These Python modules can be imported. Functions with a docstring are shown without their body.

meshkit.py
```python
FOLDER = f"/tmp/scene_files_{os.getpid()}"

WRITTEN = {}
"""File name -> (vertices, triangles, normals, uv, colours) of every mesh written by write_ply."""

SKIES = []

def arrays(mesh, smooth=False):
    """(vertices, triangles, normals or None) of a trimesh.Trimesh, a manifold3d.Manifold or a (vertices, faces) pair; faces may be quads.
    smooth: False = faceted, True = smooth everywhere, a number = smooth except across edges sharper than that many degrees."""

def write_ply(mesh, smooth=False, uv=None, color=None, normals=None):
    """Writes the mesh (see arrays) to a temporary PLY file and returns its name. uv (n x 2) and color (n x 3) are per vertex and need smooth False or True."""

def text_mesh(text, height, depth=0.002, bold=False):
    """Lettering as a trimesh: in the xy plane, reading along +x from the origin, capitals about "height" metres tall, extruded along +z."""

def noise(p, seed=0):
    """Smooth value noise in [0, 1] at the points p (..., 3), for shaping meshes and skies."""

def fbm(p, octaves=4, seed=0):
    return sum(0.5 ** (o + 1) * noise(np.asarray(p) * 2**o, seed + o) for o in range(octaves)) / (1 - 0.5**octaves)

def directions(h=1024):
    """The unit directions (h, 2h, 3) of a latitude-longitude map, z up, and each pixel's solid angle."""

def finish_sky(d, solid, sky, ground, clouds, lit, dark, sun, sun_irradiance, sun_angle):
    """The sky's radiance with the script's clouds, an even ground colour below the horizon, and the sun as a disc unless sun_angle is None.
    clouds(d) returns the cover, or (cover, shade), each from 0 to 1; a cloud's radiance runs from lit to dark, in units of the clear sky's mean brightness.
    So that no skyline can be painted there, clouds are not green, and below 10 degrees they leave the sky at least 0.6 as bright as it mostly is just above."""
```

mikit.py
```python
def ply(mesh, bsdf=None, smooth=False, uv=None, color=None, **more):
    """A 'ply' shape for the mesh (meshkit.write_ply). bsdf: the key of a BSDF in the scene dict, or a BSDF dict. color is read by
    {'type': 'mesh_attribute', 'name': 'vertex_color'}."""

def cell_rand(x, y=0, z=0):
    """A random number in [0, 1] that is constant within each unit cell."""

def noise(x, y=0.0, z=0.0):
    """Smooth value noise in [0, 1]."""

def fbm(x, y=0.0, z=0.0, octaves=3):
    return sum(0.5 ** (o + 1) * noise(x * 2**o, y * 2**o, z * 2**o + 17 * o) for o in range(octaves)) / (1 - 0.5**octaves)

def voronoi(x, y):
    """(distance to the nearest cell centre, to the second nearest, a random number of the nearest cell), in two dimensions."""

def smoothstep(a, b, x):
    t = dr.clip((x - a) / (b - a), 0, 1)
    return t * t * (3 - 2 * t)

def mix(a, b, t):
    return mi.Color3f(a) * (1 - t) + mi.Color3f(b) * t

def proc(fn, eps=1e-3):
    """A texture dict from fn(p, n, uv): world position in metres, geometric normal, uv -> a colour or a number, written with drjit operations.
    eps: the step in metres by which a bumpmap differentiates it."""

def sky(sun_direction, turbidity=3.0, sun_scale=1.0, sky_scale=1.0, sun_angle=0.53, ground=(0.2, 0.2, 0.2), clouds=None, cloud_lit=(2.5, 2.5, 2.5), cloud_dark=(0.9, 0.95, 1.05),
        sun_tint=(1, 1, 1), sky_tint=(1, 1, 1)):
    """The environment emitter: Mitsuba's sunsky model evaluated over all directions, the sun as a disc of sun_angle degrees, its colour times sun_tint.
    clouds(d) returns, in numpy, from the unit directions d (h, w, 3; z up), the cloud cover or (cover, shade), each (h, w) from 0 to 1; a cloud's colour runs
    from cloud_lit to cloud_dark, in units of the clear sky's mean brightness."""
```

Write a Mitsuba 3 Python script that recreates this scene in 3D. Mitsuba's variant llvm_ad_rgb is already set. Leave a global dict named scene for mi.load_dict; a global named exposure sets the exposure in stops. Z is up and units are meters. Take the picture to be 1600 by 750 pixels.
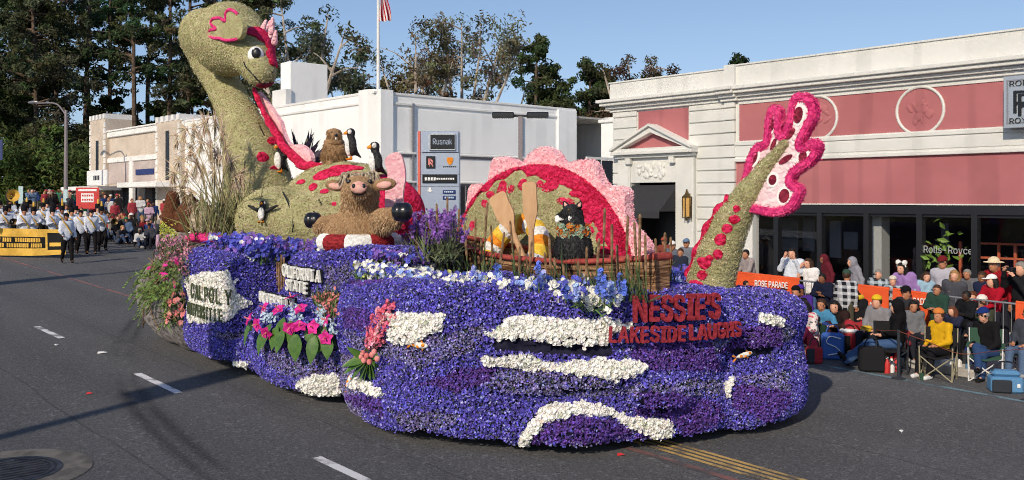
import math, random
import numpy as np, trimesh, mitsuba as mi, drjit as dr
import mikit, meshkit
from mikit import fbm, noise, voronoi, cell_rand, smoothstep, mix
from shapely.geometry import Polygon, Point, LineString, box as sbox
from shapely.ops import unary_union
from shapely import affinity

T = mi.ScalarTransform4f
scene, labels = {}, {}
# ---------------------------------------------------------------- camera, sky, exposure
CAM_H, F, HZ = 3.4, 1467.0, 312.0
scene['camera'] = {'type': 'perspective', 'fov_axis': 'x', 'fov': math.degrees(2 * math.atan(800 / F)),
                   'principal_point_offset_y': (375 - HZ) / 750, 'near_clip': 0.1, 'far_clip': 3000.0,
                   'to_world': T().look_at(origin=[0, 0, CAM_H], target=[0, 1, CAM_H], up=[0, 0, 1])}
SUN_EL = math.radians(29)
SUN_AZ = math.radians(26)                       # behind the camera, to its left
SUN = (-math.sin(SUN_AZ) * math.cos(SUN_EL), -math.cos(SUN_AZ) * math.cos(SUN_EL), math.sin(SUN_EL))
scene['sky'] = mikit.sky(SUN, turbidity=3, sun_scale=1.1, sun_tint=(.91, 1.0, 1.2), sky_scale=1.5, sky_tint=(1.0, .97, 1.07))
exposure = 1.4

# ---------------------------------------------------------------- street frame: u along the road, v across it, w above the road
DU = np.array([-0.663, 0.748]); DU /= np.linalg.norm(DU)
DV = np.array([DU[1], -DU[0]])
SLOPE = 0.032
def gz(u): return SLOPE * np.clip(u, -120, 85)
def W(u, v, w=0.0):
    return np.array([u * DU[0] + v * DV[0], u * DU[1] + v * DV[1], gz(u) + w])
def WW(p):                                   # array (n,3) of u,v,w
    p = np.asarray(p, float)
    return np.stack([p[..., 0] * DU[0] + p[..., 1] * DV[0], p[..., 0] * DU[1] + p[..., 1] * DV[1], gz(p[..., 0]) + p[..., 2]], -1)
def UV(p):
    return np.array([p[0] * DU[0] + p[1] * DU[1], p[0] * DV[0] + p[1] * DV[1]])
def onv(px, py, v):                          # survey: the world point where a sight line of the photograph meets the upright plane at this v
    x = (px - 800) / F
    Y = v / (x * DV[0] + DV[1])
    return np.array([x * Y, Y, CAM_H - (py - HZ) / F * Y])
def onu(px, py, u):
    x = (px - 800) / F
    Y = u / (x * DU[0] + DU[1])
    return np.array([x * Y, Y, CAM_H - (py - HZ) / F * Y])
def ong(px, py, w=0.0):                      # ... or the road
    x, z = (px - 800) / F, -(py - HZ) / F
    Y = (w - CAM_H) / (z - SLOPE * (x * DU[0] + DU[1]))
    return np.array([x * Y, Y, CAM_H + z * Y])
def at(px, py, Y):
    return np.array([(px - 800) / F * Y, Y, CAM_H - (py - HZ) / F * Y])
def uvw(p):
    u, v = UV(p); return np.array([u, v, p[2] - gz(u)])
ROT = np.eye(4); ROT[:2, 0] = DU; ROT[:2, 1] = DV        # columns: u, v (left handed with z up)

# ---------------------------------------------------------------- the scene's book-keeping
ORD = ['first', 'second', 'third', 'fourth', 'fifth', 'sixth', 'seventh', 'eighth', 'ninth', 'tenth'] + [f'{i}{"st" if i % 10 == 1 and i != 11 else "nd" if i % 10 == 2 and i != 12 else "rd" if i % 10 == 3 and i != 13 else "th"}' for i in range(11, 140)]
def uniq(k):
    if k not in _used: _used.add(k); return k
    i = 1
    while f'{k}_{i:03d}' in _used: i += 1
    k = f'{k}_{i:03d}'; _used.add(k); return k
_used = set()
def thing(name, label, cat, group=None, kind=None):
    k = uniq(name); labels[k] = {'label': label, 'category': cat}
    if group: labels[k]['group'] = group
    if kind: labels[k]['kind'] = kind
    return k
def part(parent, name, mesh, bsdf, smooth=False, label=None, kind=None, **kw):
    k = uniq(parent + '__' + name)
    scene[k] = mesh_entry(mesh, bsdf, smooth, **kw)
    if label or kind:
        labels[k] = {}
        if label: labels[k]['label'] = label
        if kind: labels[k]['kind'] = kind
    return k
def mesh_entry(mesh, bsdf, smooth=False, **kw):
    if isinstance(mesh, dict):               # a ply dict to use again
        return {**mesh, 'bsdf': {'type': 'ref', 'id': bsdf}, **kw}
    return mikit.ply(mesh, bsdf, smooth=smooth, **kw)
def own(key, mesh, bsdf, smooth=False, **kw):
    scene[key] = mesh_entry(mesh, bsdf, smooth, **kw); return key
def struct(name, mesh, bsdf, label=None, smooth=False, **kw):
    k = uniq(name); scene[k] = mesh_entry(mesh, bsdf, smooth, **kw); labels[k] = {'kind': 'structure', 'label': label or name.replace('_', ' ')}
    return k

# ---------------------------------------------------------------- materials
def lin(r, g=None, b=None):
    if g is None: r, g, b = r
    return [((c / 255) / 12.92 if c / 255 < .04045 else ((c / 255 + .055) / 1.055) ** 2.4) for c in (r, g, b)]
def rgb(c): return {'type': 'rgb', 'value': [float(x) for x in c]}
def mat(name, color, rough=.6, spec=.4, bump=None, bscale=1.0, **kw):
    b = {'type': 'principled', 'base_color': color if isinstance(color, dict) else rgb(color), 'roughness': rough, 'specular': spec, **kw}
    if bump: b = {'type': 'bumpmap', 'arbitrary': bump, 'scale': bscale, 'bsdf': b}
    scene[name] = {'type': 'twosided', 'bsdf': b}
    return name
def cloth(c, rough=.9):
    n = 'fabric_%02x%02x%02x' % tuple(int(x) for x in c)
    if n not in scene: mat(n, lin(c), rough, .15)
    return n
VC = {'type': 'mesh_attribute', 'name': 'vertex_color'}
def mottled(c0, c1, s, o=3):
    a, b = mi.Color3f(*c0), mi.Color3f(*c1)
    return mikit.proc(lambda p, n, uv: a + (b - a) * smoothstep(.3, .7, fbm(p.x * s, p.y * s, p.z * s, o)))

# ---------------------------------------------------------------- mesh makers
def tm(v, f): return trimesh.Trimesh(np.asarray(v, float), np.asarray(f, int), process=False)
def cat(ms): return trimesh.util.concatenate([m for m in ms if m is not None and len(m.faces)])
def tri(mesh): return mesh
def fixw(m):
    if m.volume < 0: m.invert()
    return m
def bx(u0, u1, v0, v1, w0, w1, level=None, bevel=0.0):
    """a box along the street; heights above the road, or above the datum when level is given"""
    u0, u1 = sorted((u0, u1)); v0, v1 = sorted((v0, v1)); w0, w1 = sorted((w0, w1))
    b = bevel
    if b <= 0:
        m = trimesh.creation.box((u1 - u0, v1 - v0, w1 - w0)); m.apply_translation(((u0 + u1) / 2, (v0 + v1) / 2, (w0 + w1) / 2))
    else:
        pts = []
        for x, sx in ((u0, 1), (u1, -1)):
            for y, sy in ((v0, 1), (v1, -1)):
                for z, sz in ((w0, 1), (w1, -1)):
                    pts += [(x + sx * b, y + sy * b, z), (x + sx * b, y, z + sz * b), (x, y + sy * b, z + sz * b)]
        m = trimesh.convex.convex_hull(np.array(pts))
    p = m.vertices
    z = p[:, 2] if level is not None else gz(p[:, 0]) + p[:, 2]
    v = np.stack([p[:, 0] * DU[0] + p[:, 1] * DV[0], p[:, 0] * DU[1] + p[:, 1] * DV[1], z], -1)
    return tm(v, np.asarray(m.faces)[:, ::-1])
def lb(u0, u1, v0, v1, z0, z1, bevel=0.0): return bx(u0, u1, v0, v1, z0, z1, True, bevel)
def cubox(c, size, rz=0.0, bevel=0.0):
    """a free box: centre, size, turn about z"""
    x, y, z = np.array(size) / 2.0
    if bevel > 0:
        pts = []
        b = min(bevel, x * .9, y * .9, z * .9)
        for sx in (-1, 1):
            for sy in (-1, 1):
                for sz in (-1, 1):
                    pts += [(sx * (x - b), sy * (y - b), sz * z), (sx * (x - b), sy * y, sz * (z - b)), (sx * x, sy * (y - b), sz * (z - b))]
        m = trimesh.convex.convex_hull(np.array(pts))
        m = tm(m.vertices, m.faces)
    else:
        m = trimesh.creation.box((2 * x, 2 * y, 2 * z))
    m.apply_transform(trimesh.transformations.rotation_matrix(rz, (0, 0, 1))); m.apply_translation(c)
    return m
def catmull(p, n=8):
    p = np.asarray(p, float)
    if len(p) < 3:
        t = np.linspace(0, 1, n + 1)[:, None]; return p[0] + (p[-1] - p[0]) * t
    q = np.vstack([2 * p[0] - p[1], p, 2 * p[-1] - p[-2]])
    out = []
    for i in range(1, len(q) - 2):
        t = np.linspace(0, 1, n, endpoint=False)[:, None]
        out.append(.5 * (2 * q[i] + (q[i + 1] - q[i - 1]) * t + (2 * q[i - 1] - 5 * q[i] + 4 * q[i + 1] - q[i + 2]) * t ** 2 + (3 * q[i] - q[i - 1] - 3 * q[i + 1] + q[i + 2]) * t ** 3))
    return np.vstack(out + [q[-2:-1]])
def frames(p):
    t = np.gradient(p, axis=0); t /= np.linalg.norm(t, axis=1, keepdims=True) + 1e-12
    ref = np.array([0, 0, 1.0]) if abs(t[0, 2]) < .9 else np.array([1.0, 0, 0])
    a = np.zeros_like(p)
    x = np.cross(t[0], ref); x /= np.linalg.norm(x)
    for i in range(len(p)):
        x = x - t[i] * (x @ t[i]); x /= np.linalg.norm(x) + 1e-12; a[i] = x
    return t, a, np.cross(t, a)
def tube(p, r, sides=8, cap=True, flat=1.0):
    p = np.asarray(p, float); n = len(p)
    r = np.broadcast_to(np.asarray(r, float), (n,))
    t, a, b = frames(p)
    g = np.arange(sides) * 2 * np.pi / sides
    v = p[:, None] + r[:, None, None] * (np.cos(g)[None, :, None] * a[:, None] + flat * np.sin(g)[None, :, None] * b[:, None])
    i, j = np.meshgrid(np.arange(n - 1), np.arange(sides), indexing='ij')
    k = (j + 1) % sides
    q = np.stack([i * sides + j, i * sides + k, (i + 1) * sides + k, (i + 1) * sides + j], -1).reshape(-1, 4)
    f = np.vstack([q[:, [0, 1, 2]], q[:, [0, 2, 3]]])
    v = v.reshape(-1, 3)
    if cap:
        m = len(v); v = np.vstack([v, p[:1], p[-1:]]); j = np.arange(sides); k = (j + 1) % sides
        f = np.vstack([f, np.stack([k, j, j * 0 + m], -1), np.stack([(n - 1) * sides + j, (n - 1) * sides + k, j * 0 + m + 1], -1)])
    return tm(v, f)
def extr(poly, d):
    """extrude a shapely polygon along +z from 0"""
    ps = getattr(poly, 'geoms', [poly])
    return cat([trimesh.creation.extrude_polygon(g, d, engine='earcut') for g in ps if g.area > 1e-8])
def place(m, o, ex, ey, ez):
    """map local x, y, z onto the axes ex, ey, ez at o"""
    M = np.eye(4); M[:3, 0], M[:3, 1], M[:3, 2], M[:3, 3] = ex, ey, ez, o
    m = m.copy(); m.vertices = m.vertices @ M[:3, :3].T + np.asarray(o)
    if np.linalg.det(M[:3, :3]) < 0: m.faces = m.faces[:, ::-1]
    return m
U3, V3, Z3 = np.array([*DU, 0]), np.array([*DV, 0]), np.array([0, 0, 1.0])
def lathe(prof, sides=16, o=(0, 0, 0)):
    prof = np.asarray(prof, float); n = len(prof); g = np.arange(sides) * 2 * np.pi / sides
    v = np.stack([prof[:, None, 0] * np.cos(g), prof[:, None, 0] * np.sin(g), np.repeat(prof[:, 1:2], sides, 1)], -1).reshape(-1, 3)
    i, j = np.meshgrid(np.arange(n - 1), np.arange(sides), indexing='ij'); k = (j + 1) % sides
    q = np.stack([i * sides + j, i * sides + k, (i + 1) * sides + k, (i + 1) * sides + j], -1).reshape(-1, 4)
    return tm(v + np.asarray(o), np.vstack([q[:, [0, 1, 2]], q[:, [0, 2, 3]]]))
def smooth_poly(pts, n=8):
    p = np.asarray(pts, float); m = len(p); out = []
    for i in range(m):
        a, b, c, d = p[i - 1], p[i], p[(i + 1) % m], p[(i + 2) % m]
        t = np.linspace(0, 1, n, endpoint=False)[:, None]
        out.append(.5 * (2 * b + (c - a) * t + (2 * a - 5 * b + 4 * c - d) * t ** 2 + (3 * b - a - 3 * c + d) * t ** 3))
    g = Polygon(np.vstack(out))
    return g if g.is_valid else g.buffer(0)

# ---- soft solids: signed distances and their surface
def seg(a, b, ra, rb=None):
    a, b = np.asarray(a, float), np.asarray(b, float); rb = ra if rb is None else rb
    d = b - a; L = max(d @ d, 1e-12)
    def f(p):
        h = np.clip(((p - a) @ d) / L, 0, 1)
        return np.linalg.norm(p - a - h[:, None] * d, axis=1) - (ra + (rb - ra) * h)
    r = max(ra, rb); f.lo, f.hi = np.minimum(a, b) - r, np.maximum(a, b) + r
    return f
def ell(c, r, R=None):
    c, r = np.asarray(c, float), np.asarray(r, float)
    def f(p):
        q = p - c
        if R is not None: q = q @ R            # columns of R are the ellipsoid's axes
        k0 = np.linalg.norm(q / r, axis=1); k1 = np.linalg.norm(q / r ** 2, axis=1) + 1e-9
        return np.where(k0 < 1e-6, -r.min(), k0 * (k0 - 1) / k1)
    f.lo, f.hi = c - r.max(), c + r.max()
    return f
def soft(fs, k=.05):
    def f(p):
        d = fs[0](p)
        for g in fs[1:]:
            e = g(p); h = np.maximum(k - np.abs(d - e), 0) / k
            d = np.minimum(d, e) - h * h * k * .25
        return d
    f.lo, f.hi = np.min([g.lo for g in fs], 0) - k, np.max([g.hi for g in fs], 0) + k
    return f
def surf(f, h, lo=None, hi=None, tri_only=True):
    """the zero surface of f as a mesh (surface nets)"""
    lo = (f.lo if lo is None else np.asarray(lo, float)) - 2 * h; hi = (f.hi if hi is None else np.asarray(hi, float)) + 2 * h
    n = np.ceil((hi - lo) / h).astype(int) + 1
    ax = [lo[i] + h * np.arange(n[i]) for i in range(3)]
    P = np.stack(np.meshgrid(*ax, indexing='ij'), -1).reshape(-1, 3)
    val = f(P).reshape(n)
    s = val < 0
    cs = [s[a:n[0] - 1 + a, b:n[1] - 1 + b, c:n[2] - 1 + c] for a, b, c in np.ndindex(2, 2, 2)]
    tot = sum(x.astype(int) for x in cs)
    cell = np.argwhere((tot > 0) & (tot < 8))
    if not len(cell): return tm(np.zeros((0, 3)), np.zeros((0, 3), int))
    idx = -np.ones(n - 1, int); idx[tuple(cell.T)] = np.arange(len(cell))
    acc, cnt = np.zeros((len(cell), 3)), np.zeros(len(cell))
    for a, b, c in np.ndindex(2, 2, 2):
        for axis in range(3):
            o = [a, b, c]
            if o[axis]: continue
            o2 = list(o); o2[axis] = 1
            v0, v1 = val[tuple((cell + o).T)], val[tuple((cell + o2).T)]
            m = (v0 < 0) != (v1 < 0)
            t = np.where(m, v0 / np.where(m, v0 - v1, 1), 0)
            pt = np.repeat(np.array([o], float), len(cell), 0); pt[:, axis] = t
            acc[m] += pt[m]; cnt[m] += 1
    V = lo + h * (cell + acc / cnt[:, None])
    faces = []
    for axis in range(3):
        b, c = [i for i in range(3) if i != axis]
        sl0 = [slice(1, -1)] * 3; sl1 = [slice(1, -1)] * 3
        sl0[axis] = slice(0, n[axis] - 1); sl1[axis] = slice(1, n[axis])
        s0, s1 = s[tuple(sl0)], s[tuple(sl1)]
        e = np.argwhere(s0 != s1); 
        if not len(e): continue
        up = s0[tuple(e.T)]
        off = np.ones(3, int); off[axis] = 0
        e = e + off
        def ci(db, dc):
            q = e.copy(); q[:, b] += db; q[:, c] += dc; return idx[tuple(q.T)]
        q = np.stack([ci(-1, -1), ci(0, -1), ci(0, 0), ci(-1, 0)], -1)
        flip = ~up if axis != 1 else up
        q[flip] = q[flip][:, ::-1]
        faces.append(q)
    q = np.vstack(faces); q = q[(q >= 0).all(1)]
    return tm(V, np.vstack([q[:, [0, 1, 2]], q[:, [0, 2, 3]]]))
def shell(f, g, off):
    """the part of f, swollen by off, that lies in g"""
    def k(p): return np.maximum(f(p) - off, g(p))
    k.lo, k.hi = g.lo, g.hi
    return k
def axes(d, up=(0, 0, 1)):
    """a frame whose x runs along d"""
    d = np.asarray(d, float); d = d / np.linalg.norm(d)
    y = np.cross(up, d); y /= np.linalg.norm(y) + 1e-12
    return np.stack([d, y, np.cross(d, y)], 1)

# ---- scattered leaves and blossoms: many small copies of a few triangles
def scatter(base_v, base_f, pos, nrm, size, spin=None, tilt=0.0, rng=None, col=None):
    """copies of a small mesh (its z towards nrm) at pos; returns the mesh and per-vertex colours"""
    n = len(pos); rng = rng or np.random.default_rng(0)
    nrm = nrm / (np.linalg.norm(nrm, axis=1, keepdims=True) + 1e-12)
    if tilt: nrm = nrm + rng.normal(0, tilt, (n, 3)); nrm /= np.linalg.norm(nrm, axis=1, keepdims=True)
    r = rng.normal(size=(n, 3)); a = np.cross(nrm, r); a /= np.linalg.norm(a, axis=1, keepdims=True) + 1e-12
    b = np.cross(nrm, a)
    s = np.broadcast_to(np.asarray(size, float), (n,))[:, None, None]
    bv = np.asarray(base_v, float)
    v = pos[:, None] + s * (bv[None, :, :1] * a[:, None] + bv[None, :, 1:2] * b[:, None] + bv[None, :, 2:] * nrm[:, None])
    f = np.asarray(base_f)[None] + (np.arange(n) * len(bv))[:, None, None]
    c = None if col is None else np.repeat(col, len(bv), 0)
    return tm(v.reshape(-1, 3), f.reshape(-1, 3)), c
def blossom(k=5, cup=.45):
    v = [(0, 0, 0)]; f = []
    for i in range(k):
        a0, a1 = 2 * np.pi * (i + .08) / k, 2 * np.pi * (i + .92) / k
        v += [(np.cos(a0), np.sin(a0), cup), (np.cos(a1), np.sin(a1), cup)]
        f.append((0, 2 * i + 1, 2 * i + 2))
    return np.array(v), np.array(f)
LEAF = (np.array([(-.5, 0, 0), (0, -.22, .06), (.5, 0, -.04), (0, .22, .06)]), np.array([(0, 1, 2), (0, 2, 3)]))
def sample(mesh, n, rng):
    a = mesh.area_faces; i = rng.choice(len(a), n, p=a / a.sum())
    r = rng.random((n, 2)); m = r.sum(1) > 1; r[m] = 1 - r[m]
    t = mesh.triangles[i]
    return t[:, 0] + r[:, :1] * (t[:, 1] - t[:, 0]) + r[:, 1:] * (t[:, 2] - t[:, 0]), mesh.face_normals[i], i
def jitter(c, n, rng, dv=.25, dh=.08):
    c = np.asarray(c, float)
    k = np.clip(1 + rng.normal(0, dv, (n, 1)), .35, 1.9)
    return np.clip(c * k * (1 + rng.normal(0, dh, (n, 3))), 0, 1)
# ================================================================ materials of the setting
def _asphalt(p, n, uv):
    u = p.x * DU[0] + p.y * DU[1]; v = p.x * DV[0] + p.y * DV[1]
    g = noise(p.x * 55, p.y * 55, 3); g2 = noise(p.x * 140, p.y * 140, 9)
    f = .070 + .05 * (g - .5) + .10 * (g2 - .45) * g2 + .05 * smoothstep(.72, .95, noise(p.x * 26, p.y * 26, 17))
    f *= .88 + .3 * fbm(u * .12, v * .9, 1.0, 4)
    wt = dr.exp(-dr.square((dr.abs(v - 4.1) - .85) / .35)) + dr.exp(-dr.square((dr.abs(v - 7.4) - .85) / .35)) + dr.exp(-dr.square((dr.abs(v - 11.6) - .85) / .35))
    f *= 1 - .1 * wt
    # sealed cracks, meandering along and across the road
    def crack(t, s0, w): return 1 - smoothstep(w * .4, w, dr.abs(t - s0))
    j = .09 * (fbm(u * .35, 4.0, 0, 4) - .5)
    c = dr.maximum(crack(v + j * 2.2, 4.05, .025), crack(v + j * 2.0, 11.3, .03))
    c = dr.maximum(c, crack(v + j * 1.6, 6.6, .018))
    c = dr.maximum(c, crack(u + .12 * (fbm(v * .5, 8.0, 2.0, 4) - .5) * 2, 3.2, .022))
    f *= 1 - .3 * c
    # rubber left by turning wheels
    for (cu, cv, R) in SKIDS:
        d = dr.sqrt(dr.square(u - cu) + dr.square(v - cv)) - R
        s = dr.exp(-dr.square(d / .1)) * smoothstep(.25, .6, fbm(u * .7, v * .7, 5.0, 3))
        f *= 1 - .48 * s
    patch = smoothstep(.49, .51, cell_rand(dr.floor((u + 3) / 9.0), dr.floor((v + 40) / 3.3), 5)) * .05
    return mi.Color3f(f * .98, f * .99, f * 1.035) * (1 - patch)
_sk = [uvw(ong(x, y)) for x, y in ((205, 540), (215, 600), (330, 720))]
def _circ(a, b, c):
    A = np.array([[b[0] - a[0], b[1] - a[1]], [c[0] - a[0], c[1] - a[1]]]) * 2
    r = np.array([b[0] ** 2 - a[0] ** 2 + b[1] ** 2 - a[1] ** 2, c[0] ** 2 - a[0] ** 2 + c[1] ** 2 - a[1] ** 2])
    o = np.linalg.solve(A, r); return float(o[0]), float(o[1]), float(np.hypot(o[0] - a[0], o[1] - a[1]))
SKIDS = [_circ(*_sk)]; SKIDS += [(SKIDS[0][0], SKIDS[0][1], SKIDS[0][2] + .25)]
mat('asphalt', mikit.proc(_asphalt), .82, .35, bump=mikit.proc(lambda p, n, uv: noise(p.x * 70, p.y * 70, 1) + .5 * noise(p.x * 150, p.y * 150, 2), eps=.004), bscale=.004)
mat('concrete', mottled((.3, .285, .26), (.42, .4, .37), 3), .85, .3)
mat('old_concrete', mottled((.075, .072, .068), (.14, .13, .12), 7, 4), .9, .2)
mat('soil', mottled((.07, .06, .04), (.12, .11, .07), .3), .95, .1)
def _weathered(c0, c1, s, dirt):
    a, b = mi.Color3f(*c0), mi.Color3f(*c1)
    def fn(p, n, uv):
        u = p.x * DU[0] + p.y * DU[1] + .7 * (p.x * DV[0] + p.y * DV[1])
        c = mix(a, b, smoothstep(.3, .7, fbm(p.x * s, p.y * s, p.z * s, 4)))
        st = smoothstep(.56, .8, noise(u * 4.0, p.z * .3, 3)) * smoothstep(.3, .6, noise(u * 1.1, p.z * .5, 8))
        return c * (1 - dirt * st)
    return mikit.proc(fn)
mat('cream_paint', _weathered((.615, .615, .585), (.665, .665, .635), 1.3, .09), .6, .3)
mat('white_stucco', _weathered((.80, .80, .785), (.84, .84, .825), .5, .09), .7, .3)
mat('white_trim', mottled((.66, .655, .63), (.76, .75, .73), .9, 4), .6, .3)
mat('pink_stucco', _weathered((.375, .128, .137), (.425, .152, .162), .9, .14), .75, .25)
mat('tan_stucco', mottled((.47, .40, .33), (.56, .48, .40), .8, 4), .8, .2)
mat('mauve_stucco', mottled((.40, .34, .32), (.47, .40, .375), .8, 4), .8, .2)
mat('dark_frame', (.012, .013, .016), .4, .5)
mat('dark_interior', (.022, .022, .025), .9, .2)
mat('grey_pillar', (.34, .36, .36), .6, .3)
scene['pane_glass'] = {'type': 'thindielectric', 'int_ior': 1.5}
mat('black_canvas', (.035, .036, .04), .8, .2)
mat('bronze', (.12, .08, .03), .45, .5, metallic=.7)
mat('grey_metal', (.30, .30, .32), .4, .5, metallic=.6)
mat('pole_metal', (.22, .19, .20), .5, .5, metallic=.3)
mat('sign_steel', (.37, .43, .54), .35, .5, metallic=.35)
mat('black_sign', (.008, .008, .010), .3, .5)
mat('white_print', (.75, .75, .75), .5, .3)
mat('navy_print', (.015, .03, .13), .4, .4)
mat('red_print', (.50, .03, .03), .5, .4)
mat('orange_strip', (.62, .13, .09), .45, .4)
mat('silver', (.60, .60, .60), .3, .5, metallic=.8)
mat('iron', mottled((.02, .02, .025), (.05, .05, .055), 9), .5, .5, metallic=.3)
def _worn(c, s=1.0):
    a = mi.Color3f(*c)
    def fn(p, n, uv):
        k = smoothstep(.3, .62, fbm(p.x * 4, p.y * 4, 1, 4)) * .75 + .25 * noise(p.x * 45, p.y * 45, 2)
        return mix((.07, .07, .075), a, dr.clip(k * s, 0, 1))
    return mikit.proc(fn)
mat('road_white', _worn((.58, .58, .60), 1.3), .7, .3)
mat('road_red', _worn((.33, .13, .11), .55), .7, .3)
mat('road_yellow', _worn((.50, .33, .11), 1.0), .7, .3)
mat('road_teal', _worn((.16, .28, .33), .8), .7, .3)

# ================================================================ ground, road, pavements
def sheet(us, vs, w, hang=0.0):
    us, vs = np.asarray(us, float), np.asarray(vs, float)
    g = np.stack(np.meshgrid(us, vs, indexing='ij'), -1).reshape(-1, 2)
    P = WW(np.hstack([g, np.full((len(g), 1), w)]))
    i, j = np.meshgrid(np.arange(len(us) - 1), np.arange(len(vs) - 1), indexing='ij'); n = len(vs)
    q = np.stack([i * n + j, i * n + j + 1, (i + 1) * n + j + 1, (i + 1) * n + j], -1).reshape(-1, 4)
    return tm(P, np.vstack([q[:, [0, 1, 2]], q[:, [0, 2, 3]]]))
US = [-1500, -400, -120, -60, -20, 0, 20, 40, 60, 85, 86, 150, 400, 1500]
struct('ground', sheet(US, [-1500, -300, -60, -5.4, 0, 17.2, 23, 60, 300, 1500], -.06), 'soil', 'bare ground under and beyond the street')
struct('road', sheet([-120, -60, -20, 0, 20, 40, 60, 85, 86, 200], [-5.2, 5, 10, 17.2], 0), 'asphalt', 'dark grey asphalt road')
KERB = 17.2
struct('pavement', cat([bx(a, b, KERB + .16, 22.6, -.1, .13) for a, b in zip(range(-60, 85, 2), range(-58, 87, 2))]), 'concrete', 'concrete pavement in front of the shops')
struct('kerb', cat([bx(a, a + 2 - .01, KERB, KERB + .157, -.1, .134, bevel=.02) for a in range(-60, 85, 2)]), 'concrete', 'concrete kerb of the far pavement')
struct('parking_lot', sheet([20.4, 34.4], [22.6, 60], .05), 'concrete', 'unseen lot between the pink and the white building, paled to bounce light')  # out of view; pale surface chosen to bounce light onto the white wall
struct('near_pavement', cat([bx(a, a + 2, -12, -5.2, -.1, .13) for a in range(-60, 85, 2)]), 'concrete', 'concrete pavement on the near side')
def strip(name, v0, v1, w, m, label, u0=-50, u1=86, step=4):
    ms = []
    us = np.arange(u0, u1 + .01, step)
    return struct(name, sheet(us, [v0, v1], w), m, label)
strip('red_road_line', 8.93, 9.05, .005, 'road_red', 'faded red line along the middle of the road')
for i, v in enumerate((9.27, 9.39, 9.51, 9.63)):
    strip('yellow_road_line', v - .035, v + .035, .005, 'road_yellow', 'worn yellow centre line', -50, 10)
strip('blue_road_line', 15.95, 16.07, .005, 'road_teal', 'pale blue line along the gutter')
u_a, u_b = uvw(ong(60, 510))[0], uvw(ong(105, 527))[0]
u_c, u_d = uvw(ong(220, 583))[0], uvw(ong(290, 613))[0]
per = (u_a - u_c)
for k in range(-4, 5):
    uc = u_c + k * per
    key = struct('lane_dash', sheet([uc - (u_c - u_d), uc], [5.63, 5.76], .005), 'road_white', 'white lane dash on the asphalt')
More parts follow.
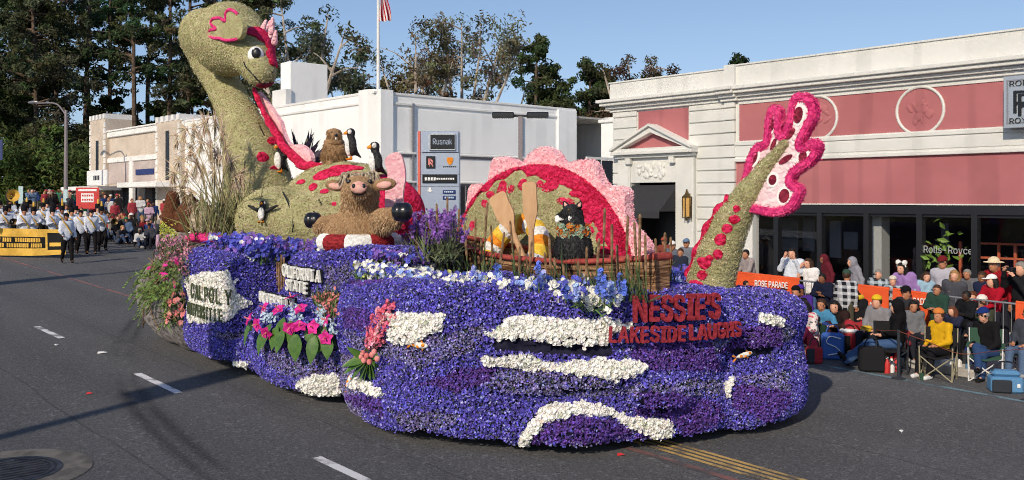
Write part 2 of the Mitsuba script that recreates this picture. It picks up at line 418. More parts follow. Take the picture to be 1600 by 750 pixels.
# manhole: iron lid in a concrete collar
mc = uvw(ong(18, 736)); mk = uniq('manhole')
def disc(u, v, r0, r1, w, n=48):
    g = np.arange(n) * 2 * np.pi / n
    a = WW(np.stack([u + r0 * np.cos(g), v + r0 * np.sin(g), np.full(n, w)], -1)); b = WW(np.stack([u + r1 * np.cos(g), v + r1 * np.sin(g), np.full(n, w)], -1))
    i = np.arange(n); k = (i + 1) % n
    return tm(np.vstack([a, b]), np.vstack([np.stack([i, k, n + k], -1), np.stack([i, n + k, n + i], -1)]))
labels[mk] = {'label': 'round iron manhole lid in a concrete collar set into the asphalt', 'category': 'manhole'}
part(mk, 'collar', disc(mc[0], mc[1], .52, .83, .008), 'old_concrete')
lid = [disc(mc[0], mc[1], 0, .50, .004), disc(mc[0], mc[1], .40, .44, .012), disc(mc[0], mc[1], .46, .52, .014)]
for a in np.arange(-.36, .37, .09):
    h = math.sqrt(.38 ** 2 - a * a)
    lid.append(bx(mc[0] + a - .018, mc[0] + a + .018, mc[1] - h, mc[1] + h, .004, .013))
part(mk, 'lid', cat(lid), 'iron')
# litter
def scrap(px, py, s, m, label, rz):
    k = thing('paper_scrap', label, 'litter'); p = ong(px, py)
    v = np.array([(-s, -s * .5, .004), (s, -s * .4, .02), (s * .9, s * .5, .006), (-s * .8, s * .45, .03), (0, 0, .035)])
    c, n = math.cos(rz), math.sin(rz); v[:, :2] = v[:, :2] @ np.array([[c, n], [-n, c]])
    own(k, tm(v + p, [(0, 1, 4), (1, 2, 4), (2, 3, 4), (3, 0, 4)]), m)
scrap(160, 552, .09, 'white_print', 'white paper scrap lying between two lane dashes', .4)
scrap(88, 540, .05, 'white_print', 'tiny white scrap beside the farther lane dash', 1.4)
scrap(140, 616, .05, 'red_print', 'small red scrap on the asphalt left of the nearer lane dash', .2)
scrap(970, 712, .05, 'red_print', 'small red petal scrap in front of the float beside the red line', .2)
scrap(1408, 675, .045, 'white_print', 'tiny white scrap on the empty asphalt at the right', .9)

# ================================================================ buildings
def ux(px, v=22.5): return UV(onv(px, 312, v))[0]
VB = 22.5
def wallbox(px0, px1, z0, z1, d0=0.0, d1=.3, bevel=0.0, v=VB):
    """a box of the front between two sight lines; d0 proud of the front (negative = towards the street)"""
    return lb(ux(px0, v), ux(px1, v), v + d0, v + d1, z0, z1, bevel)
# ---- the cream and pink building
cb = thing('shop_building', 'cream and pink shop building with pediment doorway and dark shop windows', 'building')
UL, UR = ux(959), -9.0
U1 = ux(1150)
part(cb, 'body', cat([lb(UL, UR, VB + 9, VB + 9.3, 0, 7.0), lb(UL - .3, UL, VB + .3, VB + 9, 0, 7.0), lb(UL, UR, VB + .3, VB + 9, 6.85, 6.95), lb(UR, UR + .3, VB + .3, VB + 9, 0, 6.8)]), 'cream_paint')
part(cb, 'wall', cat([lb(UL, ux(990), VB, VB + .3, .3, 6.3), lb(ux(1059), U1, VB, VB + .3, .3, 6.3), lb(ux(990), ux(1059), VB, VB + .3, 3.93, 6.3),
                      lb(U1, UR, VB + .03, VB + .3, 3.3, 6.3)]), 'cream_paint')
par = cat([lb(UL + .12, ux(1136), VB - .05, VB + .3, 6.6, 7.13), lb(ux(1136), ux(1152), VB - .16, VB + .3, 6.6, 7.24), lb(ux(1152), UR, VB - .05, VB + .3, 6.6, 7.2),
           lb(UL + .15, ux(1136), VB - .09, VB + .32, 7.13, 7.17), lb(ux(1152), UR, VB - .09, VB + .32, 7.2, 7.24)])
part(cb, 'parapet', par, 'cream_paint')
cor = []
for z0, z1, d in ((6.2, 6.3, .10), (6.3, 6.4, .20), (6.4, 6.5, .34), (6.5, 6.6, .42)):
    cor += [lb(UL + d, ux(1136) - .0, VB - d, VB + .02, z0, z1, .012), lb(ux(1136) + .1, ux(1152) - .1, VB - d - .1, VB + .02, z0, z1, .012), lb(ux(1152), UR, VB - d, VB + .02, z0, z1, .012)]
part(cb, 'cornice', cat(cor), 'cream_paint')
# stone courses of the left wing
zc = np.arange(.35, 6.19, .355)
for a, b in ((959, 996), (1078, 1134), (1134.5, 1151)):
    for i, z in enumerate(zc):
        z1 = min(z + .325, 6.19)
        pa, pb = a, b
        if a == 959 and z < 4.95: pb = 968
        if a == 1078 and z < 4.95: pa = 1090
        part(cb, 'stone_course', lb(ux(pa), ux(pb), VB - (.12 if a > 1130 else .06), VB + .01, z, z1, .014), 'cream_paint')
part(cb, 'pink_panel', lb(ux(998), ux(1076), VB - .02, VB + .02, 4.6, 6.15), 'pink_stucco')
part(cb, 'pink_frieze', lb(U1, UR, VB, VB + .03, 5.06, 6.1), 'pink_stucco')
part(cb, 'frieze_border', cat([lb(U1, UR, VB - .03, VB + .03, 6.1, 6.2), lb(U1 - .02, U1 - .12, VB - .03, VB + .03, 5.06, 6.1)]), 'cream_paint')
part(cb, 'white_band', cat([lb(U1, UR, VB - .05, VB + .03, 4.47, 5.06), lb(U1, UR, VB - .09, VB - .05, 4.93, 5.03, .01), lb(U1, UR, VB - .07, VB - .05, 4.62, 4.9, .008), lb(U1, UR, VB - .11, VB - .05, 4.47, 4.56, .01)]), 'cream_paint')
part(cb, 'pink_fascia', lb(U1, UR, VB - .01, VB + .03, 3.3, 4.47), 'pink_stucco')
part(cb, 'drip_edge', lb(U1, UR, VB - .03, VB + .1, 3.27, 3.3), 'cream_paint')
def ring(u, z, r0, r1, d, n=56, sq=1.0):
    g = np.arange(n) * 2 * np.pi / n; o = []
    prof = ((r0, 0), (r0, d * .7), ((r0 + r1) / 2, d), (r1, d * .7), (r1, 0))
    v = np.array([[u - r * math.cos(t), VB - h, z + r * sq * math.sin(t)] for r, h in prof for t in g])
    v = np.stack([v[:, 0] * DU[0] + v[:, 1] * DV[0], v[:, 0] * DU[1] + v[:, 1] * DV[1], v[:, 2]], -1)
    f = []
    for a in range(4):
        for j in range(n):
            k = (j + 1) % n; f += [(a * n + j, a * n + k, (a + 1) * n + k), (a * n + j, (a + 1) * n + k, (a + 1) * n + j)]
    m = tm(v, f); return m
zr = 5.56
for px in (1277, 1438):
    u = ux(px)
    part(cb, 'medallion_ring', ring(u, zr, .545, .605, .05), 'cream_paint', smooth=40)
    relief = cat([tm(*(lambda s: (s.vertices, s.faces))(trimesh.creation.icosphere(2, 1.0))) for _ in range(1)])
    rr = random.Random(int(px)); ms = []
    for k in range(16):
        a, d = rr.uniform(0, 6.28), rr.uniform(.02, .3)
        s = trimesh.creation.icosphere(1, 1.0); s.apply_scale((rr.uniform(.03, .12), .03, rr.uniform(.05, .17)))
        s.apply_transform(trimesh.transformations.rotation_matrix(rr.uniform(-1, 1), (0, 1, 0)))
        s.apply_translation((d * math.cos(a), 0, d * math.sin(a) * 1.2)); ms.append(s)
    m = cat(ms); m = place(m, np.array([*(u * DU + VB * DV), zr]), -U3, V3, Z3)
    part(cb, 'medallion_relief', m, 'pink_stucco', smooth=True)
# pediment doorway
zP = [3.93, 4.70, 4.90, 5.66]
ua, ub, um = ux(966), ux(1093), ux(1030)
tri_o = Polygon([(0, 0), (1, 0), (.5, 1)])
def pedi(inset, d0, d1, z0=4.9, top=5.66):
    w = abs(ua - ub); h = top - z0
    P = [(inset * w, 0), (w - inset * w, 0), (w / 2, h * (1 - 2 * inset))]
    m = extr(Polygon(P), d1 - d0)
    return place(m, np.array([*(ua * DU + (VB + d0) * DV), z0 + inset * h * .3]), -U3, Z3, V3)
w_, h_ = abs(ua - ub), .76
fr = Polygon([(0, 0), (w_, 0), (w_, .07), (w_ / 2, h_), (0, .07)]).difference(Polygon([(.36, .09), (w_ - .36, .09), (w_ / 2, h_ - .2)]))
part(cb, 'pediment', cat([place(extr(fr, .34), np.array([*(ua * DU + (VB - .34) * DV), 4.9]), -U3, Z3, V3),
     place(extr(Polygon([(0, .02), (0, .09), (w_ / 2, h_ + .06), (w_, .09), (w_, .02), (w_ / 2, h_ - .01)]), .46), np.array([*(ua * DU + (VB - .44) * DV), 4.9]), -U3, Z3, V3),
     lb(ua, ub, VB - .4, VB, 4.80, 4.9, .01), lb(ux(969), ux(1090), VB - .26, VB, 4.70, 4.8, .01)]), 'cream_paint')
part(cb, 'tympanum', place(extr(Polygon([(.36, .09), (w_ - .36, .09), (w_ / 2, h_ - .2)]), .02), np.array([*(ua * DU + (VB - .08) * DV), 4.9]), -U3, Z3, V3), 'pink_stucco')
part(cb, 'door_surround', cat([lb(ux(970), ux(989), VB - .16, VB, .4, 4.70, .02), lb(ux(1060), ux(1088), VB - .16, VB, .4, 4.70, .02), lb(ux(989), ux(1060), VB - .1, VB, 3.93, 4.70)]), 'cream_paint')
ms = []
rr = random.Random(5)
for px in (1008, 1022, 1040):
    for k in range(9):
        s = trimesh.creation.icosphere(1, 1.0); s.apply_scale((rr.uniform(.04, .1), .05, rr.uniform(.04, .12)))
        s.apply_translation((rr.uniform(-.16, .16), 0, rr.uniform(-.18, .18)))
        ms.append(place(s, np.array([*(ux(px) * DU + (VB - .11) * DV), 4.28]), -U3, V3, Z3))
part(cb, 'carved_swag', cat(ms), 'cream_paint', smooth=True)
part(cb, 'bracket', cat([lb(ux(984), ux(992), VB - .26, VB - .1, 4.5, 4.7, .02), lb(ux(1052), ux(1060), VB - .26, VB - .1, 4.5, 4.7, .02)]), 'cream_paint')
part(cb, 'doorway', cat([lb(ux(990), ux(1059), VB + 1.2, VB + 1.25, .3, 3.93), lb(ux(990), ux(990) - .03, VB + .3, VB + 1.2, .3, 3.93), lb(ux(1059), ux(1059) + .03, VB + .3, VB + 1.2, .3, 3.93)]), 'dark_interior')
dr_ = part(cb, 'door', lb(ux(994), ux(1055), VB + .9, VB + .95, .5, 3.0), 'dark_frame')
# awning
a0, a1 = ux(988), ux(1060)
aw = np.array([(a0, VB - .02, 3.85), (a1, VB - .02, 3.85), (a1, VB - .9, 3.05), (a0, VB - .9, 3.05), (a1, VB - .9, 2.85), (a0, VB - .9, 2.85), (a0, VB - .02, 3.05), (a1, VB - .02, 3.05)])
av = np.stack([aw[:, 0] * DU[0] + aw[:, 1] * DV[0], aw[:, 0] * DU[1] + aw[:, 1] * DV[1], aw[:, 2]], -1)
part(cb, 'awning', tm(av, [(0, 1, 2), (0, 2, 3), (3, 2, 4), (3, 4, 5), (0, 3, 6), (1, 7, 2)]), 'black_canvas')
# lantern on the wall
us_ = ux(1083)
lk = part(cb, 'wall_lantern', cat([place(lathe([(.0, -.42), (.05, -.38), (.05, -.34), (.0, -.33)], 10), W(us_, VB - .3, 0) * [1, 1, 0] + [0, 0, 3.2], np.eye(3)[0], np.eye(3)[1], Z3),
      place(lathe([(.16, .27), (.13, .3), (.05, .38), (.02, .5), (0, .52)], 6), W(us_, VB - .3, 0) * [1, 1, 0] + [0, 0, 3.2], np.eye(3)[0], np.eye(3)[1], Z3),
      lb(us_ - .03, us_ + .03, VB - .3, VB, 3.52, 3.58), lb(us_ - .06, us_ + .06, VB - .08, VB - .02, 3.1, 3.7)] +
      [cubox(W(us_, VB - .3, 0) * [1, 1, 0] + [.13 * math.cos(a), .13 * math.sin(a), 3.16], (.025, .025, .62)) for a in np.arange(6) * math.pi / 3]), 'bronze')
mat('amber_glass', (.55, .32, .10), .25, .5)
part(lk, 'glass', place(lathe([(0, -.3), (.10, -.3), (.125, .27), (0, .27)], 6), W(us_, VB - .3, 0) * [1, 1, 0] + [0, 0, 3.2], np.eye(3)[0], np.eye(3)[1], Z3), 'amber_glass')
# shop front: frames, glass, what stands inside
zb = .3
mull = [1152, 1212, 1280, 1353, 1436, 1522, 1611, 1705]
part(cb, 'shopfront_header', lb(U1, UR, VB + .0, VB + .25, 3.05, 3.27), 'dark_frame')
part(cb, 'shopfront_base', lb(U1, UR, VB + .02, VB + .22, zb, .62), 'dark_frame')
for px in mull:
    part(cb, 'mullion', lb(ux(px) - .07, ux(px) + .07, VB, VB + .2, .6, 3.06), 'dark_frame')
for a, b in zip(mull[:-1], mull[1:]):
    g = part(cb, 'window', lb(ux(a) - .07, ux(b) + .07, VB + .06, VB + .14, 2.98, 3.05), 'dark_frame')
    part(g, 'bottom_rail', lb(ux(a) - .07, ux(b) + .07, VB + .06, VB + .14, .62, .7), 'dark_frame')
    p4 = np.array([(ux(a) - .07, VB + .1, .7), (ux(b) + .07, VB + .1, .7), (ux(b) + .07, VB + .1, 2.98), (ux(a) - .07, VB + .1, 2.98)])
    v4 = np.stack([p4[:, 0] * DU[0] + p4[:, 1] * DV[0], p4[:, 0] * DU[1] + p4[:, 1] * DV[1], p4[:, 2]], -1)
    part(g, 'pane', tm(v4, [(0, 1, 2), (0, 2, 3)]), 'pane_glass')
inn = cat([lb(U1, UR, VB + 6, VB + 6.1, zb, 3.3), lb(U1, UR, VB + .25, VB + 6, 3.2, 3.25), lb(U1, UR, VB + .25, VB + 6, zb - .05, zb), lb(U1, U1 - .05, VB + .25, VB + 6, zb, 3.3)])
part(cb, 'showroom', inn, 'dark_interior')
part(cb, 'pillar', lb(ux(1358, VB + .6), ux(1392, VB + .6) + .2, VB + .5, VB + .95, zb, 3.2, .01), 'grey_pillar')
part(cb, 'pillar', lb(ux(1162), ux(1178), VB - .08, VB + .25, .3, 3.05, .01), 'cream_paint')
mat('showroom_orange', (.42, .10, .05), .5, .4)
rk = part(cb, 'display_rack', cat([lb(ux(1522, 24), ux(1610, 24), 24.0, 24.06, z, z + .05) for z in (.75, 1.35, 1.95, 2.3)] + [lb(ux(p, 24) - .03, ux(p, 24) + .03, 24.0, 24.06, .3, 2.35) for p in (1500, 1560, 1586)]), 'showroom_orange')
mat('reflection_blue', (.075, .10, .15), .4, .5)  # bluish boards that paint street reflections into the shop windows
for a_, b_, z0, z1 in ((1222, 1246, 1.9, 2.85), (1254, 1272, 1.9, 2.85), (1296, 1314, 1.75, 2.8), (1318, 1340, 2.0, 2.5), (1470, 1482, 2.1, 2.8)):
    part(cb, 'display_panel', lb(ux(a_, 24.6), ux(b_, 24.6), 24.6, 24.65, z0, z1, .01), 'reflection_blue')
mat('shop_leaf', (.15, .26, .045), .5, .4)
rng = np.random.default_rng(8)
c0 = onv(1470, 402, VB + .45)
pp = c0 + rng.normal(0, (.30, .12, .38), (48, 3))
part(cb, 'shop_plant', scatter(*LEAF, pp, rng.normal(0, 1, (48, 3)) + [0, -.8, .6], rng.uniform(.18, .36, 48), rng=rng)[0], 'shop_leaf', kind='stuff')
def lettering(txt, h, o, ex, ez, depth=.01, bold=False, width=None):
    m = meshkit.text_mesh(txt, h, depth, bold)
    if width:
        e = m.bounds; m.apply_scale((width / (e[1][0] - e[0][0]), 1, 1))
    m.apply_translation((-m.bounds[0][0], 0, 0))
    return place(m, o, ex, ez, np.cross(ex, ez))
part(cb, 'window_lettering', lettering('Rolls-Royce', .17, np.array([*(ux(1441) * DU + (VB + .08) * DV), 2.12]), -U3, Z3, .004, width=1.15), 'grey_pillar')
# the projecting sign
sg = thing('projecting_sign', 'silver monogram sign box hung high on the pink wall', 'sign')
s0, s1 = ux(1568, VB - .44), ux(1568, VB - .44) - 1.0
own(sg, lb(s0, s1, VB - .42, VB - .1, 5.0, 6.12, .015), 'navy_print')
part(sg, 'face', lb(s0 - .004, s1 + .004, VB - .46, VB - .41, 4.98, 6.14, .01), 'silver')
fo = np.array([*((s0 - .22) * DU + (VB - .47) * DV), 5.30])
part(sg, 'lettering', cat([lettering('R', .5, fo, -U3, Z3, .02, width=.36), lettering('R', .5, fo - U3 * .1 - Z3 * .07, -U3, Z3, .02, width=.36), lettering('ROLLS', .12, fo + Z3 * .6 + U3 * .08, -U3, Z3, .02, width=.6), lettering('ROYCE', .12, fo - Z3 * .22 + U3 * .08, -U3, Z3, .02, width=.6)]), 'black_sign')
part(sg, 'face_border', cat([lb(s0 - .06, s1 + .06, VB - .465, VB - .45, z, z + .04) for z in (5.07, 6.01)] + [lb(u - .02, u + .02, VB - .465, VB - .45, 5.1, 6.02) for u in (s0 - .09, s1 + .09)]), 'grey_metal')
part(sg, 'bracket', cat([lb(s0 - .2, s0 - .26, VB - .1, VB + .02, z, z + .06) for z in (5.2, 5.9)]), 'dark_frame')

# ---- the white building behind the sign
wb = thing('white_building', 'long plain white stucco building with panelled walls and flat roof', 'building')
UC, UE, ZR = 34.4, 54.7, 8.0
VE = 34.9
part(wb, 'wall', cat([lb(UC + .3, UE, VB, VB + .3, 1, ZR), lb(UC, UC + .3, VB + .3, VE, 1, ZR), lb(UE - .3, UE, VB + .3, VE + 4, 1, ZR), lb(UC, UE, VE + 4, VE + 4.3, 1, ZR)]), 'white_stucco')
part(wb, 'roof', lb(UC + .3, UE - .3, VB + .3, VE + 4, ZR - .3, ZR - .2), 'concrete')
part(wb, 'roof_trim', cat([lb(UC - .04, UE, VB - .04, VB + .34, ZR, ZR + .12, .02), lb(UC - .05, UC + .34, VB + .34, VE, ZR, ZR + .12, .02), lb(UC + .4, UE, VB - .07, VB, ZR - .42, ZR - .3, .02), lb(UC - .07, UC, VB + .9, VE - 1, ZR - .42, ZR - .3, .02)]), 'white_trim')
cp = Polygon([(-.15, .9), (-.15, .25), (.25, -.15), (1.0, -.15), (1.0, .3), (.3, .9)])
m = extr(cp, ZR + .2 - 1); v = m.vertices.copy()
m = tm(np.stack([(UC + v[:, 0]) * DU[0] + (VB + v[:, 1]) * DV[0], (UC + v[:, 0]) * DU[1] + (VB + v[:, 1]) * DV[1], 1 + v[:, 2]], -1), m.faces[:, ::-1])
part(wb, 'corner_pier', m, 'white_stucco')
def vy(px): return UV(onu(px, 312, UC))[1]
def zu(px, py): return onu(px, py, UC)[2]
part(wb, 'end_pier', lb(UC - .12, UC, vy(870), VE, 1, ZR + .02, .02), 'white_stucco')
pz = [zu(700, y) for y in (158, 242, 248, 285, 291)]
for a, b in ((620, 640), (650, 866)):
    for z0, z1 in ((pz[1] + .1, ZR - .55), (pz[3] + .1, pz[1] - .1), (1.6, pz[3] - .2)):
        if z1 < 5 and a > 640: a = 756
        part(wb, 'wall_panel', lb(UC - .022, UC - .001, vy(a), vy(b), z0, z1, .008), 'white_stucco')
part(wb, 'ledge', cat([lb(UC - .16, UC, vy(620), vy(868), z, z + .09, .02) for z in (pz[1] - .05, pz[3] - .05)]), 'white_trim')
part(wb, 'metal_strip', lb(UC - .06, UC - .02, vy(620), vy(866), pz[1] - .17, pz[1] - .055), 'pole_metal')  # dark strips that paint a shadow gap under each ledge
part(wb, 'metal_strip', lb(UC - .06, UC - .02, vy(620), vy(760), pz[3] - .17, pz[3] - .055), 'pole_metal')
part(wb, 'downpipe', lb(UC - .14, UC - .05, vy(642), vy(645), 2, ZR - .3), 'grey_metal')
part(wb, 'downpipe', lb(UC - .1, UC - .046, vy(813), vy(816), 2, ZR - .5), 'grey_metal')
wk = part(wb, 'window', lb(UC - .06, UC - .0, vy(700), vy(752), 2.2, pz[3] - .12), 'dark_frame')
part(wk, 'glazing_bar', cat([lb(UC - .09, UC - .06, vy(p) - .03, vy(p) + .03, 2.2, pz[3] - .15) for p in (712, 726, 740)]), 'grey_metal')
tw = thing('roof_tower', 'square white stair tower rising above the white building behind the neck', 'tower')
tc = onv(446, 130, 27.0)
own(tw, lb(UV(tc)[0] - .6, UV(tc)[0] + .6, 27, 29.5, 7.5, at(446, 97, tc[1])[2], .02), 'white_stucco')
part(tw, 'annex', lb(UV(tc)[0] - .75, UV(tc)[0] + .9, 26.6, 27, 7.5, at(446, 141, tc[1])[2], .02), 'white_trim')
lw = thing('low_building', 'low white rear building with slim dark windows between the two shops', 'building')
zt = at(930, 208, 47)[2]
own(lw, lb(27.0, 28.0, 30, 44, 1, zt), 'white_stucco')
part(lw, 'roof_trim', lb(26.9, 28.1, 29.9, 44, zt, zt + .14, .02), 'white_trim')
def vl(px): return UV(onu(px, 312, 27.0))[1]
for a, b in ((921, 936), (940, 957)):
    wn = part(lw, 'window', lb(26.96, 27.0, vl(a), vl(b), onu(930, 292, 27.0)[2], onu(930, 250, 27.0)[2]), 'dark_frame')
part(lw, 'sill', lb(26.9, 27.0, vl(915), vl(960), onu(930, 250, 27.0)[2] + .02, onu(930, 250, 27.0)[2] + .12), 'white_trim')

# ---- the tan building with crenellated piers
tb = thing('castle_shop', 'tan shop building with notched corner towers and a flat canopy', 'building')
T0, T1 = UE + .02, 71.0
def zt_(px, py): return onv(px, py, VB)[2]
zR = 8.15
part(tb, 'wall', cat([lb(T0, T1, VB + .05, VB + .4, 4.3, zR - .3), lb(T0, T1, VB + 9, VB + 9.3, 2, zR), lb(T1 - .3, T1, VB + .4, VB + 9, 2, zR), lb(T0, T1, VB + .4, VB + 9, zR - .5, zR - .4)]), 'tan_stucco')
part(tb, 'panel', cat([lb(ux(163), ux(203), VB, VB + .05, 4.5, zt_(185, 252)), lb(ux(209), ux(250), VB, VB + .05, 4.5, zt_(230, 248))]), 'mauve_stucco')
part(tb, 'cornice', cat([lb(T0, T1, VB - .12, VB + .4, zR - .42, zR - .05, .03), lb(T0, T1, VB - .2, VB + .4, zR - .05, zR + .06, .02), lb(ux(163), ux(250), VB - .1, VB + .1, zt_(205, 252), zt_(205, 246) + .06, .02), lb(ux(203), ux(209), VB - .08, VB + .1, 3, zt_(205, 250)),]), 'white_trim')
for a, b, top in ((146, 170, zt_(158, 180)), (250, 287, zt_(268, 181))):
    tk = part(tb, 'corner_tower', lb(ux(a), ux(b), VB - .25, VB + 1.6, 2, top - .35), 'tan_stucco')
    n = 5; w = (ux(a) - ux(b)) / (2 * n - 1)
    for i in range(n):
        part(tk, 'merlon', lb(ux(b) + w * 2 * i, ux(b) + w * (2 * i + 1), VB - .3, VB + 1.6, top - .35, top), 'white_trim')
    for i, z in enumerate(np.arange(2.6, top - .7, .42)):
        d = .34 if i % 2 else .22
        for e, s in ((ux(a), -1), (ux(b), 1)):
            part(tk, 'quoin', lb(e - .01 * s, e + s * d, VB - .29, VB - .2, z, z + .34), 'white_trim')
    mid = (ux(a) + ux(b)) / 2
    part(tk, 'slot_window', lb(mid - .28, mid + .28, VB - .27, VB - .2, 4.6, zR - .55), 'dark_frame')
cz = zt_(200, 292)
part(tb, 'canopy', cat([lb(T0 + .5, ux(222), VB - 1.6, VB, cz - .1, cz + .22, .03), lb(ux(190), T1 + 2.5, VB - 1.6, VB, cz - .22, cz + .06, .03)]), 'white_trim')
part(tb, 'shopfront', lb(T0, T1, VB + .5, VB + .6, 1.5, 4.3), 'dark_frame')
for px in (150, 166, 174, 180, 204, 216, 226, 250, 262, 284):
    part(tb, 'pier', lb(ux(px), ux(px) + (.5 if px in (150, 166, 250, 262, 284) else .12), VB, VB + .5, 1.5, 4.3), 'tan_stucco' if px in (150, 166, 250, 262, 284) else 'grey_metal')
part(tb, 'shop_sign', lb(ux(177), ux(209), VB - 1.75, VB - 1.62, zt_(193, 290), zt_(193, 267), .02), 'white_print', label='white shop sign with dark print above the canopy')
part(tb, 'sign_lettering', lettering('SHOP', .5, np.array([*((ux(189)) * DU + (VB - 1.77) * DV), zt_(193, 282)]), -U3, Z3, .01, width=1.0).slice_plane((0, 0, -99), (0, 0, 1)) if False else cat([lb(ux(188) - i * .32, ux(188) - i * .32 - .2, VB - 1.77, VB - 1.75, zt_(193, 282), zt_(193, 275)) for i in range(4)]), 'iron')
part(tb, 'navy_sign', lb(ux(213), ux(241), VB - .06, VB - .0, zt_(226, 273), zt_(226, 264), .01), 'navy_print')
# ================================================================ the float: a long low body on hidden wheels, covered in blossoms
mat('skirt_base', mottled((.008, .008, .02), (.02, .02, .04), 9), .95, .1)
mat('black_rubber', (.015, .015, .016), .8, .3)
mat('petal_blue', VC, .7, .2, sheen=.3); mat('petal_white', VC, .75, .2)
mat('grey_seed', mottled((.11, .10, .10), (.24, .22, .215), 14, 4), .95, .1, bump=mikit.proc(lambda p, n, uv: fbm(p.x * 22, p.y * 22, p.z * 22, 3), eps=.004), bscale=.03)
FL = thing('parade_float', 'long parade float covered in blue, purple and white flowers on the road', 'float')
def psdf(poly, k0=0):
    P = np.asarray(poly, float); Q = np.roll(P, -1, 0)
    def f(p):
        d = np.full(len(p), 1e9); ins = np.zeros(len(p), bool)
        for a, b in zip(P, Q):
            e = b - a; w = p - a; h = np.clip((w @ e) / (e @ e), 0, 1)
            d = np.minimum(d, np.linalg.norm(w - h[:, None] * e, axis=1))
            c = ((a[1] <= p[:, 1]) != (b[1] <= p[:, 1])) & (p[:, 0] < a[0] + (p[:, 1] - a[1]) * e[0] / (e[1] + 1e-12 if abs(e[1]) < 1e-12 else e[1]))
            ins ^= c
        return np.where(ins, -d, d)
    return f
def lobe(pts, w0, w1, r, bul=.0, n=3):
    """an upright body on a smooth plan, heights w0 to w1 (w1 may depend on u, v), edges rounded by r, bellied by bul"""
    P = smooth_poly(pts, n); P = np.array(P.exterior.coords)[:-1]
    g = psdf(P)
    top = w1 if callable(w1) else (lambda u, v: w1)
    def f(p):
        t = top(p[:, 0], p[:, 1]); zc = (t + w0) / 2; hz = (t - w0) / 2
        q = np.clip((p[:, 2] - zc) / hz, -1, 1)
        d2 = g(p[:, :2]) - bul * (1 - q * q) + r
        dz = np.abs(p[:, 2] - zc) - hz + r
        return np.minimum(np.maximum(d2, dz), 0) + np.sqrt(np.maximum(d2, 0) ** 2 + np.maximum(dz, 0) ** 2) - r
    f.lo = np.array([P[:, 0].min() - bul, P[:, 1].min() - bul, w0]); f.hi = np.array([P[:, 0].max() + bul, P[:, 1].max() + bul, (w1 if not callable(w1) else 2.3)])
    return f
C_PLAN = [(12.0, 7.75), (11.75, 7.2), (10.9, 7.05), (10.0, 6.98), (9.35, 7.12), (8.85, 7.52), (8.38, 8.02), (7.92, 8.62), (7.56, 9.4), (7.42, 10.05), (7.5, 10.34), (7.28, 10.68), (7.2, 11.2), (7.35, 11.95), (7.9, 12.5), (10, 12.65), (12, 12.6), (12.3, 10)]
LB_C = lobe(C_PLAN, .14, lambda u, v: np.clip(1.97 - .12 * np.maximum(u - 10.2, 0) ** 1.0 - .10 * np.maximum(v - 9.6, 0), 1.62, 2.0), .22, .06)
LB_T = lobe([(14.2, 8.4), (14.1, 7.72), (13.85, 7.52), (13.1, 7.45), (12.2, 7.75), (11.6, 8.15), (11.5, 8.6), (12.2, 9.2), (12.6, 10), (14.2, 10.4)], .3, lambda u, v: 2.10 + .05 * np.clip(14 - u, 0, 3), .18, .05)
LB_B = lobe([(14.3, 7.3), (14.0, 6.98), (13.4, 6.8), (12.7, 6.8), (12.1, 7.05), (11.85, 7.4), (12, 8.2), (14.5, 8.2)], .14, 1.32, .3, .08)
LB_A = lobe([(16.95, 8), (16.9, 7.15), (16.4, 6.84), (15.6, 6.80), (14.95, 6.84), (14.72, 7.02), (14.65, 7.45), (14.6, 8.0), (14.6, 12.4), (16.8, 12.4)], .3, 1.92, .15, .04)
LB_A2 = lobe([(16.8, 7.6), (16.5, 7.02), (15.7, 6.86), (15.0, 6.88), (14.75, 7.15), (14.75, 8), (16, 8)], .16, 1.05, .2, .05)
LB_A3 = lobe([(15.3, 7.4), (14.95, 7.05), (14.45, 7.0), (14.1, 7.25), (14.1, 8.3), (15.3, 8.3)], .16, .66, .2, .04)
slots = [seg((8.66, 7.46, 1.37), (7.86, 8.52, 1.29), .04, .055), seg((7.36, 10.25, 1.16), (7.18, 11.0, 1.15), .045), seg((7.3, 10.34, .15), (7.3, 10.36, .82), .085)]
BUL = [ell((8.36, 8.3, .36), (.62, .42, .30), axes((.6, -.75, 0))), ell((10.4, 7.0, .35), (.9, .22, .26)), ell((7.55, 9.3, .75), (.2, .6, .2), None), ell((10.3, 7.02, 1.42), (.7, .18, .13)), ell((8.5, 7.9, 1.33), (.8, .2, .12), axes((.66, -.75, 0))), ell((8.25, 8.15, .92), (1.0, .16, .13), axes((.64, -.77, -.12)))]
def wave(x): return .05 * (np.sin(x) + .32 * np.sin(2 * x + .6))
def skirt_sdf(p):
    d = soft([LB_C, LB_T, LB_B, LB_A, LB_A2, LB_A3], .09)(p)
    q = p
    d = d - wave(4.6 * q[:, 2] + 1.5 * np.sin(1.1 * q[:, 0] + .4) + 1.4 * np.sin(.9 * q[:, 1] + .5)) - .03 * (meshkit.fbm(q * [1.3, 1.3, 2.2], 2, 3) - .5) * 2
    e = soft(BUL, .05)(p); h = np.maximum(.12 - np.abs(d - e), 0) / .12
    d = np.minimum(d, e) - h * h * .03
    for s in slots: d = np.maximum(d, -s(p))
    return d
SK = surf(skirt_sdf, .075, (6.9, 6.4, .05), (16.9, 12.9, 2.45))
skirt_uvw = np.array(SK.vertices)
SKW = tm(WW(skirt_uvw), np.asarray(SK.faces)[:, ::-1])
part(FL, 'skirt', SKW, 'skirt_base', smooth=True)
